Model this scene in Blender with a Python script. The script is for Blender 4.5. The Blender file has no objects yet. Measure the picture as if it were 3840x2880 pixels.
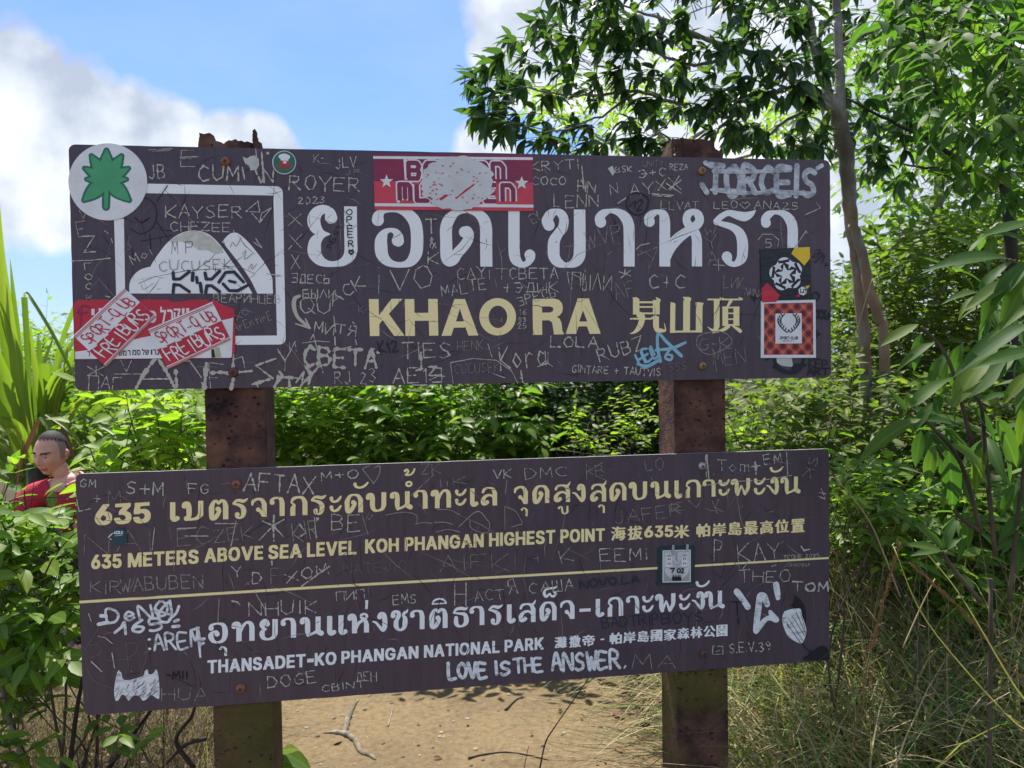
import bpy, bmesh, math, random
import numpy as np
from mathutils import Vector, Matrix, Quaternion, geometry, noise
R = math.radians
scene = bpy.context.scene
COL = scene.collection

# ------------------------------------------------------------------ camera
CAM_H = 1.6
FOC = 2885.0                                   # focal length in pixels of the 3840 px wide photograph
_d = np.array([0.016, 1.0, 0.0265]); _d /= np.linalg.norm(_d)     # "down" seen from the camera (x right, y down, z forward)
_up = -_d
_fw = np.array([0, 0, 1.0]); _fw = _fw - _fw.dot(_up) * _up; _fw /= np.linalg.norm(_fw)
_rt = np.cross(_fw, _up)
C2W = np.array([_rt, _fw, _up])                # camera-frame vector -> world vector
def c2w(v): return C2W @ np.asarray(v, float)
CAMPOS = np.array([0, 0, CAM_H])
cam_d = bpy.data.cameras.new('camera'); cam = bpy.data.objects.new('camera', cam_d); COL.objects.link(cam)
_x, _y, _z = c2w((1, 0, 0)), c2w((0, -1, 0)), c2w((0, 0, -1))
cam.matrix_world = Matrix(((_x[0], _y[0], _z[0], 0), (_x[1], _y[1], _z[1], 0), (_x[2], _y[2], _z[2], CAM_H), (0, 0, 0, 1)))
cam_d.sensor_width = 36.0; cam_d.lens = 36.0 * FOC / 3840.0
cam_d.clip_start = 0.05; cam_d.clip_end = 4000
cam_d.dof.use_dof = True; cam_d.dof.focus_distance = 1.95; cam_d.dof.aperture_fstop = 7.0
scene.camera = cam

# ------------------------------------------------------------------ sky, sun, exposure
SUN_EL, SUN_AZ = R(62), R(-18)                 # azimuth measured from +Y (away from the camera) towards +X
world = bpy.data.worlds.new('World'); scene.world = world; world.use_nodes = True
nt = world.node_tree; nt.nodes.clear()
def N(t, nt_, **kw):
    n = nt_.nodes.new(t)
    for k, v in kw.items(): setattr(n, k, v)
    return n
def math_(nt_, op, a, b=None, c=None, clamp=False):
    n = nt_.nodes.new('ShaderNodeMath'); n.operation = op; n.use_clamp = clamp
    for i, v in enumerate((a, b, c)):
        if v is None: continue
        if isinstance(v, (int, float)): n.inputs[i].default_value = v
        else: nt_.links.new(v, n.inputs[i])
    return n.outputs[0]
sky = N('ShaderNodeTexSky', nt, sky_type='NISHITA', sun_disc=False, sun_elevation=SUN_EL, sun_rotation=SUN_AZ, altitude=600, air_density=1.3, dust_density=1.2, ozone_density=2.0)
tc = N('ShaderNodeTexCoord', nt)
def dir_of(px, py):                            # direction of a point of the photograph (overview pixels, 2212 wide)
    s = 3840 / 2212
    v = c2w(((px * s - 1920) / FOC, (py * s - 1440) / FOC, 1)); return v / np.linalg.norm(v)
def mix_rgb(nt_, f, a, b, mode='MIX'):
    n = nt_.nodes.new('ShaderNodeMix'); n.data_type = 'RGBA'; n.blend_type = mode
    for sock, v in ((n.inputs[0], f), (n.inputs[6], a), (n.inputs[7], b)):
        if isinstance(v, (int, float)): sock.default_value = v
        elif isinstance(v, tuple): sock.default_value = (*v, 1) if len(v) == 3 else v
        else: nt_.links.new(v, sock)
    return n.outputs[2]
noise1 = N('ShaderNodeTexNoise', nt); noise1.inputs['Scale'].default_value = 5.5; noise1.inputs['Detail'].default_value = 9; noise1.inputs['Roughness'].default_value = .52
nt.links.new(tc.outputs['Generated'], noise1.inputs['Vector'])
noise2 = N('ShaderNodeTexNoise', nt); noise2.inputs['Scale'].default_value = 2.2; noise2.inputs['Detail'].default_value = 4
nt.links.new(tc.outputs['Generated'], noise2.inputs['Vector'])
# cumulus: soft round lobes in the sky (direction, angular radius), their edge broken up by noise
LOBES = [(-120, 240, 230), (20, 270, 190), (150, 330, 170), (320, 400, 160), (450, 420, 130), (560, 410, 120), (50, 150, 120), (170, 215, 110), (270, 260, 100), (370, 290, 85), (480, 310, 70), (560, 330, 75),
         (1120, 30, 130), (1140, 140, 110), (1060, 110, 60), (1250, 100, 190), (1500, 250, 300), (1850, 200, 380), (2300, 300, 400), (1050, 330, 90)]
acc = None
for px, py, rad in LOBES:
    dv = dir_of(px, py); rr = rad / 1660.0
    dt = N('ShaderNodeVectorMath', nt, operation='DISTANCE'); nt.links.new(tc.outputs['Generated'], dt.inputs[0]); dt.inputs[1].default_value = tuple(dv)
    m = math_(nt, 'DIVIDE', math_(nt, 'SUBTRACT', rr, dt.outputs['Value']), rr * .9)
    acc = m if acc is None else math_(nt, 'MAXIMUM', acc, m)
# the rest of the sky goes on with the same broken cumulus
rest = math_(nt, 'MULTIPLY', math_(nt, 'SUBTRACT', noise2.outputs[0], .50), 5.0)
sep = N('ShaderNodeSeparateXYZ', nt); nt.links.new(tc.outputs['Generated'], sep.inputs[0])
front = math_(nt, 'MULTIPLY_ADD', sep.outputs[1], 4.0, -2.0, clamp=True)
acc = math_(nt, 'MAXIMUM', acc, math_(nt, 'SUBTRACT', rest, math_(nt, 'MULTIPLY', front, 4.0)))
dens = math_(nt, 'ADD', acc, math_(nt, 'MULTIPLY', math_(nt, 'SUBTRACT', noise1.outputs[0], .5), 2.2))
cov = math_(nt, 'MULTIPLY', dens, 3.6, clamp=True)
thin = N('ShaderNodeTexNoise', nt); thin.inputs['Scale'].default_value = 1.8; thin.inputs['Detail'].default_value = 7; thin.inputs['Roughness'].default_value = .6
mp = N('ShaderNodeMapping', nt); mp.inputs['Scale'].default_value = (1, 1, 2.4); mp.inputs['Location'].default_value = (.35, .1, .2)
nt.links.new(tc.outputs['Generated'], mp.inputs[0]); nt.links.new(mp.outputs[0], thin.inputs['Vector'])
veil = math_(nt, 'MULTIPLY', math_(nt, 'SUBTRACT', thin.outputs[0], .42), 2.6, clamp=True)
shade = N('ShaderNodeTexNoise', nt); shade.inputs['Scale'].default_value = 9; shade.inputs['Detail'].default_value = 6
nt.links.new(tc.outputs['Generated'], shade.inputs['Vector'])
shd = math_(nt, 'MULTIPLY_ADD', shade.outputs[0], 3.2, -1.15, clamp=True)
CLOUD_A, CLOUD_B = (1.65, 1.9, 2.35), (3.6, 3.75, 3.9)
cloudc = mix_rgb(nt, shd, CLOUD_A, CLOUD_B)
skyb = mix_rgb(nt, 1.0, sky.outputs[0], (.29, .37, .57), 'MULTIPLY')
s1 = mix_rgb(nt, math_(nt, 'MULTIPLY', veil, .75), skyb, (1.6, 2.1, 3.1))
s2 = mix_rgb(nt, cov, s1, cloudc)
bg = N('ShaderNodeBackground', nt); bg.inputs['Strength'].default_value = 0.11
nt.links.new(s2, bg.inputs[0]); wo = N('ShaderNodeOutputWorld', nt); nt.links.new(bg.outputs[0], wo.inputs[0])
sun_d = bpy.data.lights.new('sun', 'SUN'); sun_d.energy = 2.9; sun_d.angle = R(0.53); sun_d.color = (1, .95, .86)
sun = bpy.data.objects.new('sun', sun_d); COL.objects.link(sun)
_sd = Vector((math.sin(SUN_AZ) * math.cos(SUN_EL), math.cos(SUN_AZ) * math.cos(SUN_EL), math.sin(SUN_EL)))
sun.rotation_euler = _sd.to_track_quat('Z', 'Y').to_euler(); sun.location = _sd * 30
vs = scene.view_settings; vs.view_transform = 'Standard'; vs.look = 'None'; vs.gamma = 1; vs.use_curve_mapping = False; vs.exposure = 1.62

# ------------------------------------------------------------------ helpers
def tag(o, label=None, cat=None, group=None, kind=None):
    if label: o['label'] = label
    if cat: o['category'] = cat
    if group: o['group'] = group
    if kind: o['kind'] = kind
    return o
def empty(name, loc=(0, 0, 0)):
    o = bpy.data.objects.new(name, None); COL.objects.link(o); o.location = loc; o.empty_display_size = .1; return o
def link(name, me, parent=None, kind=None):
    o = bpy.data.objects.new(name, me); COL.objects.link(o)
    if parent is not None: o.parent = parent
    if kind: o['kind'] = kind
    return o
def mesh(name, verts, faces, mats, midx=None, smooth=False):
    me = bpy.data.meshes.new(name); me.from_pydata([tuple(v) for v in verts], [], [tuple(f) for f in faces])
    for m in (mats if isinstance(mats, (list, tuple)) else [mats]): me.materials.append(m)
    if midx is not None: me.polygons.foreach_set('material_index', midx)
    if smooth: me.polygons.foreach_set('use_smooth', [True] * len(me.polygons))
    me.update(); return me
def at(px, py, Y):                              # overview pixel -> world point at forward distance Y
    s = 3840 / 2212
    v = c2w(((px * s - 1920) / FOC, (py * s - 1440) / FOC, 1)); return CAMPOS + v * (Y / v[1])
def catmull(pts, n=8):
    P = [np.array(p, float) for p in pts]
    if len(P) < 3: return P
    out = []
    for i in range(len(P) - 1):
        p0 = P[i - 1] if i else 2 * P[0] - P[1]; p1, p2 = P[i], P[i + 1]; p3 = P[i + 2] if i + 2 < len(P) else 2 * P[-1] - P[-2]
        for k in range(n):
            t = k / n
            out.append(.5 * ((2 * p1) + (-p0 + p2) * t + (2 * p0 - 5 * p1 + 4 * p2 - p3) * t * t + (-p0 + 3 * p1 - 3 * p2 + p3) * t ** 3))
    out.append(P[-1]); return out
def tube(pts, rads, n=8, cap=True):
    V, F = [], []; P = [Vector(p) for p in pts]; up = Vector((.1, .3, 1)).normalized(); prev = None
    for i, p in enumerate(P):
        t = (P[min(i + 1, len(P) - 1)] - P[max(i - 1, 0)]).normalized()
        u = t.cross(prev if prev is not None else up)
        if prev is not None: u = prev - t * prev.dot(t)
        if u.length < 1e-5: u = t.orthogonal()
        u.normalize(); prev = u; w = t.cross(u); r = rads[i] if hasattr(rads, '__len__') else rads
        for k in range(n):
            a = 2 * math.pi * k / n; V.append(p + (u * math.cos(a) + w * math.sin(a)) * r)
        if i:
            b = (i - 1) * n
            for k in range(n): F.append((b + k, b + (k + 1) % n, b + n + (k + 1) % n, b + n + k))
    if cap: F.append(tuple(range(n))[::-1]); F.append(tuple(range(len(V) - n, len(V))))
    return V, F
class MB:
    def __init__(s): s.v, s.f, s.m = [], [], []
    def add(s, V, F, mi=0):
        b = len(s.v); s.v += [tuple(v) for v in V]; s.f += [tuple(i + b for i in f) for f in F]; s.m += [mi] * len(F); return s
    def tube(s, pts, rads, n=8, mi=0): return s.add(*tube(pts, rads, n), mi)
    def make(s, name, mats, smooth=False): return mesh(name, s.v, s.f, mats, s.m, smooth)

# ------------------------------------------------------------------ materials
def new_mat(name):
    m = bpy.data.materials.new(name); m.use_nodes = True; t = m.node_tree; b = t.nodes['Principled BSDF']; return m, t, b
def tex_noise(t, scale, detail=6, rough=.55, vec=None, coord='Object', mscale=None):
    n = t.nodes.new('ShaderNodeTexNoise'); n.inputs['Scale'].default_value = scale; n.inputs['Detail'].default_value = detail; n.inputs['Roughness'].default_value = rough
    c = t.nodes.new('ShaderNodeTexCoord'); v = c.outputs[coord]
    if mscale:
        mp_ = t.nodes.new('ShaderNodeMapping'); mp_.inputs['Scale'].default_value = mscale; t.links.new(v, mp_.inputs[0]); v = mp_.outputs[0]
    t.links.new(v, n.inputs['Vector']); return n.outputs[0]
def ramp(t, f, stops):
    r = t.nodes.new('ShaderNodeValToRGB'); e = r.color_ramp.elements
    while len(e) < len(stops): e.new(.5)
    for i, (p, c) in enumerate(stops): e[i].position = p; e[i].color = (*c, 1) if len(c) == 3 else c
    t.links.new(f, r.inputs[0]); return r.outputs[0]
def bump(t, b, h, strength=.5, dist=.01):
    n = t.nodes.new('ShaderNodeBump'); n.inputs['Strength'].default_value = strength; n.inputs['Distance'].default_value = dist
    t.links.new(h, n.inputs['Height']); t.links.new(n.outputs[0], b.inputs['Normal'])
def simple(name, col, rough=.6, var=.12, scale=30, spec=.4, metal=0):
    m, t, b = new_mat(name); f = tex_noise(t, scale, 5)
    c = ramp(t, f, [(.3, tuple(x * (1 - var) for x in col)), (.7, tuple(min(1, x * (1 + var)) for x in col))])
    t.links.new(c, b.inputs['Base Color']); b.inputs['Roughness'].default_value = rough; b.inputs['Specular IOR Level'].default_value = spec; b.inputs['Metallic'].default_value = metal
    return m
def board_mat():
    m, t, b = new_mat('board_paint')
    big = tex_noise(t, 3.2, 6, .6); fine = tex_noise(t, 60, 8, .7); streak = tex_noise(t, 9, 8, .65, mscale=(6, 1, .5))
    c = ramp(t, big, [(.3, (.070, .053, .078)), (.55, (.080, .059, .080)), (.8, (.094, .066, .080))])
    s = ramp(t, streak, [(.42, (0, 0, 0)), (.72, (1, 1, 1))])
    c = mix_rgb(t, math_(t, 'MULTIPLY', s, .42), c, (.034, .014, .016))
    g = ramp(t, fine, [(.6, (0, 0, 0)), (.78, (1, 1, 1))])
    c = mix_rgb(t, math_(t, 'MULTIPLY', g, .18), c, (.16, .14, .14))
    t.links.new(c, b.inputs['Base Color'])
    r = math_(t, 'MULTIPLY_ADD', big, .35, .22); t.links.new(r, b.inputs['Roughness']); b.inputs['Specular IOR Level'].default_value = .42
    bump(t, b, fine, .12, .0006); return m
def paint_mat(name, col, wear, rough=.45):
    m, t, b = new_mat(name); f = tex_noise(t, 45, 8, .7); g = tex_noise(t, 7, 4, .5)
    c = ramp(t, g, [(.3, tuple(x * .93 for x in col)), (.7, col)])
    c = mix_rgb(t, math_(t, 'MULTIPLY', ramp(t, f, [(.66, (0, 0, 0)), (.8, (1, 1, 1))]), .55), c, wear)
    t.links.new(c, b.inputs['Base Color']); b.inputs['Roughness'].default_value = rough; return m
def rust_mat(name, moss):
    m, t, b = new_mat(name)
    f = tex_noise(t, 9, 10, .7); g = tex_noise(t, 45, 6, .6); big = tex_noise(t, 3.5, 4, .6)
    c = ramp(t, f, [(.30, (.012, .008, .010)), (.42, (.055, .027, .024)), (.52, (.095, .050, .038)), (.62, (.165, .078, .048)), (.72, (.13, .12, .12))])
    vo = t.nodes.new('ShaderNodeTexVoronoi'); vo.inputs['Scale'].default_value = 48; tcx = t.nodes.new('ShaderNodeTexCoord')
    mpx = t.nodes.new('ShaderNodeMapping'); mpx.inputs['Scale'].default_value = (1, 1, 1.5); t.links.new(tcx.outputs['Object'], mpx.inputs[0]); t.links.new(mpx.outputs[0], vo.inputs['Vector'])
    pit = math_(t, 'MULTIPLY', ramp(t, vo.outputs['Distance'], [(.12, (1, 1, 1)), (.3, (0, 0, 0))]), ramp(t, g, [(.50, (0, 0, 0)), (.58, (1, 1, 1))]))
    c = mix_rgb(t, math_(t, 'MULTIPLY', pit, .65), c, (.010, .006, .012))
    if moss:
        sp = t.nodes.new('ShaderNodeSeparateXYZ'); t.links.new(tcx.outputs['Object'], sp.inputs[0])
        low = math_(t, 'MULTIPLY_ADD', sp.outputs[2], -2.5, 2.9, clamp=True)
        mm = math_(t, 'MULTIPLY', ramp(t, big, [(.42, (0, 0, 0)), (.56, (1, 1, 1))]), low)
        c = mix_rgb(t, math_(t, 'MULTIPLY', mm, .6), c, (.085, .088, .014))
    t.links.new(c, b.inputs['Base Color']); b.inputs['Roughness'].default_value = .85; b.inputs['Specular IOR Level'].default_value = .25
    h = math_(t, 'SUBTRACT', math_(t, 'ADD', f, math_(t, 'MULTIPLY', g, .5)), math_(t, 'MULTIPLY', pit, .8)); bump(t, b, h, 1.0, .012); return m
def leaf_mat(name, cols, rough=.42, trans=.45, spec=.45, tcol=(.9, 1.1, .35)):
    m, t, b = new_mat(name)
    oi = t.nodes.new('ShaderNodeObjectInfo'); at_ = t.nodes.new('ShaderNodeAttribute'); at_.attribute_name = 'tint'
    f = math_(t, 'FRACT', math_(t, 'ADD', oi.outputs['Random'], at_.outputs['Fac']))
    c = ramp(t, f, [(i / max(1, len(cols) - 1), k) for i, k in enumerate(cols)])
    nz = tex_noise(t, 26, 4, .6)
    c = mix_rgb(t, math_(t, 'MULTIPLY', nz, .35), c, mix_rgb(t, 1.0, c, (.62, .66, .55), 'MULTIPLY'))
    mid = t.nodes.new('ShaderNodeAttribute'); mid.attribute_name = 'mid'
    c = mix_rgb(t, ramp(t, mid.outputs['Fac'], [(.80, (0, 0, 0)), (.93, (.6, .6, .6))]), c, mix_rgb(t, 1.0, c, (1.7, 1.5, 1.9), 'MULTIPLY'))
    c = mix_rgb(t, ramp(t, tex_noise(t, 7, 5, .7), [(.66, (0, 0, 0)), (.74, (.7, .7, .7))]), c, (.13, .10, .03))
    t.links.new(c, b.inputs['Base Color']); b.inputs['Roughness'].default_value = rough; b.inputs['Specular IOR Level'].default_value = spec
    tr = t.nodes.new('ShaderNodeBsdfTranslucent'); t.links.new(mix_rgb(t, 1.0, c, tuple(x * 1.9 for x in tcol), 'MULTIPLY'), tr.inputs[0])
    mx = t.nodes.new('ShaderNodeMixShader'); mx.inputs[0].default_value = trans
    t.links.new(b.outputs[0], mx.inputs[1]); t.links.new(tr.outputs[0], mx.inputs[2]); t.links.new(mx.outputs[0], t.nodes['Material Output'].inputs[0]); return m
def bark_mat(name, cols, scale=14, orange=False):
    m, t, b = new_mat(name); f = tex_noise(t, scale, 9, .65, mscale=(1, 1, .45)); g = tex_noise(t, 3, 4)
    c = ramp(t, f, [(.3, cols[0]), (.5, cols[1]), (.66, cols[2])])
    c = mix_rgb(t, ramp(t, g, [(.45, (0, 0, 0)), (.6, (1, 1, 1))]), c, mix_rgb(t, 1.0, c, (.55, .5, .45), 'MULTIPLY'))
    if orange:
        tcx = t.nodes.new('ShaderNodeTexCoord'); sp = t.nodes.new('ShaderNodeSeparateXYZ'); t.links.new(tcx.outputs['Object'], sp.inputs[0])
        a = math_(t, 'MULTIPLY', math_(t, 'COMPARE', sp.outputs[2], 1.95, .42), ramp(t, g, [(.40, (0, 0, 0)), (.5, (1, 1, 1))]))
        c = mix_rgb(t, math_(t, 'MULTIPLY', a, .5), c, (.27, .15, .07))
    t.links.new(c, b.inputs['Base Color']); b.inputs['Roughness'].default_value = .85; bump(t, b, f, .6, .01); return m

# letter outlines: width over height, then contours as x, y pairs on a 0 to 90 grid
GLYPHS = {
 'iA': (0.934, [[1, 0, 0, 1, 0, 7, 32, 89, 34, 90, 57, 90, 59, 86, 88, 14, 90, 8, 90, 1, 88, 0, 67, 0, 65, 2, 57, 23, 35, 23, 33, 22, 24, 0], [40, 40, 49, 39, 50, 40, 51, 40, 48, 49, 46, 53, 45, 53, 40, 42]]),
 'iB': (0.777, [[2, 0, 0, 2, 1, 89, 3, 90, 55, 90, 64, 89, 72, 86, 81, 81, 83, 78, 86, 72, 86, 56, 79, 47, 85, 42, 90, 34, 90, 19, 87, 11, 83, 8, 78, 4, 65, 1, 55, 0], [30, 17, 48, 17, 54, 19, 58, 21, 61, 25, 61, 28, 59, 31, 54, 35, 47, 37, 30, 37, 29, 35, 29, 19], [30, 54, 41, 53, 49, 55, 52, 57, 56, 61, 58, 64, 55, 68, 51, 71, 46, 73, 30, 73, 29, 71, 29, 55]]),
 'iD': (0.861, [[1, 0, 0, 2, 0, 89, 2, 90, 47, 90, 60, 88, 66, 86, 72, 83, 80, 76, 85, 70, 88, 62, 90, 51, 90, 39, 88, 28, 86, 22, 81, 14, 74, 8, 70, 6, 59, 2, 45, 0], [27, 17, 38, 17, 43, 18, 51, 21, 57, 26, 60, 30, 64, 40, 64, 50, 63, 54, 59, 62, 55, 66, 50, 70, 38, 73, 28, 73, 26, 72, 26, 19]]),
 'iE': (0.704, [[2, 0, 0, 2, 1, 89, 3, 90, 88, 90, 89, 88, 89, 75, 87, 73, 35, 73, 33, 73, 32, 55, 33, 54, 83, 53, 85, 52, 85, 40, 85, 38, 82, 38, 33, 37, 32, 35, 32, 19, 33, 17, 35, 17, 88, 17, 90, 15, 89, 1, 87, 0]]),
 'iG': (0.909, [[38, 0, 31, 1, 18, 6, 12, 11, 7, 18, 3, 25, 1, 32, 1, 37, 0, 40, 0, 50, 2, 62, 4, 68, 9, 77, 17, 83, 20, 86, 24, 87, 34, 90, 59, 90, 71, 87, 76, 83, 82, 78, 88, 68, 89, 64, 89, 58, 87, 57, 65, 58, 60, 66, 57, 69, 47, 73, 43, 73, 37, 70, 35, 68, 31, 65, 27, 59, 24, 48, 24, 41, 26, 34, 30, 27, 36, 21, 45, 17, 49, 17, 54, 19, 60, 24, 63, 28, 65, 32, 64, 33, 63, 34, 44, 34, 43, 36, 43, 47, 44, 49, 89, 49, 90, 47, 90, 32, 89, 26, 86, 18, 83, 14, 77, 7, 73, 5, 68, 3, 61, 1, 54, 0]]),
 'iH': (0.852, [[1, 0, 0, 2, 0, 89, 2, 90, 24, 90, 26, 89, 26, 56, 27, 55, 61, 54, 63, 55, 64, 56, 64, 89, 66, 90, 89, 90, 90, 88, 90, 1, 88, 0, 66, 0, 64, 1, 64, 36, 63, 38, 29, 38, 27, 38, 26, 36, 26, 1, 24, 0]]),
 'iK': (0.833, [[2, 0, 0, 2, 0, 89, 2, 90, 24, 90, 26, 89, 27, 63, 28, 62, 28, 62, 60, 90, 89, 90, 90, 85, 89, 82, 57, 54, 54, 50, 89, 9, 90, 6, 90, 1, 88, 0, 62, 0, 36, 31, 32, 32, 28, 29, 27, 26, 26, 1, 24, 0]]),
 'iL': (0.676, [[2, 0, 0, 2, 0, 89, 3, 90, 31, 90, 33, 88, 33, 18, 36, 17, 88, 17, 90, 15, 90, 1, 87, 0]]),
 'iM': (1.046, [[1, 0, 0, 2, 0, 88, 1, 90, 23, 90, 26, 89, 44, 40, 45, 39, 46, 39, 65, 89, 67, 90, 88, 90, 90, 89, 90, 2, 89, 0, 71, 0, 70, 1, 69, 35, 68, 35, 66, 30, 55, 1, 53, 0, 36, 0, 23, 34, 21, 36, 20, 1, 19, 0]]),
 'iN': (0.861, [[1, 0, 0, 2, 0, 89, 2, 90, 26, 90, 29, 89, 56, 51, 62, 44, 63, 43, 64, 89, 66, 90, 89, 90, 90, 88, 90, 1, 88, 0, 62, 0, 31, 43, 28, 47, 27, 47, 26, 1, 24, 0]]),
 'iO': (0.936, [[36, 0, 30, 1, 20, 5, 13, 10, 7, 17, 2, 28, 0, 40, 0, 50, 2, 62, 4, 68, 7, 74, 15, 83, 21, 87, 33, 90, 57, 90, 67, 87, 73, 84, 80, 77, 84, 72, 86, 68, 89, 59, 90, 50, 90, 40, 89, 32, 87, 25, 84, 18, 79, 11, 72, 6, 65, 3, 59, 1, 52, 0], [43, 18, 46, 17, 49, 18, 58, 23, 61, 27, 64, 34, 66, 41, 66, 50, 65, 54, 62, 62, 59, 65, 54, 70, 45, 74, 38, 71, 34, 69, 30, 65, 26, 59, 24, 48, 24, 41, 26, 34, 29, 27, 36, 21]]),
 'iP': (0.759, [[2, 0, 0, 2, 1, 89, 3, 90, 55, 90, 69, 88, 77, 85, 84, 80, 89, 73, 90, 69, 90, 51, 89, 47, 83, 40, 75, 34, 62, 31, 30, 30, 30, 29, 29, 1, 27, 0], [30, 47, 46, 47, 51, 49, 57, 52, 59, 55, 61, 60, 60, 64, 58, 67, 54, 70, 46, 73, 37, 74, 30, 74, 30, 49]]),
 'iR': (0.793, [[2, 0, 0, 2, 1, 89, 3, 90, 53, 90, 63, 89, 73, 86, 79, 82, 86, 71, 86, 52, 85, 48, 82, 43, 73, 36, 72, 35, 90, 8, 90, 1, 88, 0, 60, 0, 40, 31, 37, 32, 31, 32, 29, 32, 28, 30, 28, 1, 26, 0], [29, 49, 41, 49, 50, 51, 55, 54, 57, 58, 58, 61, 57, 65, 53, 70, 49, 72, 44, 73, 35, 74, 29, 74, 28, 50]]),
 'iS': (0.783, [[35, 0, 27, 1, 20, 3, 14, 5, 7, 9, 4, 13, 1, 18, 0, 24, 0, 29, 3, 30, 26, 30, 28, 28, 30, 24, 36, 19, 39, 18, 45, 17, 49, 17, 57, 21, 60, 23, 62, 27, 59, 30, 53, 34, 42, 37, 24, 41, 13, 46, 8, 49, 4, 54, 3, 58, 3, 70, 4, 74, 9, 80, 13, 83, 17, 86, 24, 88, 37, 90, 54, 90, 64, 89, 74, 86, 78, 83, 84, 79, 88, 71, 87, 62, 85, 62, 62, 62, 60, 63, 59, 67, 55, 70, 46, 73, 42, 73, 37, 71, 32, 67, 31, 64, 34, 61, 39, 58, 46, 55, 70, 50, 79, 46, 84, 42, 89, 36, 90, 30, 90, 23, 89, 17, 85, 11, 80, 7, 73, 3, 68, 2, 54, 0]]),
 'iT': (0.824, [[34, 0, 32, 2, 32, 72, 30, 73, 1, 74, 0, 75, 1, 89, 3, 90, 89, 90, 90, 88, 90, 75, 89, 74, 61, 73, 59, 72, 58, 1, 56, 0]]),
 'iV': (0.932, [[34, 0, 33, 1, 31, 4, 0, 83, 0, 89, 2, 90, 23, 90, 24, 89, 44, 39, 45, 36, 46, 36, 66, 90, 89, 90, 90, 88, 90, 81, 58, 1, 56, 0]]),
 'i6': (0.715, [[34, 0, 27, 1, 17, 4, 11, 8, 5, 14, 1, 20, 0, 26, 0, 35, 1, 41, 5, 48, 12, 57, 42, 89, 46, 90, 73, 90, 75, 89, 75, 83, 52, 60, 52, 59, 61, 59, 70, 57, 79, 53, 84, 48, 89, 42, 90, 37, 90, 23, 89, 19, 86, 14, 81, 9, 70, 3, 55, 0], [43, 18, 48, 18, 54, 21, 59, 27, 59, 30, 59, 33, 56, 37, 50, 41, 46, 43, 41, 42, 36, 38, 33, 35, 31, 32, 31, 28, 34, 23, 40, 19]]),
 'i3': (0.753, [[35, 0, 27, 1, 18, 3, 13, 6, 6, 11, 1, 19, 0, 23, 1, 28, 3, 29, 28, 29, 30, 28, 32, 23, 37, 20, 46, 17, 53, 19, 56, 21, 59, 23, 61, 28, 57, 35, 50, 39, 40, 41, 26, 41, 24, 42, 25, 56, 43, 71, 44, 74, 6, 75, 5, 76, 6, 89, 8, 90, 85, 90, 87, 88, 87, 78, 86, 76, 63, 56, 63, 55, 72, 53, 81, 48, 88, 42, 90, 36, 90, 19, 89, 16, 82, 9, 75, 4, 71, 3, 54, 0]]),
 'i5': (0.724, [[34, 0, 22, 2, 15, 4, 8, 9, 5, 12, 1, 18, 0, 23, 1, 28, 3, 29, 29, 29, 30, 28, 33, 23, 36, 21, 40, 18, 45, 17, 48, 18, 54, 22, 59, 28, 59, 33, 57, 38, 53, 41, 44, 45, 39, 44, 31, 41, 8, 41, 3, 43, 2, 52, 7, 76, 8, 89, 11, 90, 83, 90, 84, 88, 84, 76, 84, 75, 38, 74, 37, 73, 35, 64, 37, 62, 58, 62, 64, 61, 72, 58, 81, 53, 87, 45, 90, 38, 90, 23, 87, 17, 82, 10, 76, 6, 69, 3, 54, 0]]),
 'iU': (0.844, [[36, 0, 29, 1, 22, 3, 13, 7, 7, 12, 2, 19, 0, 29, 0, 89, 2, 90, 24, 90, 26, 89, 26, 33, 29, 28, 31, 24, 37, 20, 43, 18, 45, 17, 51, 19, 57, 22, 61, 28, 64, 33, 64, 89, 66, 90, 89, 90, 90, 88, 90, 28, 89, 22, 86, 16, 83, 12, 77, 7, 66, 2, 53, 0]]),
 'iC': (0.9, [[38, 0, 31, 1, 19, 6, 13, 10, 8, 15, 4, 23, 1, 33, 0, 40, 0, 50, 2, 62, 4, 68, 10, 77, 16, 83, 22, 87, 34, 90, 60, 90, 70, 87, 73, 86, 77, 83, 83, 78, 86, 73, 89, 68, 90, 63, 90, 58, 88, 57, 67, 57, 65, 59, 62, 65, 56, 70, 53, 72, 48, 73, 43, 73, 35, 68, 31, 65, 28, 59, 25, 48, 25, 41, 27, 34, 30, 27, 36, 22, 40, 19, 46, 17, 51, 18, 59, 22, 63, 27, 65, 32, 67, 33, 89, 33, 90, 32, 90, 27, 87, 18, 84, 14, 80, 9, 72, 4, 66, 2, 55, 0]]),
 'iF': (0.694, [[2, 0, 0, 2, 1, 89, 3, 90, 89, 90, 90, 88, 90, 75, 88, 73, 35, 73, 33, 73, 32, 71, 32, 55, 33, 53, 82, 52, 84, 50, 83, 37, 81, 37, 33, 36, 32, 35, 32, 1, 29, 0]]),
 'iW': (1.315, [[18, 0, 17, 1, 16, 6, 0, 83, 0, 88, 0, 90, 16, 90, 17, 89, 26, 45, 27, 45, 28, 50, 34, 79, 36, 90, 54, 90, 54, 88, 63, 45, 64, 44, 71, 82, 73, 90, 88, 90, 90, 89, 90, 84, 89, 76, 72, 0, 55, 0, 54, 2, 45, 44, 45, 44, 44, 41, 37, 5, 35, 0]]),
 'i2': (0.716, [[2, 0, 0, 2, 0, 14, 45, 48, 54, 57, 58, 63, 57, 65, 54, 69, 50, 72, 44, 73, 40, 72, 34, 67, 30, 59, 3, 59, 1, 60, 1, 70, 3, 74, 6, 79, 10, 83, 16, 86, 22, 88, 32, 90, 58, 90, 72, 87, 82, 81, 86, 75, 88, 71, 87, 55, 84, 48, 76, 40, 69, 34, 52, 22, 46, 17, 46, 16, 89, 15, 90, 14, 89, 1, 87, 0]]),
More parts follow.
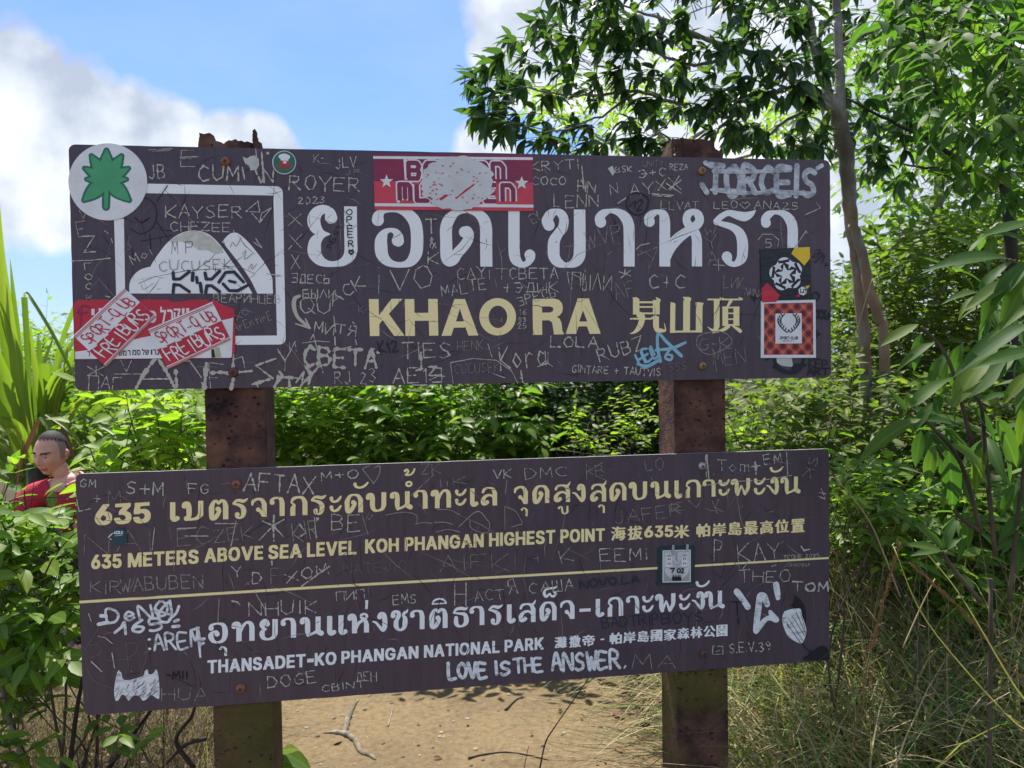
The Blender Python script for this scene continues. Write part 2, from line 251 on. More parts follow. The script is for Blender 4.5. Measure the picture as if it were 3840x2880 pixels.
 'i0': (0.764, [[36, 0, 25, 2, 17, 5, 11, 10, 6, 18, 1, 31, 1, 37, 0, 40, 0, 51, 2, 64, 5, 71, 10, 79, 20, 87, 26, 89, 32, 90, 59, 90, 67, 88, 73, 85, 79, 81, 85, 72, 88, 66, 90, 57, 90, 35, 89, 28, 86, 21, 82, 13, 77, 8, 71, 4, 62, 1, 54, 0], [44, 18, 47, 17, 49, 18, 56, 25, 60, 31, 62, 41, 62, 50, 59, 62, 52, 70, 46, 73, 42, 72, 37, 69, 33, 63, 29, 53, 28, 45, 29, 38, 31, 30, 36, 22, 39, 20]]),
 'i1': (0.704, [[2, 0, 0, 2, 0, 14, 1, 15, 30, 16, 32, 18, 32, 64, 30, 64, 18, 58, 3, 59, 2, 60, 3, 76, 29, 90, 61, 90, 63, 88, 63, 17, 65, 16, 89, 15, 90, 14, 90, 1, 87, 0]]),
 'i7': (0.723, [[10, 0, 8, 1, 8, 7, 54, 73, 52, 74, 2, 74, 0, 76, 1, 89, 3, 90, 89, 90, 90, 88, 90, 72, 42, 4, 40, 1, 38, 0]]),
 'i9': (0.715, [[18, 0, 16, 1, 17, 8, 38, 30, 38, 31, 25, 32, 17, 35, 9, 39, 5, 43, 1, 50, 0, 57, 0, 65, 4, 76, 9, 81, 13, 84, 18, 86, 26, 89, 34, 90, 57, 90, 68, 88, 76, 85, 82, 81, 86, 76, 89, 71, 90, 66, 90, 53, 89, 48, 85, 42, 78, 33, 48, 1, 44, 0], [44, 47, 46, 47, 50, 49, 54, 52, 57, 55, 59, 60, 59, 63, 55, 68, 51, 71, 46, 73, 42, 72, 37, 70, 33, 65, 31, 61, 33, 56, 36, 52]]),
 'iY': (0.922, [[34, 0, 33, 2, 33, 35, 0, 83, 0, 89, 2, 90, 25, 90, 44, 62, 45, 62, 64, 90, 89, 90, 90, 84, 89, 81, 57, 34, 56, 1, 54, 0]]),
 '海': (1.05, [[59, 0, 52, 3, 52, 8, 56, 10, 64, 10, 65, 12, 65, 13, 32, 14, 28, 15, 26, 17, 29, 30, 28, 33, 27, 32, 25, 29, 20, 15, 15, 3, 9, 2, 4, 5, 3, 6, 3, 9, 13, 36, 15, 37, 20, 39, 21, 43, 29, 45, 31, 51, 31, 54, 21, 59, 26, 69, 27, 72, 19, 73, 5, 82, 4, 83, 7, 86, 12, 88, 15, 88, 31, 80, 35, 88, 40, 90, 48, 87, 49, 85, 48, 82, 49, 80, 83, 80, 88, 77, 89, 75, 88, 72, 83, 70, 45, 70, 43, 69, 41, 66, 41, 65, 43, 64, 76, 64, 81, 63, 83, 61, 84, 47, 90, 41, 89, 37, 84, 34, 82, 31, 83, 23, 87, 20, 87, 16, 81, 13, 78, 6, 76, 4, 65, 0], [43, 23, 49, 22, 51, 23, 51, 24, 44, 31, 42, 29], [65, 26, 67, 24, 69, 31, 68, 34, 65, 35, 59, 34, 59, 33], [13, 45, 1, 54, 0, 57, 1, 59, 5, 60, 9, 60, 23, 52, 24, 50, 21, 45], [46, 45, 51, 45, 52, 45, 52, 47, 49, 51, 47, 52, 45, 48], [66, 48, 68, 48, 68, 48, 69, 54, 63, 54, 62, 52]]),
 '拔': (1.058, [[9, 1, 5, 3, 4, 5, 5, 7, 11, 9, 13, 11, 13, 29, 11, 31, 7, 30, 2, 32, 0, 36, 1, 38, 11, 42, 13, 43, 13, 60, 11, 62, 2, 63, 1, 64, 0, 67, 1, 70, 2, 70, 13, 73, 14, 88, 21, 90, 27, 88, 28, 74, 30, 72, 42, 74, 43, 87, 43, 88, 48, 90, 52, 90, 56, 88, 57, 84, 57, 75, 59, 73, 71, 74, 71, 75, 60, 84, 62, 87, 67, 88, 78, 84, 85, 78, 85, 74, 90, 70, 89, 66, 84, 64, 59, 63, 57, 61, 56, 57, 56, 55, 58, 54, 79, 54, 84, 51, 85, 49, 82, 38, 78, 29, 73, 19, 75, 16, 90, 7, 87, 1, 83, 0, 79, 1, 64, 9, 55, 4, 48, 1, 39, 4, 33, 1, 26, 2, 19, 1], [45, 11, 49, 12, 54, 18, 54, 21, 52, 23, 50, 23, 44, 12], [28, 15, 30, 15, 31, 17, 37, 29, 39, 41, 30, 38, 28, 36], [62, 32, 64, 32, 69, 42, 68, 44, 67, 45, 58, 45, 56, 44, 60, 35], [38, 46, 39, 45, 41, 49, 42, 62, 35, 63, 29, 61, 28, 59, 28, 49]]),
 '米': (1.036, [[41, 0, 37, 2, 36, 3, 36, 27, 34, 27, 26, 18, 13, 7, 7, 5, 2, 7, 0, 10, 0, 13, 9, 20, 25, 36, 29, 42, 29, 43, 26, 44, 6, 44, 1, 46, 0, 49, 1, 52, 6, 54, 35, 55, 36, 57, 36, 87, 37, 88, 41, 90, 46, 90, 52, 88, 52, 87, 52, 57, 53, 55, 83, 54, 88, 52, 89, 49, 88, 46, 84, 45, 62, 44, 60, 43, 60, 42, 66, 34, 73, 26, 90, 13, 88, 9, 83, 7, 76, 8, 64, 18, 54, 27, 53, 27, 52, 3, 52, 2, 48, 0], [64, 57, 58, 59, 57, 62, 69, 84, 75, 85, 83, 82, 83, 78, 74, 63, 70, 59], [19, 58, 17, 60, 7, 80, 7, 81, 14, 84, 19, 83, 21, 81, 28, 71, 32, 63, 30, 61, 26, 58]]),
 '帕': (0.983, [[19, 0, 15, 2, 14, 3, 13, 20, 12, 21, 6, 19, 1, 21, 0, 23, 1, 70, 5, 72, 13, 73, 14, 87, 15, 88, 19, 90, 23, 90, 29, 88, 30, 73, 40, 71, 54, 74, 58, 87, 60, 89, 67, 90, 72, 88, 73, 87, 71, 77, 71, 74, 84, 73, 89, 71, 90, 70, 89, 4, 85, 2, 81, 1, 72, 5, 60, 5, 57, 5, 55, 2, 51, 0, 46, 0, 42, 2, 41, 3, 41, 20, 39, 22, 30, 20, 29, 2, 23, 0], [57, 16, 71, 15, 74, 16, 75, 31, 74, 34, 60, 35, 57, 34, 56, 19], [57, 45, 71, 44, 74, 45, 75, 60, 74, 63, 60, 64, 57, 63, 56, 48]]),
 '岸': (1.043, [[49, 0, 46, 2, 45, 3, 45, 19, 43, 21, 20, 21, 15, 9, 12, 5, 7, 4, 0, 7, 0, 10, 3, 16, 6, 27, 6, 56, 7, 59, 14, 61, 81, 61, 88, 59, 89, 56, 88, 54, 83, 51, 24, 51, 22, 50, 21, 46, 23, 45, 28, 46, 77, 46, 84, 43, 85, 41, 83, 39, 79, 37, 61, 37, 60, 35, 60, 33, 61, 31, 85, 30, 89, 28, 90, 26, 89, 23, 84, 21, 60, 20, 59, 2, 53, 0], [22, 31, 43, 31, 45, 33, 45, 35, 43, 37, 27, 37, 23, 39, 21, 37], [12, 66, 8, 67, 8, 70, 8, 84, 8, 85, 12, 87, 16, 87, 21, 85, 22, 77, 23, 76, 25, 75, 37, 76, 39, 88, 44, 90, 48, 90, 52, 88, 53, 77, 55, 75, 68, 76, 69, 85, 73, 87, 79, 87, 82, 85, 83, 84, 83, 69, 82, 67, 79, 66]]),
 '島': (1.002, [[62, 0, 55, 3, 44, 6, 6, 7, 1, 9, 0, 21, 1, 23, 5, 24, 9, 25, 14, 23, 15, 17, 17, 15, 21, 15, 23, 17, 23, 25, 13, 26, 9, 28, 8, 29, 8, 78, 9, 81, 14, 83, 30, 83, 34, 88, 42, 90, 49, 88, 49, 84, 69, 83, 74, 81, 75, 56, 74, 53, 67, 51, 27, 51, 24, 50, 24, 49, 24, 48, 27, 47, 82, 47, 89, 45, 90, 42, 89, 41, 84, 39, 27, 39, 24, 38, 24, 35, 27, 34, 78, 34, 85, 32, 86, 28, 84, 16, 81, 5, 78, 3, 70, 0], [62, 10, 66, 9, 68, 11, 69, 17, 70, 24, 69, 26, 57, 25, 61, 21], [38, 16, 41, 15, 45, 16, 46, 22, 50, 25, 42, 26, 38, 25, 37, 23], [24, 59, 56, 58, 59, 59, 59, 60, 59, 61, 56, 62, 27, 62, 24, 61], [24, 71, 56, 71, 59, 71, 59, 73, 59, 74, 56, 75, 27, 75, 24, 74]]),
 '最': (1.062, [[36, 0, 32, 2, 30, 8, 29, 9, 6, 6, 1, 8, 0, 14, 7, 16, 8, 19, 8, 45, 7, 46, 1, 49, 0, 52, 1, 54, 6, 56, 18, 56, 83, 56, 89, 54, 90, 52, 89, 49, 84, 47, 49, 47, 47, 46, 46, 45, 48, 43, 81, 43, 86, 41, 87, 39, 84, 32, 77, 21, 75, 16, 79, 13, 90, 8, 88, 4, 81, 2, 65, 8, 50, 2, 45, 2, 40, 0], [51, 15, 54, 15, 55, 16, 55, 18, 48, 29, 46, 30, 46, 21, 50, 18], [24, 18, 30, 19, 30, 22, 27, 23, 24, 22, 23, 19], [64, 28, 65, 27, 67, 28, 69, 32, 69, 34, 65, 34, 62, 34, 61, 32], [24, 31, 29, 30, 31, 32, 29, 34, 25, 34, 23, 32], [24, 44, 29, 43, 31, 45, 29, 47, 25, 47, 23, 45], [15, 59, 12, 61, 11, 62, 11, 85, 11, 88, 13, 89, 18, 90, 72, 90, 77, 89, 79, 86, 79, 64, 79, 61, 77, 60, 72, 58], [26, 66, 61, 66, 64, 66, 64, 68, 64, 69, 61, 70, 29, 70, 26, 69], [27, 79, 61, 79, 63, 79, 63, 81, 29, 81, 27, 81]]),
 '高': (1.018, [[9, 0, 5, 2, 4, 4, 4, 39, 5, 42, 6, 43, 12, 44, 72, 44, 81, 44, 87, 42, 87, 7, 84, 3, 78, 1, 69, 1, 64, 3, 63, 4, 63, 8, 66, 9, 70, 10, 72, 11, 72, 32, 71, 35, 22, 36, 20, 35, 19, 34, 19, 3, 18, 2, 14, 0], [27, 6, 23, 7, 22, 9, 22, 28, 23, 31, 29, 33, 62, 33, 68, 32, 70, 30, 70, 14, 68, 12, 63, 11, 37, 11, 33, 7, 29, 5], [36, 20, 53, 19, 54, 20, 54, 23, 53, 25, 37, 25, 36, 23], [20, 47, 16, 49, 15, 52, 15, 66, 16, 67, 20, 69, 70, 69, 76, 68, 78, 66, 78, 50, 77, 49, 73, 47], [31, 56, 59, 55, 61, 56, 61, 59, 61, 60, 58, 61, 32, 61, 30, 59], [5, 72, 1, 74, 0, 75, 1, 78, 2, 79, 7, 80, 36, 80, 38, 82, 37, 87, 44, 90, 51, 88, 54, 82, 57, 80, 84, 80, 89, 78, 90, 77, 89, 74, 83, 72]]),
 '位': (1.049, [[17, 0, 13, 2, 12, 3, 12, 42, 10, 44, 4, 44, 0, 50, 14, 71, 22, 87, 26, 89, 35, 86, 34, 81, 31, 74, 33, 72, 50, 73, 50, 78, 48, 86, 50, 88, 58, 90, 62, 89, 67, 73, 80, 73, 85, 71, 86, 68, 85, 66, 80, 63, 37, 63, 29, 66, 27, 66, 27, 16, 27, 13, 29, 13, 57, 14, 58, 16, 61, 28, 65, 57, 67, 59, 72, 60, 79, 58, 81, 56, 73, 16, 74, 14, 84, 13, 89, 11, 90, 9, 89, 6, 83, 4, 33, 4, 29, 5, 26, 2, 22, 0], [46, 15, 42, 17, 41, 18, 36, 53, 37, 57, 42, 59, 48, 57, 50, 56, 56, 24, 55, 18]]),
 '置': (1.089, [[4, 0, 0, 2, 0, 6, 4, 8, 9, 9, 11, 11, 12, 49, 18, 52, 33, 52, 33, 54, 7, 55, 2, 57, 1, 58, 1, 61, 7, 63, 35, 64, 34, 66, 11, 66, 6, 69, 5, 72, 5, 85, 6, 88, 12, 90, 79, 90, 85, 88, 86, 85, 86, 72, 85, 69, 80, 66, 53, 66, 52, 64, 81, 63, 87, 61, 87, 58, 87, 57, 81, 55, 51, 54, 51, 52, 72, 52, 77, 49, 78, 11, 80, 9, 84, 9, 89, 7, 90, 5, 89, 2, 83, 0], [28, 10, 60, 9, 62, 10, 62, 11, 30, 12, 28, 11], [28, 21, 60, 21, 62, 21, 62, 23, 30, 23, 28, 23], [28, 32, 60, 31, 62, 32, 62, 33, 30, 34, 28, 33], [21, 76, 23, 75, 26, 76, 26, 77, 26, 80, 23, 81, 21, 80, 20, 79], [42, 76, 45, 75, 47, 76, 48, 77, 47, 80, 45, 81, 42, 80, 41, 79], [64, 76, 66, 75, 69, 76, 70, 77, 69, 80, 66, 81, 64, 80, 63, 79]]),
 '灘': (1.056, [[58, 0, 54, 2, 52, 5, 47, 5, 43, 6, 38, 10, 29, 3, 24, 2, 20, 3, 18, 5, 17, 8, 23, 12, 27, 17, 26, 19, 22, 20, 20, 19, 16, 8, 13, 3, 8, 2, 1, 6, 1, 9, 11, 35, 15, 37, 20, 37, 30, 39, 29, 41, 25, 41, 20, 44, 19, 47, 12, 49, 0, 57, 1, 61, 5, 63, 11, 62, 17, 59, 27, 63, 24, 66, 22, 72, 13, 73, 2, 81, 2, 82, 4, 85, 9, 87, 21, 83, 24, 88, 29, 90, 35, 88, 37, 84, 38, 84, 41, 89, 45, 90, 47, 90, 51, 88, 53, 84, 55, 82, 57, 83, 59, 88, 64, 90, 68, 89, 75, 89, 78, 87, 82, 78, 83, 73, 88, 70, 89, 69, 88, 66, 82, 63, 81, 62, 82, 53, 87, 51, 87, 49, 87, 46, 82, 44, 81, 35, 82, 34, 88, 31, 89, 28, 88, 27, 82, 24, 81, 17, 82, 14, 89, 12, 90, 9, 89, 8, 84, 6, 68, 5, 64, 1, 61, 0], [45, 39, 51, 39, 53, 39, 53, 41, 51, 42, 46, 41]]),
 '撒': (1.078, [[7, 0, 3, 2, 1, 5, 2, 6, 8, 9, 10, 11, 10, 30, 8, 32, 2, 33, 0, 34, 0, 37, 2, 40, 8, 43, 10, 44, 10, 60, 8, 62, 1, 64, 0, 67, 1, 70, 10, 73, 11, 88, 16, 90, 23, 88, 24, 81, 25, 79, 29, 81, 31, 88, 36, 90, 42, 89, 50, 90, 54, 89, 56, 87, 57, 81, 58, 80, 60, 82, 61, 88, 62, 89, 69, 90, 73, 88, 72, 75, 72, 73, 84, 72, 89, 70, 90, 68, 89, 66, 86, 63, 83, 44, 78, 25, 81, 18, 90, 6, 88, 2, 84, 1, 79, 2, 71, 9, 64, 2, 59, 1, 54, 1, 48, 0, 41, 2, 33, 0, 28, 1, 27, 2, 26, 5, 26, 34, 25, 37, 24, 37, 23, 5, 20, 2, 16, 0], [42, 8, 44, 8, 46, 11, 46, 15, 44, 17, 41, 16, 41, 15, 41, 9], [61, 20, 62, 20, 64, 25, 62, 30, 61, 31], [41, 26, 44, 25, 45, 26, 46, 29, 45, 30, 42, 31, 41, 30, 41, 27], [41, 39, 44, 38, 45, 39, 46, 42, 45, 43, 42, 44, 41, 43, 41, 40], [24, 50, 25, 49, 29, 51, 30, 53, 25, 54, 24, 53]]),
 '帝': (0.986, [[43, 0, 39, 2, 38, 3, 38, 30, 37, 32, 36, 33, 29, 33, 27, 31, 27, 13, 26, 10, 19, 8, 12, 11, 11, 37, 9, 39, 1, 41, 0, 56, 1, 59, 5, 61, 19, 61, 21, 62, 21, 63, 20, 67, 18, 70, 9, 71, 4, 73, 3, 76, 4, 78, 9, 80, 36, 81, 37, 88, 44, 90, 50, 88, 54, 81, 56, 80, 82, 80, 88, 78, 89, 76, 88, 73, 82, 71, 74, 70, 71, 63, 72, 61, 84, 61, 89, 59, 90, 56, 90, 44, 89, 41, 82, 39, 80, 37, 80, 14, 78, 12, 70, 8, 60, 8, 56, 9, 54, 8, 53, 2, 47, 0], [55, 17, 64, 19, 65, 30, 64, 33, 57, 33, 54, 32, 53, 20], [16, 44, 36, 43, 38, 45, 38, 51, 18, 51, 16, 49], [54, 44, 72, 43, 74, 45, 74, 49, 72, 51, 54, 51, 53, 49], [39, 62, 53, 61, 56, 66, 56, 70, 37, 70, 36, 69]]),
 '國': (1.017, [[5, 0, 1, 2, 0, 5, 0, 85, 1, 88, 8, 90, 82, 90, 89, 88, 90, 85, 90, 5, 89, 2, 81, 0, 75, 2, 73, 5, 71, 6, 19, 6, 17, 5, 15, 2, 11, 0], [17, 15, 19, 14, 37, 15, 35, 21, 37, 24, 32, 25, 16, 21, 16, 18], [47, 15, 52, 14, 64, 15, 64, 17, 55, 21, 49, 18], [17, 31, 21, 31, 29, 32, 39, 34, 40, 36, 22, 36, 18, 37, 16, 36], [65, 34, 66, 33, 74, 36, 74, 49, 71, 46], [17, 57, 41, 58, 42, 59, 43, 60, 41, 62, 18, 63, 16, 62, 16, 60], [59, 59, 61, 58, 68, 60, 72, 58, 74, 60, 72, 62, 61, 62, 59, 61], [16, 72, 18, 71, 41, 71, 42, 73, 42, 81, 18, 81, 16, 79]]),
 '家': (1.013, [[33, 0, 26, 3, 26, 6, 26, 7, 30, 9, 39, 10, 42, 14, 41, 19, 10, 6, 3, 7, 0, 10, 2, 13, 14, 17, 30, 25, 39, 31, 40, 34, 37, 34, 22, 26, 10, 22, 3, 25, 2, 28, 4, 30, 18, 35, 32, 42, 35, 45, 33, 46, 12, 39, 8, 38, 4, 39, 2, 43, 3, 45, 18, 50, 26, 55, 27, 56, 19, 57, 12, 60, 7, 60, 2, 62, 1, 64, 1, 79, 7, 82, 33, 82, 34, 87, 41, 90, 48, 88, 54, 82, 81, 82, 86, 80, 87, 77, 87, 64, 86, 62, 81, 60, 76, 60, 70, 56, 51, 57, 47, 55, 46, 53, 51, 46, 54, 44, 70, 56, 78, 52, 79, 50, 79, 49, 68, 41, 67, 38, 74, 25, 83, 16, 90, 11, 88, 7, 84, 5, 78, 6, 71, 10, 61, 20, 59, 21, 55, 9, 51, 4, 40, 0], [16, 67, 18, 66, 70, 66, 72, 67, 72, 68, 72, 71, 69, 72, 19, 72, 17, 71]]),
 '森': (1.056, [[21, 0, 17, 2, 16, 11, 6, 7, 2, 9, 0, 12, 0, 14, 7, 21, 12, 30, 12, 31, 7, 32, 2, 34, 1, 35, 2, 38, 7, 40, 15, 40, 17, 42, 16, 48, 11, 48, 7, 49, 5, 51, 4, 53, 23, 64, 27, 69, 27, 70, 25, 71, 12, 71, 8, 72, 6, 74, 7, 78, 12, 80, 36, 80, 38, 82, 39, 88, 45, 90, 51, 88, 52, 82, 54, 80, 79, 80, 84, 78, 85, 75, 84, 73, 80, 71, 63, 70, 64, 67, 70, 63, 87, 55, 86, 52, 82, 48, 79, 48, 71, 50, 70, 44, 71, 41, 72, 40, 83, 40, 88, 38, 89, 35, 88, 34, 83, 32, 78, 32, 76, 30, 80, 24, 90, 13, 90, 10, 87, 7, 82, 7, 79, 8, 72, 13, 71, 13, 70, 2, 66, 0, 62, 0, 57, 2, 55, 13, 54, 13, 47, 7, 42, 6, 37, 8, 36, 10, 35, 14, 33, 15, 32, 15, 31, 13, 30, 2, 25, 0], [42, 23, 44, 22, 46, 23, 50, 28, 50, 31, 42, 33, 33, 31, 33, 30], [40, 39, 42, 39, 55, 41, 57, 50, 64, 53, 63, 55, 54, 61, 53, 60, 51, 48, 47, 46, 44, 46, 38, 48, 38, 59, 37, 60, 36, 61, 26, 53, 31, 49, 32, 41]]),
 '林': (1.052, [[21, 0, 18, 2, 17, 3, 16, 25, 15, 25, 11, 20, 7, 19, 3, 20, 0, 24, 0, 27, 9, 42, 15, 57, 13, 59, 7, 60, 2, 62, 1, 64, 2, 67, 7, 69, 16, 70, 17, 87, 18, 88, 21, 90, 25, 90, 31, 88, 32, 70, 42, 68, 56, 70, 57, 88, 64, 90, 71, 88, 73, 70, 85, 69, 88, 67, 89, 66, 89, 63, 87, 61, 83, 60, 75, 59, 75, 57, 78, 48, 86, 31, 90, 24, 90, 23, 86, 18, 82, 17, 78, 18, 74, 23, 73, 23, 71, 2, 66, 0, 61, 0, 57, 2, 56, 3, 56, 26, 54, 26, 46, 17, 42, 16, 38, 17, 36, 20, 36, 23, 41, 31, 44, 37, 38, 35, 32, 37, 31, 3, 30, 2, 27, 0], [46, 44, 48, 43, 49, 45, 53, 55, 53, 59, 42, 61, 34, 59, 35, 56]]),
 '公': (1.074, [[76, 0, 72, 2, 68, 8, 65, 10, 15, 5, 9, 8, 8, 9, 7, 13, 21, 31, 37, 60, 42, 62, 50, 59, 52, 56, 43, 38, 30, 19, 30, 18, 33, 17, 37, 18, 57, 19, 59, 21, 59, 22, 52, 34, 54, 36, 60, 39, 65, 37, 74, 27, 86, 6, 86, 3, 79, 0], [8, 44, 3, 46, 0, 50, 0, 51, 6, 57, 13, 66, 18, 75, 23, 87, 29, 89, 38, 87, 38, 84, 37, 81, 26, 60, 15, 46], [78, 45, 67, 56, 56, 73, 50, 84, 50, 86, 52, 88, 59, 90, 64, 88, 75, 70, 89, 53, 90, 50, 86, 45, 82, 44]]),
 '園': (1.016, [[5, 0, 1, 2, 0, 5, 0, 85, 1, 88, 8, 90, 82, 90, 89, 88, 90, 85, 90, 5, 89, 2, 82, 0, 71, 4, 19, 4, 11, 0], [17, 15, 36, 15, 38, 17, 37, 22, 36, 24, 34, 24, 25, 19, 16, 17], [51, 15, 71, 15, 73, 15, 74, 17, 65, 19, 54, 26, 52, 24], [17, 27, 24, 29, 32, 34, 32, 36, 25, 36, 19, 39, 18, 50, 21, 54, 26, 55, 65, 55, 72, 53, 74, 54, 74, 57, 71, 58, 16, 58, 16, 30], [34, 44, 54, 44, 56, 44, 57, 46, 55, 48, 36, 48, 34, 47], [16, 66, 18, 65, 36, 66, 35, 68, 24, 69, 19, 70, 19, 72, 19, 73, 25, 75, 35, 76, 37, 78, 38, 81, 34, 81, 17, 81, 16, 78], [54, 66, 72, 65, 74, 66, 74, 69, 72, 70, 66, 68, 55, 68], [69, 75, 74, 74, 74, 79, 72, 81, 52, 81, 53, 78, 55, 76]]),
 'י': (0.334, [[6, 0, 0, 3, 0, 88, 10, 90, 84, 90, 90, 87, 89, 18, 59, 0]]),
 'ה': (0.859, [[2, 0, 0, 2, 0, 55, 3, 56, 22, 56, 23, 54, 23, 1, 21, 0], [67, 0, 66, 2, 66, 60, 63, 67, 60, 70, 51, 73, 2, 73, 0, 75, 0, 88, 1, 90, 63, 90, 73, 88, 79, 85, 84, 81, 86, 78, 89, 71, 90, 62, 90, 1, 87, 0]]),
 'ל': (0.64, [[33, 0, 32, 1, 32, 5, 61, 56, 61, 57, 59, 58, 1, 58, 0, 59, 0, 88, 2, 90, 22, 90, 24, 90, 25, 73, 26, 71, 87, 71, 90, 70, 90, 58, 58, 2, 56, 0]]),
 'פ': (0.879, [[2, 0, 0, 2, 0, 16, 2, 17, 40, 17, 47, 18, 55, 22, 59, 26, 64, 32, 66, 40, 66, 50, 65, 55, 62, 61, 58, 66, 53, 69, 46, 72, 40, 73, 24, 73, 23, 71, 23, 67, 24, 60, 26, 56, 32, 52, 36, 51, 42, 51, 43, 50, 43, 35, 41, 34, 22, 34, 17, 35, 10, 38, 4, 44, 1, 52, 0, 60, 1, 89, 3, 90, 51, 90, 64, 87, 72, 83, 81, 76, 84, 72, 88, 64, 90, 55, 90, 38, 89, 31, 87, 24, 80, 14, 72, 7, 67, 4, 56, 1, 48, 0]]),
 'ק': (0.65, [[2, 0, 0, 2, 0, 65, 3, 66, 21, 66, 22, 65, 22, 1, 20, 0], [39, 25, 38, 26, 38, 30, 64, 77, 62, 78, 2, 78, 0, 79, 1, 90, 3, 90, 89, 90, 90, 88, 90, 79, 61, 26, 59, 25]]),
 'ר': (0.788, [[66, 0, 65, 2, 65, 60, 61, 68, 55, 71, 48, 73, 2, 73, 0, 75, 0, 88, 1, 90, 62, 90, 69, 89, 77, 86, 80, 85, 85, 80, 89, 74, 90, 69, 90, 1, 87, 0]]),
 'ש': (1.08, [[8, 0, 7, 2, 6, 20, 5, 23, 3, 51, 3, 54, 1, 82, 0, 85, 0, 89, 2, 90, 17, 90, 19, 89, 22, 50, 23, 49, 27, 50, 31, 53, 35, 60, 38, 89, 40, 90, 54, 90, 56, 89, 56, 78, 56, 74, 55, 67, 54, 54, 51, 46, 48, 41, 43, 38, 38, 35, 24, 30, 25, 18, 36, 17, 46, 19, 52, 22, 56, 25, 63, 34, 65, 40, 68, 50, 72, 89, 74, 90, 89, 90, 90, 88, 90, 77, 88, 65, 87, 49, 86, 40, 81, 26, 78, 20, 74, 14, 67, 8, 58, 3, 51, 1, 42, 0]]),
 'ו': (0.222, [[6, 0, 0, 2, 0, 89, 10, 90, 84, 90, 90, 88, 90, 1, 80, 0]]),
 'ס': (1.01, [[42, 0, 32, 2, 22, 6, 15, 14, 10, 23, 7, 32, 6, 41, 6, 54, 9, 72, 8, 73, 1, 73, 0, 74, 0, 88, 1, 90, 56, 90, 66, 88, 77, 82, 82, 76, 86, 68, 89, 58, 90, 41, 88, 28, 84, 17, 81, 14, 75, 7, 67, 3, 53, 0], [44, 17, 50, 17, 54, 18, 59, 20, 65, 27, 69, 36, 70, 42, 70, 49, 69, 55, 67, 60, 64, 65, 62, 67, 57, 70, 47, 73, 31, 73, 29, 71, 27, 56, 26, 43, 27, 37, 29, 31, 33, 24, 38, 20]]),
 'מ': (0.881, [[1, 0, 0, 1, 0, 5, 7, 58, 7, 60, 1, 83, 1, 88, 3, 88, 22, 88, 24, 87, 25, 84, 26, 84, 34, 88, 43, 90, 60, 90, 70, 88, 76, 85, 81, 82, 87, 75, 90, 66, 90, 1, 88, 0, 43, 0, 41, 1, 40, 15, 41, 16, 65, 17, 68, 18, 68, 57, 66, 62, 63, 67, 59, 71, 54, 73, 50, 73, 45, 72, 40, 70, 36, 66, 32, 59, 28, 48, 23, 1, 21, 0]]),
 'כ': (0.808, [[2, 0, 0, 2, 0, 15, 1, 17, 35, 17, 43, 18, 51, 21, 58, 27, 62, 32, 64, 39, 65, 45, 64, 53, 60, 60, 57, 64, 52, 68, 46, 71, 37, 73, 1, 73, 0, 75, 1, 89, 3, 90, 48, 90, 59, 88, 67, 85, 76, 80, 84, 71, 87, 65, 90, 57, 90, 35, 87, 26, 83, 18, 80, 14, 71, 7, 67, 5, 59, 2, 44, 0]]),
 'נ': (0.535, [[3, 0, 0, 2, 0, 15, 1, 17, 50, 17, 53, 20, 52, 68, 49, 70, 43, 72, 11, 73, 10, 75, 10, 89, 14, 90, 62, 90, 76, 88, 86, 82, 90, 77, 90, 1, 86, 0]]),
 'ת': (0.959, [[1, 0, 0, 2, 0, 17, 7, 17, 11, 19, 14, 22, 15, 27, 15, 71, 14, 73, 1, 73, 1, 89, 3, 90, 66, 90, 77, 87, 81, 85, 85, 80, 87, 78, 90, 66, 90, 1, 88, 0, 72, 0, 69, 1, 69, 56, 68, 63, 66, 67, 63, 70, 55, 73, 38, 73, 37, 72, 36, 70, 36, 19, 33, 10, 29, 5, 22, 1, 16, 0]]),
}
# ------------------------------------------------------------------ the sign: two posts and two boards
BW, BH, BT = 2.0, 0.608, 0.004
def homog(src, dst):
    A = []
    for (x, y), (u, v) in zip(src, dst):
        A.append([x, y, 1, 0, 0, 0, -u * x, -u * y, -u]); A.append([0, 0, 0, x, y, 1, -v * x, -v * y, -v])
    return np.linalg.svd(np.array(A, float))[2][-1].reshape(3, 3)
class Board:
    def __init__(s, corners):
        K = np.array([[FOC, 0, 1920], [0, FOC, 1440], [0, 0, 1]])
        h = homog([(0, 0), (BW, 0), (BW, BH), (0, BH)], corners); m = np.linalg.inv(K) @ h
        if m[2, 2] < 0: m = -m
        k = (np.linalg.norm(m[:, 0]) + np.linalg.norm(m[:, 1])) / 2; m = m / k
        a, b, t = m.T; a = a / np.linalg.norm(a); b = b - a * a.dot(b); b /= np.linalg.norm(b)
        s.X = c2w(a); s.Z = -c2w(b); s.Y = np.cross(s.Z, s.X); s.O = CAMPOS + c2w(t)
        s.inv = homog(corners, [(0, 0), (BW, 0), (BW, -BH), (0, -BH)])     # photo pixel -> board x, z
        s.M = Matrix(((s.X[0], s.Y[0], s.Z[0], s.O[0]), (s.X[1], s.Y[1], s.Z[1], s.O[1]), (s.X[2], s.Y[2], s.Z[2], s.O[2]), (0, 0, 0, 1)))
    def p(s, x, y):
        q = s.inv @ np.array([x, y, 1.0]); return (q[0] / q[2], q[1] / q[2])
UP = Board([(256.7, 541), (3112.8, 600.6), (3117, 1414.6), (280.7, 1465.6)])
LO = Board([(282.3, 1777), (3107.5, 1682.5), (3110.7, 2477), (316, 2683.5)])
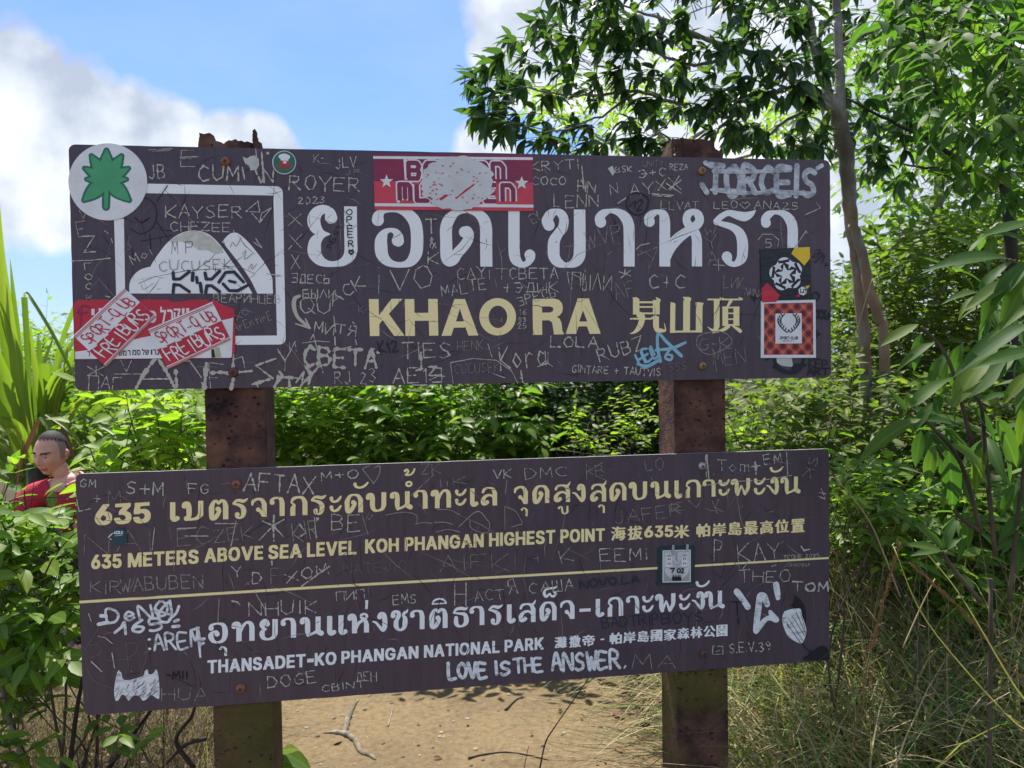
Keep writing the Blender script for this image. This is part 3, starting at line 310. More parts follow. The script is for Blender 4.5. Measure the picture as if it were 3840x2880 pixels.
# close-up regions of the photograph in which the marks were measured: origin x, y and scale
ZR = {1: (240, 520, .45208), 2: (1080, 520, .45208), 3: (2000, 520, .51989), 4: (240, 1000, .45208), 5: (1080, 1100, .45208), 6: (2000, 1100, .51989),
      7: (280, 1700, .45208), 8: (1200, 1650, .45208), 9: (2150, 1650, .45208), 10: (280, 2150, .45208), 11: (1200, 2100, .45208), 12: (2150, 2050, .45208)}
def zb(z): return UP if z <= 6 else LO
def loc(z, x, y):
    ox, oy, k = ZR[z]; return zb(z).p(ox + x * k, oy + y * k)
def pxm(z): return 0.45208 / 1440.0 if z not in (3, 6) else 0.51989 / 1390.0     # metres per region pixel
m_board = board_mat()
m_edge = simple('board_edge', (.55, .55, .52), .5, .1)
M_WHITE = paint_mat('white_paint', (.88, .92, .93), (.40, .42, .42)); M_GOLD = paint_mat('cream_paint', (.94, .82, .41), (.52, .45, .28))
M_SCR = paint_mat('scratch_bare', (.50, .49, .42), (.24, .23, .20), .7); M_SCR2 = paint_mat('scratch_dim', (.30, .275, .235), (.12, .10, .10), .7)
M_SCR3 = simple('scratch_faint', (.17, .14, .14), .6); M_DARK = simple('scratch_dark', (.012, .008, .010), .6)
M_BLK = simple('black_marker', (.012, .013, .022), .45); M_NAVY = simple('navy_marker', (.020, .028, .055), .5); M_CYAN = simple('blue_marker', (.25, .50, .62), .5)
m_wm, _t, _b = new_mat('white_marker'); _c = ramp(_t, tex_noise(_t, 30, 6, .7, mscale=(1, 1, 2.2)), [(.36, (.30, .32, .35)), (.5, (.72, .77, .80)), (.7, (.85, .89, .90))]); _t.links.new(_c, _b.inputs['Base Color']); _b.inputs['Roughness'].default_value = .5
m_wm2, _t, _b = new_mat('white_marker_thin'); _c = ramp(_t, tex_noise(_t, 22, 6, .75, mscale=(1, 1, 1.6)), [(.35, (.13, .13, .16)), (.5, (.42, .46, .50)), (.68, (.72, .76, .78))]); _t.links.new(_c, _b.inputs['Base Color'])
M_GREY = simple('bare_patch', (.50, .55, .50), .6)
LAYER = 0.0003
def tri_contours(cs):
    V, E, n = [], [], 0
    for c in cs:
        k = len(c); V += [Vector(p) for p in c]; E += [(n + i, n + (i + 1) % k) for i in range(k)]; n += k
    r = geometry.delaunay_2d_cdt(V, E, [], 1, 1e-7)
    out = []
    for f in r[2]:
        x = sum(r[0][i][0] for i in f) / len(f); y = sum(r[0][i][1] for i in f) / len(f); ins = False
        for c in cs:
            k = len(c)
            for i in range(k):
                (x0, y0), (x1, y1) = c[i], c[(i + 1) % k]
                if (y0 > y) != (y1 > y) and x < (x1 - x0) * (y - y0) / (y1 - y0) + x0: ins = not ins
        if ins: out.append(f)
    return [tuple(v) for v in r[0]], out
def tri_union(polys):
    V, F = [], []
    for p in polys:
        a = sum(p[i][0] * p[(i + 1) % len(p)][1] - p[(i + 1) % len(p)][0] * p[i][1] for i in range(len(p)))
        if abs(a) < 1e-9: continue
        if a < 0: p = p[::-1]
        F.append(list(range(len(V), len(V) + len(p)))); V += [Vector(q) for q in p]
    r = geometry.delaunay_2d_cdt(V, [], F, 1, 1e-7)
    return [tuple(v) for v in r[0]], [f for f, o in zip(r[2], r[5]) if len(o)]
def stroke_polys(pts, butt=(False, False), sides=10):
    """pts: (x, y, halfwidth) in board metres"""
    P = []
    for i in range(len(pts) - 1):
        (x0, y0, a), (x1, y1, b) = pts[i], pts[i + 1]; dx, dy = x1 - x0, y1 - y0; L = math.hypot(dx, dy)
        if L < 1e-7: continue
        nx, ny = -dy / L, dx / L
        P.append([(x0 + nx * a, y0 + ny * a), (x0 - nx * a, y0 - ny * a), (x1 - nx * b, y1 - ny * b), (x1 + nx * b, y1 + ny * b)])
    for i, (x, y, a) in enumerate(pts):
        if (i == 0 and butt[0]) or (i == len(pts) - 1 and butt[1]) or a < 2e-5: continue
        P.append([(x + a * math.cos(2 * math.pi * k / sides), y + a * math.sin(2 * math.pi * k / sides)) for k in range(sides)])
    return P
root = empty('information_sign', tuple((UP.O + UP.X * 1.0) * np.array([1, 1, 0])))
tag(root, 'brown national park sign of two scratched boards screwed to rusty square steel posts', 'sign')
_rootinv = Matrix.Translation(root.location).inverted()
def child_world(o, parent, M):
    o.parent = parent; o.matrix_local = M
def make_board(B, label):
    bm = bmesh.new(); r = .016; ring = []
    for cx, cz, a0 in ((r, -r, 90), (r, -BH + r, 180), (BW - r, -BH + r, 270), (BW - r, -r, 0)):
        for k in range(6):
            a = R(a0 + 90 * k / 5); ring.append((cx + r * math.cos(a), cz + r * math.sin(a)))
    rng = random.Random(5); pts = []
    for i, p in enumerate(ring):                                      # slightly chipped top edge
        q = ring[(i + 1) % len(ring)]; pts.append(p); n = int(math.hypot(q[0] - p[0], q[1] - p[1]) / .03)
        for k in range(1, n): pts.append((p[0] + (q[0] - p[0]) * k / n + rng.uniform(-.0005, .0005), p[1] + (q[1] - p[1]) * k / n + (rng.uniform(-.0009, .0004) if rng.random() < .5 else 0)))
    vf = [bm.verts.new((x, 0, z)) for x, z in pts]; vb = [bm.verts.new((x, BT, z)) for x, z in pts]
    f = bm.faces.new(vf); f.material_index = 0; f = bm.faces.new(vb[::-1]); f.material_index = 0
    for i in range(len(pts)):
        f = bm.faces.new((vf[i], vb[i], vb[(i + 1) % len(pts)], vf[(i + 1) % len(pts)])); f.material_index = 1
    bmesh.ops.recalc_face_normals(bm, faces=bm.faces)
    me = bpy.data.meshes.new('board'); bm.to_mesh(me); bm.free(); me.materials.append(m_board); me.materials.append(m_edge)
    o = link('board', me, root); o.matrix_local = _rootinv @ B.M; o['label'] = label; return o
UP.obj = make_board(UP, 'upper board with the large Thai place name and mountain emblem')
LO.obj = make_board(LO, 'lower board with the height and national park name')
def decal(B, name, V2, F, mat, layer, label=None, kind=None, midx=None):
    me = mesh(name, [(x, -layer * LAYER, z) for x, z in V2], F, mat, midx)
    # face outwards
    for p in me.polygons:
        if p.normal.y > 0: p.flip()
    o = link(name, me, B.obj, kind)
    if label: o['label'] = label
    return o
def strokes_decal(z, name, strokes, mat, layer, label=None, butt=(False, False), smooth=True, sides=10):
    """strokes in region pixels (x, y, halfwidth)"""
    k = pxm(z); P = []
    for s in strokes:
        s = catmull(s, 6) if smooth and len(s) > 2 else s
        P += stroke_polys([(*loc(z, q[0], q[1]), q[2] * k) for q in s], butt, sides)
    V, F = tri_union(P); return decal(zb(z), name, V, F, mat, layer, label)
def poly_decal(z, name, contours, mat, layer, label=None):
    V, F = tri_contours([[loc(z, *p) for p in c] for c in contours]); return decal(zb(z), name, V, F, mat, layer, label)

# letter outlines
NC = 90
def glyph(ch):
    asp, cs = GLYPHS[ch]; return asp, [[(c[i] / NC, c[i + 1] / NC) for i in range(0, len(c), 2)] for c in cs]
GLYPHS['iI'] = (.26, [[0, 0, NC, 0, NC, NC, 0, NC]]); GLYPHS['i-'] = (1.9, GLYPHS['iI'][1])
def put_glyph(z, ch, quad, mat, layer=1, name='letter'):
    """quad: x0, y_top0, y_bot0, x1, y_top1, y_bot1 in region pixels"""
    x0, t0, b0, x1, t1, b1 = quad; asp, cs = glyph(ch)
    f = lambda u, v: (x0 + (x1 - x0) * u, (b0 + (t0 - b0) * v) * (1 - u) + (b1 + (t1 - b1) * v) * u)
    return poly_decal(z, name, [[f(u, v) for u, v in c] for c in cs], mat, layer)
# Thai letters as strokes (x, y, halfwidth) in units of 1/100 of the letter height: width, top, bottom, round strokes, square-ended strokes
HK = [(12, 23, 12), (11, 11, 8), (20, 5, 6), (30, 12, 10), (33, 30, 12)]
THAI = {
 'ม': (99, 0, 100, [HK + [(34, 60, 12), (32, 80, 11), (22, 88, 12)], [(22, 93, 7), (50, 94, 6), (72, 88, 9), (86, 72, 12)]], [[(87, 78, 12), (87, 0, 12)]]),
 'น': (99, 0, 100, [HK + [(33, 70, 12), (35, 92, 8)], [(36, 92, 7), (56, 84, 6), (74, 70, 9)], [(74, 78, 12), (86, 86, 13)]], [[(74, 84, 12), (74, 0, 12)]]),
 'บ': (99, 0, 100, [HK + [(33, 68, 12), (42, 90, 9), (60, 95, 5), (80, 86, 9), (87, 66, 12)]], [[(87, 70, 12), (87, 0, 12)]]),
 'ท': (100, 0, 100, [HK, [(40, 56, 4), (50, 24, 7), (66, 6, 6), (82, 13, 10), (88, 32, 12)]], [[(33, 28, 12), (33, 100, 12)], [(88, 30, 12), (88, 100, 12)]]),
 'พ': (104, 0, 100, [HK + [(33, 70, 12), (38, 90, 10)], [(38, 92, 8), (56, 42, 5)], [(58, 42, 5), (74, 90, 8)], [(76, 90, 9), (90, 60, 11), (92, 40, 12)]], [[(92, 45, 12), (92, 0, 12)]]),
 'ต': (99, 0, 100, [[(46, 46, 12), (54, 55, 8), (44, 74, 10), (30, 90, 10), (14, 88, 11), (12, 60, 12), (12, 35, 12), (22, 11, 8), (36, 5, 7), (50, 16, 7), (62, 5, 7), (80, 11, 9), (87, 34, 12)]], [[(87, 32, 12), (87, 100, 12)]]),
 'ด': (99, 0, 100, [[(46, 44, 12), (55, 50, 9), (46, 68, 10), (30, 90, 10), (14, 88, 11), (12, 60, 12), (12, 35, 12), (28, 9, 8), (50, 4, 5), (74, 11, 9), (87, 34, 12)]], [[(87, 32, 12), (87, 100, 12)]]),
 'อ': (100, 0, 100, [[(12, 24, 12), (12, 12, 8), (30, 4, 5), (55, 3, 5), (78, 11, 9), (88, 33, 12), (88, 67, 12), (76, 89, 9), (50, 97, 5), (24, 89, 9), (12, 70, 12), (12, 56, 11), (24, 43, 5), (40, 44, 8), (45, 55, 12)]], []),
 'ย': (99, 0, 100, [[(42, 22, 12), (38, 8, 8), (24, 5, 8), (12, 22, 12), (20, 41, 7), (40, 47, 2)], [(40, 47, 2), (20, 53, 7), (12, 68, 12), (20, 89, 9), (48, 97, 5), (78, 88, 9), (87, 68, 12)]], [[(87, 72, 12), (87, 0, 12)]]),
 'ร': (84, 0, 100, [[(10, 22, 7), (24, 8, 6), (44, 9, 8), (58, 13, 8), (72, 8, 6), (82, 1, 2)], [(10, 24, 4), (34, 30, 7), (54, 42, 10), (62, 62, 12), (56, 88, 9), (42, 97, 5), (28, 90, 8), (28, 78, 11)]], []),
 'จ': (90, 0, 100, [[(8, 32, 5), (14, 14, 8), (40, 4, 6), (64, 11, 9), (77, 34, 12)], [(70, 92, 8), (54, 70, 7), (42, 60, 11)]], [[(77, 32, 12), (77, 100, 12)]]),
 'า': (78, 0, 100, [[(13, 26, 12), (11, 14, 8), (24, 5, 6), (42, 4, 5), (60, 12, 10), (66, 34, 12)]], [[(66, 32, 12), (66, 100, 12)]]),
 'ก': (98, 0, 100, [[(17, 60, 11), (24, 44, 7), (8, 30, 3)], [(8, 30, 4), (20, 11, 8), (48, 4, 6), (74, 11, 9), (86, 34, 12)]], [[(17, 58, 12), (17, 100, 12)], [(86, 32, 12), (86, 100, 12)]]),
 'ะ': (72, 0, 100, [[(12, 12, 11), (16, 27, 8), (32, 34, 7), (52, 26, 8), (66, 8, 6), (70, 2, 2)], [(12, 66, 11), (16, 82, 8), (32, 90, 7), (52, 82, 8), (66, 64, 6), (70, 58, 2)]], []),
 'เ': (44, 0, 100, [[(12, 80, 12), (16, 91, 9), (26, 94, 6), (33, 84, 11)]], [[(12, 84, 12), (12, 0, 12)]]),
 'แ': (98, 0, 100, [[(12, 80, 12), (16, 91, 9), (26, 94, 6), (33, 84, 11)], [(66, 80, 12), (70, 91, 9), (80, 94, 6), (87, 84, 11)]], [[(12, 84, 12), (12, 0, 12)], [(66, 84, 12), (66, 0, 12)]]),
 'ล': (98, 0, 100, [[(12, 24, 7), (22, 9, 7), (48, 4, 5), (74, 12, 9), (86, 34, 12)], [(84, 62, 6), (60, 43, 6), (30, 47, 8), (13, 66, 11), (14, 84, 11), (28, 90, 7), (38, 80, 11)]], [[(86, 32, 12), (86, 100, 12)]]),
 'ส': (100, -14, 100, [[(12, 24, 7), (22, 9, 7), (48, 4, 5), (74, 12, 9), (86, 34, 12)], [(76, 12, 6), (90, 2, 6), (99, -13, 2)], [(84, 62, 6), (60, 43, 6), (30, 47, 8), (13, 66, 11), (14, 84, 11), (28, 90, 7), (38, 80, 11)]], [[(86, 32, 12), (86, 100, 12)]]),
 'ง': (78, 0, 100, [[(38, 24, 12), (40, 10, 8), (50, 4, 5), (62, 14, 10), (66, 36, 12), (66, 74, 12), (56, 91, 9), (36, 72, 7), (18, 52, 6), (2, 46, 4)]], []),
 'ห': (99, 0, 100, [HK, [(36, 84, 8), (50, 52, 8), (70, 36, 7), (86, 24, 7), (88, 12, 6), (76, 4, 5), (64, 10, 7), (66, 24, 7), (82, 40, 9), (87, 60, 12)]], [[(33, 28, 12), (33, 100, 12)], [(87, 58, 12), (87, 100, 12)]]),
 'ช': (92, -4, 100, [[(12, 24, 12), (12, 10, 8), (24, 4, 7), (40, 10, 9), (42, 26, 10), (34, 42, 9), (28, 58, 11), (30, 80, 11), (44, 95, 6), (60, 94, 7), (72, 82, 10), (76, 64, 12), (76, 40, 10), (66, 26, 6), (72, 14, 7), (84, 8, 6), (91, -3, 2)]], []),
 'ธ': (96, 0, 100, [[(94, 1, 2), (80, 10, 7), (56, 6, 8), (26, 9, 7), (10, 26, 5)], [(10, 27, 4), (46, 32, 6), (76, 38, 9), (85, 60, 12), (82, 82, 11), (56, 97, 5), (32, 90, 9), (24, 74, 11), (24, 52, 9)]], []),
 'ั': (104, 0, 52, [[(14, 14, 13), (22, 34, 10), (50, 43, 8), (80, 30, 9), (98, 8, 7)]], []), 'ิ': (122, 0, 52, [[(6, 42, 5), (24, 16, 8), (60, 5, 7), (96, 16, 8), (116, 42, 5)], [(6, 46, 5), (60, 46, 5), (116, 46, 5)]], []),
 'ุ': (64, 0, 92, [[(14, 18, 13), (20, 5, 7), (38, 8, 8), (51, 26, 12)]], [[(51, 24, 12), (51, 92, 12)]]), 'ู': (100, 0, 92, [[(14, 18, 13), (24, 5, 6), (38, 14, 9), (40, 45, 11), (46, 72, 10), (66, 84, 7), (84, 66, 12)]], [[(86, 66, 12), (86, 0, 12)]]),
 '้': (100, 0, 62, [[(12, 18, 11), (28, 8, 8), (40, 20, 8), (34, 38, 8), (18, 50, 7)], [(18, 52, 8), (56, 54, 7), (82, 34, 8), (96, 6, 6)]], []), '่': (30, 0, 90, [], [[(15, 0, 14), (13, 90, 11)]]),
 '็': (104, 0, 90, [[(100, 1, 3), (86, 14, 8), (56, 16, 8), (22, 26, 8), (13, 52, 12), (24, 78, 10), (40, 70, 9), (52, 56, 6), (64, 78, 8), (86, 76, 10), (92, 54, 10), (80, 44, 8)]], []), 'ํ': (56, 0, 56, [[(28 + 19 * math.cos(i * .5236), 28 + 19 * math.sin(i * .5236), 9) for i in range(13)]], []),
}
def put_thai(z, ch, x0, y0, x1, y1, mat, slope, layer=1, wt=1.06):
    w, top, bot, rounds, butts = THAI[ch]; k = pxm(z); sc = (y1 - y0 - (x1 - x0) * slope) / (bot - top); P = []
    f = lambda u, v: (x0 + (x1 - x0) * u / w, y0 + (x1 - x0) * slope * (1 - u / w) + (v - top) * sc)
    for s in rounds: P += stroke_polys([(*loc(z, *f(q[0], q[1])), q[2] * sc * k * wt) for q in catmull(s, 5)], (False, False), 14)
    for s in butts: P += stroke_polys([(*loc(z, *f(q[0], q[1])), q[2] * sc * k * wt) for q in s], (True, True))
    V, F = tri_union(P); return decal(zb(z), 'letter', V, F, mat, layer)
def glyph_list(z, items, mat, slope):
    for ch, x0, y0, x1, y1 in items:
        h = (x1 - x0) * slope
        if ch in THAI: put_thai(z, ch, x0, y0, x1, y1, mat, slope)
        else: put_glyph(z, ch, (x0, y0 + h, y1, x1, y0, y1 - h), mat)
def word(z, s, x0, t0, b0, x1, t1, b1, mat, gap=.10):
    H = (b0 - t0 + b1 - t1) / 2; ws = [GLYPHS['i' + c][0] * (1 if c != '-' else .0) + (0 if c != '-' else .5) for c in s]
    tot = sum(ws) + gap * (len(s) - 1); x = 0
    for c, w in zip(s, ws):
        u0, u1 = x / tot, (x + w) / tot; L = lambda a, b, u: a + (b - a) * u
        q = (L(x0, x1, u0), L(t0, t1, u0), L(b0, b1, u0), L(x0, x1, u1), L(t0, t1, u1), L(b0, b1, u1))
        if c == '-':
            h = q[2] - q[1]; q = (q[0], q[1] + h * .48, q[1] + h * .66, q[3], q[4] + h * .48, q[4] + h * .66)
        put_glyph(z, 'i' + c, q, mat); x += w + gap

# ---- upper board: Thai title, stroke by stroke
B0 = (False, True)
TITLE = [
 (2, [[(357, 655, 50), (350, 618, 42), (322, 590, 34), (280, 588, 38), (238, 615, 46), (214, 670, 52), (228, 735, 48), (275, 780, 28), (345, 791, 5)], [(345, 791, 5), (280, 803, 26), (232, 845, 45), (218, 900, 53), (223, 955, 53), (262, 1008, 42), (320, 1035, 28), (385, 1040, 24), (450, 1025, 32), (500, 985, 45), (521, 930, 52), (521, 860, 52), (519, 750, 52)]], [[(521, 860, 52), (518, 562, 51)]]),
 (2, [[(745, 675, 49), (750, 640, 42), (785, 602, 24), (850, 590, 20), (920, 592, 26), (990, 620, 42), (1045, 680, 51), (1067, 760, 51), (1070, 880, 51), (1058, 960, 50), (1015, 1022, 38), (950, 1045, 24), (880, 1042, 26), (820, 1015, 38), (780, 960, 50), (771, 890, 52), (775, 830, 46), (805, 775, 26), (855, 758, 18), (895, 775, 28), (915, 810, 38), (911, 846, 50)]], []),
 (2, [[(1465, 775, 48), (1490, 760, 34), (1505, 790, 36), (1492, 840, 42), (1455, 895, 43), (1405, 950, 44), (1375, 1000, 44), (1335, 1010, 50), (1316, 970, 52), (1312, 850, 50), (1312, 740, 50), (1340, 665, 46), (1400, 612, 28), (1480, 596, 22), (1560, 612, 34), (1620, 665, 48), (1642, 740, 51), (1643, 860, 51)]], [[(1643, 840, 51), (1645, 1061, 51)]]),
 (2, [[(1874, 600, 48), (1874, 800, 48), (1876, 940, 48), (1888, 1000, 46), (1920, 1035, 32), (1960, 1045, 24), (1992, 1025, 28), (2010, 990, 38), (2006, 965, 47)]], []),
 (3, [[(112, 622, 42), (100, 588, 40), (125, 545, 34), (160, 527, 22), (198, 540, 30), (220, 580, 34), (213, 640, 35), (178, 688, 35), (150, 740, 42), (146, 800, 43), (150, 850, 42), (180, 893, 34), (240, 912, 18), (300, 893, 34), (330, 850, 43), (335, 780, 43)]], [[(335, 800, 43), (334, 511, 42)]]),
 (3, [[(486, 602, 40), (478, 572, 34), (505, 540, 29), (552, 522, 16), (610, 530, 25), (660, 565, 38), (687, 620, 41), (691, 700, 41)]], [[(691, 690, 41), (691, 922, 41)]]),
 (3, [[(838, 597, 40), (832, 570, 32), (860, 541, 27), (900, 528, 18), (938, 548, 32), (948, 600, 40), (948, 700, 40)], [(950, 870, 36), (985, 790, 40), (1035, 728, 40), (1095, 680, 36), (1160, 640, 34), (1198, 595, 33), (1190, 550, 32), (1157, 527, 22), (1118, 545, 29), (1105, 585, 30), (1122, 625, 32), (1160, 668, 36), (1178, 720, 38), (1180, 800, 39)]], [[(948, 690, 41), (948, 922, 41)], [(1180, 790, 39), (1180, 921, 39)]]),
 (3, [[(1322, 598, 26), (1355, 562, 22), (1410, 536, 22), (1470, 552, 30), (1525, 562, 34), (1570, 545, 22), (1604, 516, 3)], [(1310, 603, 12), (1360, 615, 20), (1435, 638, 26), (1485, 678, 36), (1507, 735, 42), (1509, 810, 42), (1500, 865, 38), (1455, 905, 20), (1412, 892, 24), (1396, 852, 40)]], []),
 (3, [[(1678, 606, 38), (1674, 578, 32), (1700, 547, 28), (1745, 531, 15), (1805, 542, 27), (1850, 585, 39), (1870, 645, 41), (1870, 760, 41)]], [[(1870, 740, 41), (1870, 924, 41)]]),
]
for z, rounds, butts in TITLE:
    k = pxm(z); P = []
    for s in rounds: P += stroke_polys([(*loc(z, q[0], q[1]), q[2] * k) for q in catmull(s, 7)], (False, False), 20)
    for s in butts: P += stroke_polys([(*loc(z, q[0], q[1]), q[2] * k) for q in s], (True, True))
    V, F = tri_union(P); decal(UP, 'letter', V, F, M_WHITE, 1)
def ell(cx, cy, rx, ry, n=40, rot=0): return [(cx + rx * math.cos(2 * math.pi * i / n) * math.cos(rot) - ry * math.sin(2 * math.pi * i / n) * math.sin(rot), cy + rx * math.cos(2 * math.pi * i / n) * math.sin(rot) + ry * math.sin(2 * math.pi * i / n) * math.cos(rot)) for i in range(n)]
def bowl(x0, y0, x1, y1, n=10):                  # half round to the right, from the top left corner to the bottom left one
    r = (y1 - y0) / 2; cy = (y0 + y1) / 2; return [(x0, y0), (x1 - r, y0)] + [(x1 - r + r * math.sin(math.pi * i / n), cy - r * math.cos(math.pi * i / n)) for i in range(1, n)] + [(x1 - r, y1), (x0, y1)]
poly_decal(2, 'letter', [[(670, 1330), (750, 1330), (753, 1465), (858, 1328), (948, 1328), (835, 1452), (965, 1634), (880, 1636), (783, 1505), (756, 1538), (757, 1636), (678, 1637)]], M_GOLD, 1)
poly_decal(2, 'letter', [[(968, 1330), (1046, 1330), (1048, 1445), (1163, 1444), (1162, 1329), (1240, 1329), (1246, 1633), (1170, 1634), (1167, 1510), (1050, 1510), (1052, 1636), (973, 1636)]], M_GOLD, 1)
poly_decal(2, 'letter', [[(1380, 1330), (1467, 1330), (1578, 1632), (1495, 1633), (1472, 1566), (1375, 1567), (1352, 1634), (1272, 1635)], [(1424, 1408), (1393, 1516), (1458, 1516)]], M_GOLD, 1)
poly_decal(2, 'letter', [ell(1738, 1477, 152, 155), ell(1740, 1478, 77, 93)], M_GOLD, 1)
poly_decal(2, 'letter', [[(2028, 1330), (2205, 1326), (2246, 1336), (2272, 1365), (2279, 1400), (2273, 1440), (2252, 1466), (2228, 1478), (2252, 1492), (2268, 1530), (2274, 1590), (2290, 1622), (2205, 1624), (2196, 1560), (2188, 1522), (2165, 1506), (2106, 1507), (2108, 1626), (2031, 1628)], [(2105, 1392), (2108, 1443), (2172, 1442), (2195, 1432), (2201, 1414), (2193, 1398), (2172, 1391)]], M_GOLD, 1)
poly_decal(6, 'letter', [[(320, 36), (400, 36), (485, 291), (405, 292), (387, 238), (325, 238), (308, 292), (232, 292)], [(357, 122), (330, 203), (388, 203)]], M_GOLD, 1)
def bar(x0, y0, x1, y1, w): return [(x0, y0, w), (x1, y1, w)]
def hanzi(z, bars, tapers, mat=M_GOLD):
    k = pxm(z); P = []
    for s in bars: P += stroke_polys([(*loc(z, q[0], q[1]), q[2] * k) for q in s], (True, True))
    for s in tapers: P += stroke_polys([(*loc(z, q[0], q[1]), q[2] * k) for q in catmull(s, 5)], (False, False), 8)
    V, F = tri_union(P); decal(zb(z), 'letter', V, F, mat, 1)
hanzi(6, [bar(741, 38, 741, 152, 24), bar(886, 48, 886, 152, 26), bar(745, 64, 890, 64, 7), bar(745, 98, 890, 98, 6), bar(745, 144, 890, 144, 6), bar(697, 183, 855, 183, 6), bar(884, 165, 884, 240, 22)],
      [[(716, 32, 2), (740, 42, 16)], [(885, 30, 3), (905, 50, 14)], [(765, 155, 24), (785, 165, 20), (782, 195, 22), (765, 240, 20), (735, 275, 12), (698, 292, 2)], [(850, 178, 5), (880, 172, 15)], [(884, 235, 22), (895, 265, 18), (925, 268, 14), (952, 266, 6), (944, 215, 2)]])
hanzi(6, [bar(1006, 76, 1003, 285, 19), bar(1106, 50, 1104, 270, 26), bar(1196, 80, 1194, 282, 25), bar(1003, 276, 1200, 274, 7)], [[(990, 66, 3), (1010, 82, 16)], [(1080, 28, 3), (1115, 45, 20), (1134, 35, 4)], [(1172, 68, 3), (1195, 85, 22), (1226, 72, 3)]])
hanzi(6, [bar(1255, 44, 1372, 44, 6), bar(1322, 44, 1322, 240, 22), bar(1378, 44, 1500, 44, 6), bar(1384, 95, 1384, 232, 22), bar(1464, 95, 1464, 232, 23), bar(1362, 102, 1486, 102, 6), bar(1380, 144, 1470, 144, 5), bar(1380, 186, 1470, 186, 5), bar(1362, 228, 1486, 228, 6)],
      [[(1344, 30, 2), (1372, 42, 8)], [(1322, 235, 22), (1312, 265, 16), (1285, 262, 8), (1258, 242, 2)], [(1480, 28, 2), (1504, 42, 8)], [(1425, 50, 14), (1408, 82, 10), (1396, 98, 8)], [(1405, 236, 16), (1370, 262, 12), (1290, 287, 2)], [(1440, 238, 6), (1470, 255, 12), (1492, 272, 14)]])

# ---- emblem: rounded square frame with two peaks
def rrect(c, r, n=6):
    out = []
    for i in range(4):
        p0, p, p2 = (np.array(c[(i + j) % 4], float) for j in (-1, 0, 1)); a = (p0 - p) / np.linalg.norm(p0 - p); b = (p2 - p) / np.linalg.norm(p2 - p)
        for k in range(n + 1):
            t = k / n; out.append(tuple((1 - t) ** 2 * (p + a * r) + 2 * t * (1 - t) * p + t * t * (p + b * r)))
    return out
V, F = tri_contours([[UP.p(*q) for q in rrect([(424, 686), (1060, 699), (1071, 1291.5), (440, 1297)], 26)], [UP.p(*q) for q in [(463, 723), (1025, 733), (1038, 1258), (471, 1263)]]])
decal(UP, 'emblem_frame', V, F, M_WHITE, 1)
mt = catmull([(540, 1270), (543, 1200), (568, 1145), (612, 1100), (662, 1075), (715, 1062)], 4) + catmull([(715, 1062), (745, 1010), (790, 945), (850, 870), (925, 808), (1000, 773), (1085, 763), (1160, 775), (1230, 815), (1310, 900), (1400, 1030), (1490, 1160), (1562, 1284)], 4)[1:] + [(540, 1284)]
poly_decal(1, 'emblem_mountain', [[tuple(p) for p in mt]], M_WHITE, 1)
poly_decal(1, 'emblem_mountain', [[tuple(p) for p in catmull([(1312, 855), (1355, 805), (1400, 780), (1450, 790), (1530, 860), (1620, 970), (1690, 1075), (1728, 1160)], 4)] + [(1732, 1285), (1603, 1285)] + [tuple(p) for p in catmull([(1603, 1285), (1540, 1160), (1450, 1030), (1312, 855)], 4)[1:-1]]], M_WHITE, 1)
poly_decal(1, 'worn_patch', [[(870, 850), (950, 800), (1000, 776), (1085, 766), (1160, 780), (1225, 818), (1310, 905), (1325, 945), (1255, 958), (1190, 925), (1120, 925), (1050, 880), (960, 850), (905, 870)]], simple('worn_patch', (.55, .57, .50), .6, .2, 60), 2)

# ---- lower board lettering
SL = .062
glyph_list(7, [('i6', 168, 418, 312, 600), ('i3', 328, 410, 472, 592), ('i5', 487, 403, 632, 585), ('เ', 792, 402, 872, 568), ('ม', 888, 392, 1068, 562), ('ต', 1118, 382, 1272, 555), ('ร', 1305, 373, 1438, 545), ('จ', 1462, 368, 1592, 533), ('า', 1618, 360, 1740, 526), ('ก', 1785, 353, 1928, 520), ('ร', 1955, 345, 2088, 512)], M_GOLD, SL)
glyph_list(8, [('ะ', 78, 462, 178, 605), ('ด', 208, 445, 355, 608), ('ั', 272, 345, 402, 408), ('บ', 378, 432, 550, 600), ('น', 573, 422, 775, 588), ('้', 693, 233, 788, 300), ('ํ', 705, 337, 768, 392), ('า', 775, 413, 890, 576), ('ท', 915, 406, 1088, 570), ('ะ', 1118, 404, 1213, 552), ('เ', 1243, 398, 1315, 555), ('ล', 1335, 388, 1465, 550), ('จ', 1605, 380, 1722, 537), ('ุ', 1660, 560, 1727, 635), ('ด', 1763, 372, 1900, 530), ('ส', 1938, 345, 2075, 522), ('ู', 1968, 545, 2067, 622), ('ง', 2095, 362, 2200, 520)], M_GOLD, SL)
glyph_list(9, [('ส', 138, 338, 272, 518), ('ุ', 200, 535, 265, 608), ('ด', 300, 350, 438, 508), ('บ', 455, 342, 612, 502), ('น', 633, 336, 815, 495), ('เ', 835, 333, 905, 488), ('ก', 925, 328, 1055, 482), ('า', 1068, 325, 1178, 475), ('ะ', 1200, 322, 1295, 470), ('พ', 1300, 315, 1468, 468), ('ะ', 1493, 310, 1590, 462), ('ง', 1600, 305, 1700, 458), ('ั', 1622, 215, 1742, 275), ('น', 1707, 300, 1890, 455)], M_GOLD, SL)
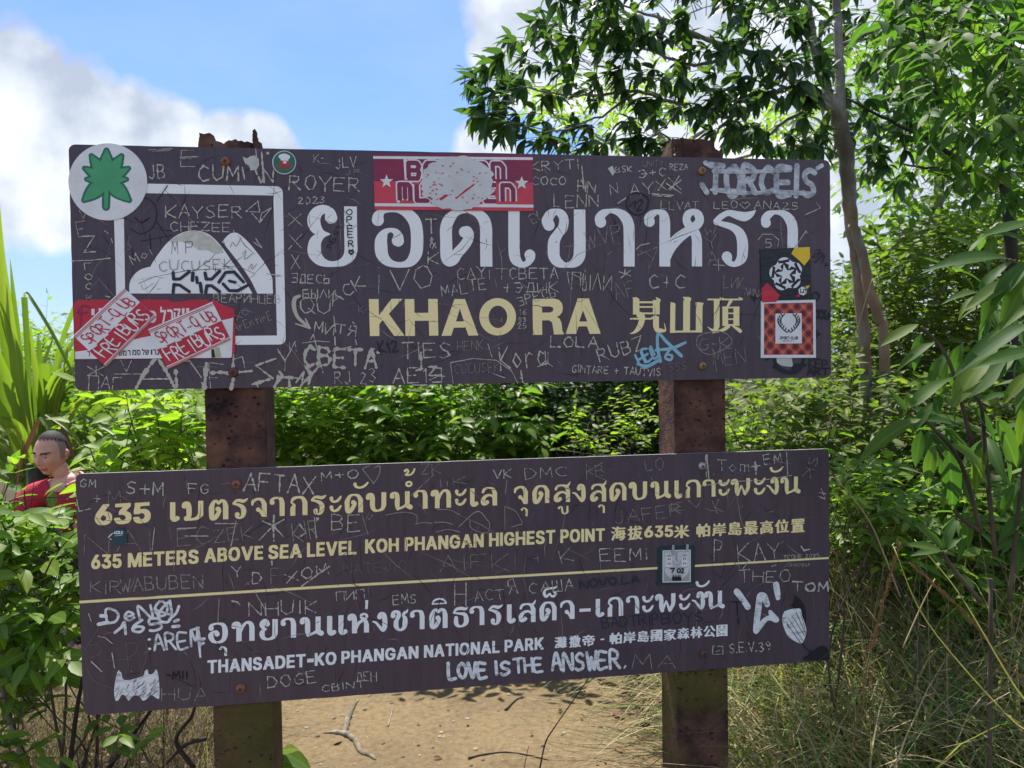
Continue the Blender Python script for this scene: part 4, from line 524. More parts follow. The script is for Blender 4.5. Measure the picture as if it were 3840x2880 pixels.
for a in ((7, '635', 140, 842, 962, 392, 833, 950), (7, 'METERS', 443, 828, 947, 1030, 797, 915), (7, 'ABOVE', 1078, 790, 907, 1565, 765, 880), (7, 'SEA', 1608, 762, 880, 1885, 749, 865),
          (8, 'LEVEL', -107, 853, 972, 303, 833, 948), (8, 'KOH', 375, 825, 942, 655, 812, 925), (8, 'PHANGAN', 703, 808, 922, 1358, 775, 888), (8, 'HIGHEST', 1402, 772, 885, 1952, 745, 858), (8, 'POINT', 1993, 743, 855, 2363, 732, 838)): word(*a, M_GOLD)
glyph_list(9, [('海', 312, 712, 435, 838), ('拔', 448, 708, 572, 832), ('i6', 587, 712, 662, 812), ('i3', 675, 708, 745, 810), ('i5', 757, 705, 828, 808), ('米', 835, 700, 962, 818), ('帕', 1018, 690, 1135, 808), ('岸', 1150, 685, 1268, 802), ('島', 1283, 675, 1400, 795), ('最', 1413, 670, 1532, 790), ('高', 1545, 665, 1658, 782), ('位', 1670, 655, 1790, 775), ('置', 1803, 650, 1920, 770)], M_GOLD, SL)
V, F = tri_contours([[LO.p(*q) for q in [(298.5, 2253), (1280, 2192), (2400, 2130), (3108, 2089), (3108, 2096), (2400, 2138.5), (1280, 2202), (298.5, 2263)]]]); decal(LO, 'divider_line', V, F, M_GOLD, 1)
glyph_list(10, [('อ', 1117, 408, 1268, 582), ('ุ', 1197, 605, 1272, 688), ('ท', 1302, 393, 1497, 570), ('ย', 1540, 378, 1683, 556), ('า', 1712, 368, 1838, 540), ('น', 1865, 355, 2075, 530)], M_WHITE, SL)
glyph_list(11, [('แ', 62, 455, 232, 628), ('ห', 228, 438, 410, 612), ('่', 372, 332, 408, 408), ('ง', 440, 430, 557, 600), ('ช', 590, 408, 732, 592), ('า', 748, 413, 868, 580), ('ต', 912, 400, 1058, 572), ('ิ', 927, 313, 1055, 372), ('ธ', 1098, 388, 1230, 560), ('า', 1240, 380, 1365, 546), ('ร', 1395, 370, 1517, 540), ('เ', 1550, 365, 1628, 528), ('ส', 1650, 332, 1790, 522), ('ด', 1825, 343, 1962, 508), ('็', 1845, 215, 1970, 318), ('จ', 1990, 333, 2112, 496)], M_WHITE, SL)
glyph_list(12, [('iI', 52, 510, 145, 542), ('เ', 183, 430, 262, 586), ('ก', 282, 416, 412, 582), ('า', 437, 406, 547, 560), ('ะ', 570, 402, 665, 552), ('พ', 675, 385, 850, 550), ('ะ', 875, 388, 970, 532), ('ง', 985, 370, 1090, 527), ('ั', 1010, 278, 1132, 342), ('น', 1080, 362, 1262, 525)], M_WHITE, SL)
for a in ((10, 'THANSADET', 1105, 722, 832, 1920, 668, 777), (10, 'KO', 1995, 662, 768, 2175, 650, 757), (11, 'PHANGAN', 180, 757, 860, 820, 712, 815), (11, 'NATIONAL', 865, 707, 812, 1492, 668, 770), (11, 'PARK', 1533, 664, 766, 1857, 640, 742)): word(*a, M_WHITE)
glyph_list(10, [('iI', 1932, 706, 1987, 740)], M_WHITE, SL)
glyph_list(11, [('灘', 1948, 633, 2052, 735), ('撒', 2068, 624, 2165, 728)], M_WHITE, SL)
glyph_list(12, [('帝', 75, 728, 180, 830), ('iI', 228, 762, 258, 776), ('帕', 302, 710, 405, 812), ('岸', 415, 702, 520, 804), ('島', 533, 695, 632, 795), ('國', 643, 686, 740, 790), ('家', 752, 680, 855, 782), ('森', 862, 668, 965, 770), ('林', 972, 660, 1072, 762), ('公', 1080, 652, 1180, 753), ('園', 1187, 645, 1280, 748)], M_WHITE, SL)

# ---- screws
m_screw = [simple('rusty_screw', (.24, .10, .06), .6, .35, 120, .4, .3), simple('bronze_screw', (.30, .17, .09), .45, .3, 120, .5, .6), simple('steel_screw', (.42, .42, .42), .4, .2, 120, .5, .8), M_BLK, simple('dark_rust_screw', (.10, .045, .035), .7, .35, 120)]
def screw(B, x, y, mi, r=.0125, label=None):
    cx, cz = B.p(x, y); mb = MB(); n = 20
    prof = [(r, 0), (r * .99, .003), (r * .9, .0062), (r * .68, .0088), (r * .35, .0102)]
    V = [(cx + q * math.cos(2 * math.pi * i / n), -h - .0002, cz + q * math.sin(2 * math.pi * i / n)) for q, h in prof for i in range(n)]
    F = [(j * n + i, j * n + (i + 1) % n, (j + 1) * n + (i + 1) % n, (j + 1) * n + i) for j in range(4) for i in range(n)] + [tuple(range(4 * n, 5 * n))]
    mb.add(V, F, 0)
    for a in (.3, .3 + math.pi / 2):
        dx, dz = math.cos(a) * r * .42, math.sin(a) * r * .42; px_, pz = -math.sin(a) * r * .10, math.cos(a) * r * .10
        mb.add([(cx + sx * dx + sy * px_, -.0108 - .0001 * (a > 1), cz + sx * dz + sy * pz) for sx, sy in ((-1, -1), (1, -1), (1, 1), (-1, 1))], [(0, 1, 2, 3)], 1)
    o = link('screw', mb.make('screw', [m_screw[mi], m_screw[3]], True), B.obj)
    if label: o['label'] = label
screw(UP, 847, 607, 0); screw(UP, 2632, 642, 1, .0118); screw(UP, 875, 1396, 4, .0130, 'dark rusted screw'); screw(UP, 2633, 1372, 1, .0120)
screw(LO, 887, 1815, 0, .0128); screw(LO, 2630, 1747, 2, .0115, 'bright steel screw'); screw(LO, 905, 2580, 0, .0130); screw(LO, 2638, 2450, 4, .0120, 'dark rusted screw')
# ------------------------------------------------------------------ posts
yn = (UP.Y + LO.Y) / 2; yn[2] = 0; yn /= np.linalg.norm(yn); xh = np.array([yn[1], -yn[0], 0.])
PLANE = 2.046
def ray_plane(x, y, d=PLANE):
    v = c2w(((x - 1920) / FOC, (y - 1440) / FOC, 1)); return CAMPOS + v * ((d - CAMPOS @ yn) / (v @ yn))
def rough_line(pts, rng, step=.006, amp=.0022):
    out = []
    for i in range(len(pts) - 1):
        (x0, y0), (x1, y1) = pts[i], pts[i + 1]; n = max(1, int(math.hypot(x1 - x0, y1 - y0) / step))
        for k in range(n): out.append((x0 + (x1 - x0) * k / n + rng.uniform(-1, 1) * amp * .5, y0 + (y1 - y0) * k / n + rng.uniform(-1, 1) * amp))
    return out + [pts[-1]]
def wall(mb, o, u, w, contours, th):
    V, F = tri_contours(contours); n = len(V); up = np.array([0, 0, 1.])
    A = [o + u * s + up * h for s, h in V]; Bk = [a + w * th for a in A]
    mb.add(A, F); mb.add(Bk, [f[::-1] for f in F])
    edges = {}
    for f in F:
        for i in range(len(f)): edges[(f[i], f[(i + 1) % len(f)])] = 1
    mb.add(A + Bk, [(a, b, b + n, a + n) for a, b in edges if (b, a) not in edges])
def post(x0s, x1s, depth, front, left, back, right, moss, holes=()):
    rng = random.Random(int(x0s)); a = ray_plane(x0s[0] if hasattr(x0s, '__len__') else x0s, 1650); b = ray_plane(x1s, 1650)
    wd = float((b - a) @ xh); base = np.array([a[0], a[1], 0.0]) ; mb = MB(); T = .006
    def prof(wd_, top): return [(0, -.25), (wd_, -.25)] + rough_line([(wd_ * s, h) for s, h in top][::-1], rng)
    wall(mb, base, xh, yn, [prof(wd, front)] + [[(wd * s, h) for s, h in hl] for hl in holes], T)
    wall(mb, base + yn * (depth - T), xh, yn, [prof(wd, back)], T)
    wall(mb, base + yn * (T + .0004), yn, xh, [prof(depth - 2 * T - .0008, left)], T)
    wall(mb, base + yn * (T + .0004) + xh * (wd - T), yn, xh, [prof(depth - 2 * T - .0008, right)], T)
    me = mb.make('post', m_rust); bmx = bmesh.new(); bmx.from_mesh(me); bmesh.ops.remove_doubles(bmx, verts=bmx.verts, dist=1e-5); bmesh.ops.recalc_face_normals(bmx, faces=bmx.faces)
    bmx.to_mesh(me); bmx.free()
    for v in me.vertices: v.co -= root.location
    o = link('post', me, root); return o
m_rust = rust_mat('rusty_steel', True)
TU = 2.158; TR_ = 2.157
p1 = post(772, 997, .140, [(0, TU + .004), (.03, TU + .036), (.2, TU + .037), (.26, TU + .03), (.3, TU + .018), (.42, TU + .012), (.5, TU + .02), (.62, TU + .022), (.72, TU + .020), (.86, TU + .015), (.9, TU + .016), (.905, TU + .046), (.94, TU + .05), (.97, TU + .04), (1, TU + .02)],
     [(0, TU + .005), (.2, TU + .03), (.6, TU + .035), (1, TU + .01)], [(0, TU + .028), (.2, TU + .034), (.3, TU + .016), (.8, TU + .012), (1, TU + .015)], [(0, TU + .02), (.3, TU + .026), (.6, TU + .008), (1, TU - .01)], True)
p2 = post(2529, 2721, .132, [(0, TR_ + .046), (.03, TR_ + .052), (.5, TR_ + .052), (.8, TR_ + .050), (.82, TR_ + .038), (.86, TR_ + .027), (.93, TR_ + .022), (.97, TR_ + .03), (1, TR_ + .02)],
     [(0, TR_ + .049), (.35, TR_ + .042), (.7, TR_ + .026), (.95, TR_ + .016), (1, TR_ - .01)], [(0, TR_ + .0), (.2, TR_ + .006), (1, TR_ + .01)], [(0, TR_ + .02), (.5, TR_ + .012), (1, TR_ + .01)], True,
     holes=[[(.035, TR_ + .008), (.075, TR_ + .006), (.095, TR_ + .018), (.07, TR_ + .03), (.04, TR_ + .026)]])
p2['label'] = 'right post with a ragged rusted top and mossy lower part'; p1['label'] = 'left post with a broken spiked top'

# ------------------------------------------------------------------ hand lettering: one-stroke letters in a 0..1 box, y up
_A = [(0, 0), (.5, 1), (1, 0)]; _Bu = [(0, 0), (0, 1), (.7, .95), (.8, .75), (.6, .54), (0, .52)]
FONT = {
 'A': [_A, [(.2, .38), (.8, .38)]], 'B': [_Bu, [(.6, .54), (.9, .35), (.8, .08), (0, 0)]], 'C': [[(.95, .85), (.5, 1), (.1, .7), (.1, .3), (.45, 0), (.95, .12)]],
 'D': [[(0, 0), (0, 1), (.6, .9), (.95, .5), (.6, .08), (0, 0)]], 'E': [[(.9, 1), (0, 1), (0, 0), (.9, 0)], [(0, .5), (.7, .52)]], 'F': [[(.9, 1), (0, 1), (0, 0)], [(0, .52), (.7, .52)]],
 'G': [[(.9, .88), (.5, 1), (.08, .6), (.15, .15), (.55, 0), (.9, .2), (.9, .45), (.55, .45)]], 'H': [[(0, 0), (0, 1)], [(1, 0), (1, 1)], [(0, .5), (1, .52)]], 'I': [[(.5, 0), (.5, 1)]],
 'J': [[(.75, 1), (.75, .2), (.45, 0), (.1, .15)]], 'K': [[(0, 0), (0, 1)], [(.95, 1), (.05, .45), (1, 0)]], 'L': [[(0, 1), (0, 0), (.85, 0)]], 'M': [[(0, 0), (.1, 1), (.5, .3), (.9, 1), (1, 0)]],
 'N': [[(0, 0), (.03, 1), (.97, 0), (1, 1)]], 'O': [[(.5, 1), (.1, .8), (.02, .4), (.35, 0), (.8, .1), (1, .55), (.75, .95), (.5, 1)]], 'P': [_Bu], 'Q': [[(.5, 1), (.1, .8), (.02, .4), (.35, 0), (.8, .1), (1, .55), (.75, .95), (.5, 1)], [(.6, .3), (1.05, -.1)]],
 'R': [_Bu, [(.3, .52), (.95, 0)]], 'S': [[(.9, .88), (.5, 1), (.12, .8), (.3, .55), (.75, .42), (.85, .15), (.4, 0), (.05, .12)]], 'T': [[(0, 1), (1, 1)], [(.5, 1), (.5, 0)]],
 'U': [[(0, 1), (.02, .25), (.4, 0), (.85, .15), (1, 1)]], 'V': [[(0, 1), (.5, 0), (1, 1)]], 'W': [[(0, 1), (.25, 0), (.5, .7), (.75, 0), (1, 1)]], 'X': [[(0, 1), (1, 0)], [(1, 1), (0, 0)]],
 'Y': [[(0, 1), (.5, .5), (1, 1)], [(.5, .5), (.5, 0)]], 'Z': [[(0, 1), (1, 1), (0, 0), (1, 0)]], '0': [[(.5, 1), (.1, .6), (.3, 0), (.8, .2), (.85, .8), (.5, 1)]], '1': [[(.2, .75), (.6, 1), (.6, 0)]],
 '2': [[(.05, .8), (.5, 1), (.85, .7), (.05, 0), (1, 0)]], '3': [[(.05, .9), (.6, 1), (.8, .75), (.35, .52), (.9, .3), (.5, 0), (.05, .1)]], '4': [[(.7, 0), (.7, 1), (0, .35), (1, .35)]], '5': [[(.85, 1), (.15, 1), (.1, .55), (.7, .6), (.85, .25), (.4, 0), (.05, .1)]],
 '6': [[(.8, 1), (.2, .6), (.1, .15), (.6, 0), (.85, .3), (.4, .5), (.12, .35)]], '7': [[(0, 1), (.9, 1), (.35, 0)]], '9': [[(.85, .6), (.4, .5), (.1, .75), (.5, 1), (.85, .75), (.75, .3), (.4, 0)]],
 '+': [[(.1, .5), (.9, .5)], [(.5, .85), (.5, .15)]], '-': [[(.15, .5), (.85, .5)]], '.': [[(.4, .02), (.5, .04)]], ':': [[(.4, .1), (.5, .12)], [(.4, .7), (.5, .72)]], '&': [[(.95, .05), (.25, .75), (.45, 1), (.65, .8), (.1, .3), (.35, 0), (.95, .45)]],
 '!': [[(.5, .8), (.45, 0)], [(.5, 1.1), (.52, 1.12)]], ',': [[(.5, .2), (.35, -.15)]], 'v': [[(.5, 0), (.02, .6), (.25, .95), (.5, .7), (.75, .95), (.98, .6), (.5, 0)]],
 'З': [[(.05, .95), (.85, .95), (.85, .5), (.3, .5)], [(.85, .5), (.85, 0), (.05, 0)]], 'Д': [[(.1, 0), (.3, 1), (.8, 1), (.9, 0)], [(0, .1), (1, .1)]], 'Ь': [[(0, 1), (0, 0), (.8, 0), (.8, .5), (0, .5)]],
 'Б': [[(.85, 1), (0, 1), (0, 0), (.85, 0), (.85, .52), (0, .52)]], 'Ы': [[(0, 1), (0, 0), (.5, 0), (.5, .5), (0, .5)], [(.9, 1), (.9, 0)]], 'Л': [[(0, 0), (.5, 1), (1, 0)]], 'И': [[(0, 1), (.03, 0), (.97, 1), (1, 0)]],
 'Я': [[(1, 0), (.95, 1), (.3, .95), (.2, .6), (.9, .5)], [(.5, .5), (0, 0)]], 'Э': [[(.05, .9), (.6, 1), (.95, .5), (.5, 0), (.05, .1)], [(.3, .5), (.9, .5)]], 'П': [[(0, 0), (0, 1), (1, 1), (1, 0)]],
 'Ш': [[(0, 1), (0, 0), (1, 0), (1, 1)], [(.5, 0), (.5, 1)]], 'Ц': [[(0, 1), (0, 0), (.9, 0), (.9, 1)], [(.9, 0), (1.05, -.2)]], 'Ж': [[(.5, 1), (.5, 0)], [(0, 1), (1, 0)], [(1, 1), (0, 0)]], 'Г': [[(.9, 1), (0, 1), (0, 0)]],
 'a': [[(.85, .5), (.4, .65), (.05, .3), (.35, 0), (.85, .25)], [(.9, .62), (.9, 0)]], 'o': [[(.45, .62), (.05, .35), (.4, 0), (.9, .3), (.45, .62)]], 'r': [[(.1, .6), (.15, 0)], [(.15, .4), (.5, .62), (.85, .5)]], 'y': [[(.05, .65), (.5, .1)], [(.95, .65), (.3, -.45)]],
 'm': [[(0, 0), (.05, .6), (.5, .55), (.5, 0)], [(.5, .45), (.95, .55), (1, 0)]], 'e': [[(.1, .32), (.85, .38), (.5, .65), (.08, .3), (.45, 0), (.9, .15)]], 'z': [[(.1, .6), (.9, .6), (.1, 0), (.9, 0)]], 'l': [[(.4, 1), (.4, 0)]], 'n': [[(.05, .6), (.1, 0)], [(.1, .4), (.6, .6), (.85, 0)]], 'g': [[(.8, .55), (.3, .6), (.1, .25), (.5, .05), (.8, .5), (.75, -.3), (.2, -.35)]], 'i': [[(.5, .6), (.5, 0)], [(.5, .85), (.5, .88)]], 't': [[(.5, .9), (.5, 0)], [(.1, .6), (.9, .6)]],
 'q': [[(0, 0), (1, 0), (1, 1), (0, 1), (0, 0)], [(.3, .3), (.7, .5)]],
}
NARROW = {'I': .25, '.': .25, ':': .25, '!': .3, ',': .3, 'i': .3, 'l': .3, '1': .55, '-': .6}
MATS = {'s': M_SCR, 'd': M_SCR2, 'f': M_SCR3, 'k': M_BLK, 'n': M_NAVY, 'c': M_CYAN, 'w': m_wm, 'x': m_wm2, 'D': M_DARK}
_mk = random.Random(77)
_lay = [3]
def hand(z, text, x0, y0, x1, y1, h, st='s', w=4.0, slant=0.0, rough=None, gap=.28, jit=.075):
    """text on the base line x0,y0 - x1,y1 (region pixels), letter height h, stroke w wide"""
    rough = (0.75 if st in 'sd' else .15) if rough is None else rough; n = len(text); w = w * (.82 if st in 'sd' else 1)
    ws = [NARROW.get(c, 1.0) if c != ' ' else .6 for c in text]; tot = sum(ws) + gap * (n - 1); x = 0; S = []
    L = math.hypot(x1 - x0, y1 - y0); ux, uy = (x1 - x0) / L, (y1 - y0) / L; vx, vy = uy, -ux
    for c, wd in zip(text, ws):
        if c != ' ':
            dy = _mk.uniform(-jit, jit); sc = _mk.uniform(1 - jit, 1 + jit)
            for poly in FONT[c]:
                P = []
                for (a, b) in poly:
                    cw = wd if wd > .5 else 1.0; a = (a - .5) * cw + wd / 2
                    u = (x + a + _mk.uniform(-jit, jit) * .6) / tot * L + slant * b * h; v = (b * sc + dy + _mk.uniform(-jit, jit) * .5) * h
                    P.append((x0 + ux * u + vx * v, y0 + uy * u + vy * v, w / 2))
                S.append(P)
        x += wd + gap
    return marks(z, S, st, rough, each=False)
def marks(z, S, st='s', rough=.6, name=None, curve=None, label=None, each=None):
    if each is None and name in (None, 'pencil_note') and len(S) > 1 and st in 'sdf':
        for q in S: marks(z, [q], st, rough, 'scratch' if name is None else name, curve, label, False)
        return
    k = pxm(z); P = []
    curve = (st not in 'sdfD') if curve is None else curve
    for s in S:
        s = [tuple(q) if len(q) > 2 else (*q, 2.2) for q in s]
        if curve and len(s) > 2: s = [tuple(p) for p in catmull(s, 5)]
        if rough > .3:                                                 # a scratched line: uneven width, small breaks
            out = []
            for i in range(len(s) - 1):
                (xa, ya, wa), (xb, yb, wb) = s[i], s[i + 1]; d = math.hypot(xb - xa, yb - ya); m = max(2, int(d / 16))
                run = []
                for j in range(m + 1):
                    t = j / m; f = max(.15, 1 + _mk.gauss(0, rough * .55)); run.append((xa + (xb - xa) * t + _mk.uniform(-1, 1), ya + (yb - ya) * t + _mk.uniform(-1, 1), (wa + (wb - wa) * t) * f))
                    if _mk.random() < .06 and len(run) > 1: out.append(run); run = []
                if len(run) > 1: out.append(run)
            for r_ in out: P += stroke_polys([(*loc(z, q[0], q[1]), q[2] * k) for q in r_], (False, False), 5)
        else:
            P += stroke_polys([(*loc(z, q[0], q[1]), q[2] * k) for q in s], (False, False), 10)
    if not P: return
    V, F = tri_union(P); _lay[0] = 3 if _lay[0] > 8 else _lay[0] + 1
    return decal(zb(z), name or ('painted_tag' if st in 'wx' else 'marker_writing' if st in 'knc' else 'scratched_writing'), V, F, MATS[st], _lay[0], label)

# upper board, left to right
for a in (
 (1, 'JB', 705, 340, 845, 330, 110, 's', 9), (1, 'E', 965, 230, 1100, 235, 130, 's', 6), (1, 'CUM', 1110, 350, 1450, 355, 125, 's', 13), (1, 'I', 1480, 340, 1530, 330, 110, 's', 11), (1, 'N', 1645, 355, 1735, 360, 110, 's', 12),
 (1, 'KAYSER', 850, 665, 1480, 655, 100, 's', 9), (1, 'CHEZEE.', 880, 765, 1420, 770, 72, 's', 8), (1, 'V', 125, 660, 190, 665, 70, 'd', 8), (1, 'E', 120, 815, 200, 800, 120, 'd', 9), (1, 'Z', 165, 945, 265, 940, 130, 's', 9), (1, 'Г', 175, 1090, 235, 1085, 50, 's', 6), (1, 'O', 178, 1170, 235, 1168, 50, 's', 8), (1, 'C', 180, 1255, 235, 1250, 50, 's', 8), (1, 'R', 185, 1345, 240, 1340, 50, 'd', 7),
 (1, 'Moi', 575, 1050, 745, 960, 75, 's', 6), (1, 'J', 525, 935, 575, 905, 50, 'd', 6), (1, 'X', 1860, 720, 1975, 720, 110, 's', 6), (1, 'X', 1865, 905, 1970, 905, 115, 's', 6), (1, 'X', 1885, 1075, 1955, 1075, 120, 's', 6),
 (1, 'CUCUSEK', 790, 1100, 1400, 1085, 85, 'D', 4), (1, 'M', 893, 960, 945, 960, 95, 'D', 3), (1, 'P', 1010, 950, 1085, 950, 90, 'D', 4),
 (2, 'ROYER', 12, 425, 600, 450, 118, 's', 9), (2, '2023', 85, 545, 310, 530, 55, 's', 8), (2, 'K-', 218, 200, 300, 195, 60, 's', 6), (2, 'JLV', 395, 250, 570, 240, 85, 's', 8), (2, 'JR', 470, 300, 610, 290, 40, 'd', 5),
 (2, 'ЗДЕСЬ'.replace('С', 'C').replace('Е', 'E'), 30, 1195, 350, 1200, 72, 's', 8), (2, 'БЫЛИ', 122, 1322, 395, 1320, 70, 's', 7), (2, 'QU', 108, 1465, 360, 1440, 130, 's', 9), (2, 'A', 370, 1390, 465, 1330, 90, 's', 9), (2, 'CK', 480, 1315, 640, 1225, 100, 's', 9), (2, 'MИТЯ'.replace('Т', 'T'), 215, 1605, 560, 1640, 85, 's', 9),
 (2, 'T', 1142, 785, 1230, 785, 120, 's', 10), (2, '&', 1172, 910, 1230, 905, 90, 's', 8), (2, 'K', 1160, 1045, 1250, 1045, 105, 's', 9), (2, '!', 725, 1290, 790, 1290, 190, 's', 6), (2, 'VO', 845, 1252, 1200, 1250, 180, 's', 9), (2, 'CAY', 1400, 1165, 1640, 1150, 90, 's', 7), (2, 'MALTE', 1278, 1312, 1650, 1250, 88, 's', 7), (2, '/T'.replace('/', 'I'), 1655, 1175, 1820, 1180, 90, 's', 5),
 (2, 'CBETA', 1832, 1168, 2240, 1160, 90, 's', 8), (2, '+ЭДИК'.replace('К', 'K'), 1780, 1278, 2240, 1280, 85, 's', 8), (2, 'ЗPECЬ', 1910, 1385, 2230, 1310, 75, 's', 7), (2, '16', 1915, 1462, 1980, 1462, 50, 's', 6), (2, '03', 1908, 1525, 1978, 1520, 38, 's', 6), (2, '25', 1905, 1578, 1980, 1572, 42, 's', 6),
 (2, 'K', 585, 1450, 630, 1450, 60, 'f', 8),
 (3, 'KRYTI', -20, 230, 330, 215, 65, 's', 7), (3, 'COCO', -10, 335, 235, 335, 55, 's', 7), (3, 'LENN', 148, 490, 465, 495, 92, 's', 7), (3, 'HN', 318, 375, 445, 385, 80, 's', 8), (3, 'BSK', 595, 245, 712, 240, 45, 's', 6), (3, 'Э+C', 762, 285, 960, 272, 62, 's', 8), (3, 'UNITY', 790, 205, 935, 200, 40, 'd', 4), (3, 'REZA', 985, 225, 1115, 225, 42, 's', 6),
 (3, 'N', 560, 410, 615, 400, 70, 's', 6), (3, 'AYXX', 700, 415, 1060, 370, 85, 's', 7), (3, 'LLVAT', 920, 510, 1190, 515, 55, 's', 5), (3, 'LEO', 1300, 505, 1470, 505, 52, 's', 6), (3, 'v', 1490, 505, 1560, 505, 50, 's', 5), (3, 'ANA25', 1590, 505, 1910, 515, 52, 's', 6),
 (3, 'WVP', 385, 790, 655, 740, 120, 'd', 5), (3, 'A', 745, 840, 840, 930, 160, 'd', 5), (3, 'W', 1235, 700, 1320, 690, 50, 'd', 5), (3, 'Y', 1250, 800, 1335, 780, 90, 'd', 5), (3, 'A', 1260, 910, 1330, 905, 100, 'd', 6), (3, '+', 1280, 980, 1385, 980, 130, 's', 6),
 (3, 'ПЫЛИ', 275, 1085, 560, 1100, 110, 's', 6), (3, 'N', 250, 1040, 380, 1020, 80, 's', 5), (3, 'C+C', 830, 1080, 1095, 1080, 100, 's', 9), (3, 'AF', 600, 1170, 745, 1120, 120, 'd', 5), (3, 'HИK'.replace('H', 'L'), 1370, 1075, 1520, 1080, 80, 'd', 5), (3, 'NИNИ', 1520, 1120, 1640, 1150, 50, 'd', 5),
 (3, '5', 1670, 790, 1725, 790, 60, 's', 6), (3, 'EY', 0, 620, 60, 580, 70, 'd', 6),
 (4, 'BEAPИHЦEB', 1240, 295, 1795, 305, 68, 's', 6), (4, 'ArEntinE', 1420, 545, 1730, 430, 70, 'd', 6), (4, 'Xox', 1430, 440, 1600, 350, 50, 'd', 5) if False else (4, 'XO', 1430, 440, 1540, 390, 50, 'd', 5), (4, 'Ж', 195, 905, 335, 905, 80, 's', 7), (4, 'ПAГ', 205, 1015, 480, 1030, 110, 's', 7), (4, 'V', 470, 870, 560, 870, 100, 's', 5), (4, 'И', 1872, 708, 1925, 705, 75, 's', 7), (4, 'Y', 1770, 875, 1890, 875, 175, 's', 9),
 (5, 'CBETA', 125, 600, 735, 618, 155, 's', 26), (5, 'TIES', 945, 545, 1350, 535, 125, 's', 10), (5, 'HENK:', 1405, 480, 1650, 465, 80, 'd', 5), (5, 'CUCUSEK', 1380, 670, 1760, 650, 80, 'd', 4), (5, 'Kora', 1765, 640, 2150, 600, 190, 's', 12), (5, 'RJ 23', 390, 755, 730, 740, 105, 's', 7), (5, 'AE1З', 870, 750, 1290, 740, 120, 's', 11), (5, 'K12', 765, 505, 915, 470, 95, 'k', 15),
 (6, 'LOLA', 125, 385, 465, 395, 75, 's', 10), (6, 'RUbZ'.replace('b', 'B'), 480, 500, 800, 400, 95, 's', 9), (6, 'Y', 105, 580, 180, 480, 90, 's', 8), (6, 'GINTARE + TAUTVIS', 275, 570, 915, 595, 52, 's', 7), (6, 'HEL', 765, 515, 905, 450, 80, 'c', 17), (6, 'G-K', 1195, 410, 1420, 390, 85, 'd', 5), (6, 'MEN', 1300, 520, 1530, 490, 110, 'd', 4),
 (6, 'KEP.', 1985, 535, 2140, 545, 62, 'k', 10), (6, 'ART', 1975, 590, 2125, 590, 48, 'k', 11), (6, '5SS', 975, 565, 1110, 545, 55, 'f', 5),
 (3, 'XX', 2045, 1300, 2110, 1300, 62, 'k', 14), (3, 'O', 2010, 1168, 2060, 1168, 60, 'k', 12),
 (3, 'TORCEIS', 1265, 400, 2035, 415, 195, 'x', 42)): hand(*a)
for i, c in enumerate('OPFER'):
    y = (635, 700, 768, 822, 893)[i]; hand(2, c, 487 + i * 4, y, 533 + i * 3, y - 2, 44, 'k', 8)
hand(2, 'v', 505, 965, 542, 965, 38, 'k', 12); hand(2, 'NESY', 360, 910, 445, 720, 42, 'k', 8)
marks(1, [[(965, 155, 3), (1115, 150, 3)], [(700, 95, 2), (900, 85, 3)], [(740, 105, 2), (880, 100, 2)], [(65, 1015, 3), (220, 1010, 3), (385, 992, 4)], [(1510, 605, 4), (1610, 520, 4), (1625, 610, 4), (1510, 605, 3)], [(1560, 620, 3), (1625, 695, 5), (1722, 575, 3), (1640, 620, 4), (1625, 700, 4)], [(1590, 85, 3), (1600, 165, 5)], [(1640, 110, 6), (1660, 365, 9)], [(1590, 265, 6), (1635, 365, 7)], [(1690, 120, 10), (1695, 125, 10)], [(340, 765, 3), (370, 790, 3)], [(395, 830, 3), (405, 865, 3)], [(345, 1305, 4), (380, 1315, 4)], [(1590, 830, 3), (1640, 905, 4), (1575, 860, 3)], [(1680, 1120, 3), (1790, 1135, 5)]], 's', .5)
poly_decal(1, 'scraped_patch', [[(1482, 150), (1520, 165), (1548, 145), (1590, 140), (1617, 170), (1620, 220), (1600, 255), (1550, 265), (1535, 225), (1500, 200)]], M_GREY, 3)
marks(1, [[(520, 500, 3), (600, 495, 3), (700, 500, 3), (760, 570, 3), (765, 660, 3), (730, 740, 3), (640, 790, 3), (550, 750, 3)], [(590, 655, 5), (640, 695, 5), (705, 660, 5)], [(710, 790, 3), (720, 920, 3)], [(770, 690, 3), (870, 840, 2)], [(770, 520, 2), (860, 390, 4)], [(640, 850, 2), (900, 800, 2)]], 'D', .2, 'faded_doodle', True)
marks(1, [[(905, 1110, 12), (910, 1165, 13), (960, 1165, 12), (1040, 1105, 12)], [(905, 1275, 12), (912, 1210, 13), (960, 1215, 12), (1040, 1270, 12)], [(1070, 1115, 14), (1065, 1175, 14)], [(1100, 1150, 12), (1105, 1195, 12)], [(1130, 1200, 13), (1140, 1270, 14)], [(1170, 1115, 13), (1180, 1165, 13), (1225, 1165, 12), (1290, 1100, 13)], [(1175, 1275, 13), (1185, 1220, 13), (1225, 1220, 12), (1290, 1270, 13)], [(1285, 1190, 13), (1340, 1110, 12), (1410, 1105, 13), (1490, 1190, 12)], [(1320, 1205, 12), (1370, 1260, 12), (1440, 1262, 14), (1525, 1215, 11)], [(1370, 1180, 11), (1420, 1192, 12)]], 'n', .12, curve=False)
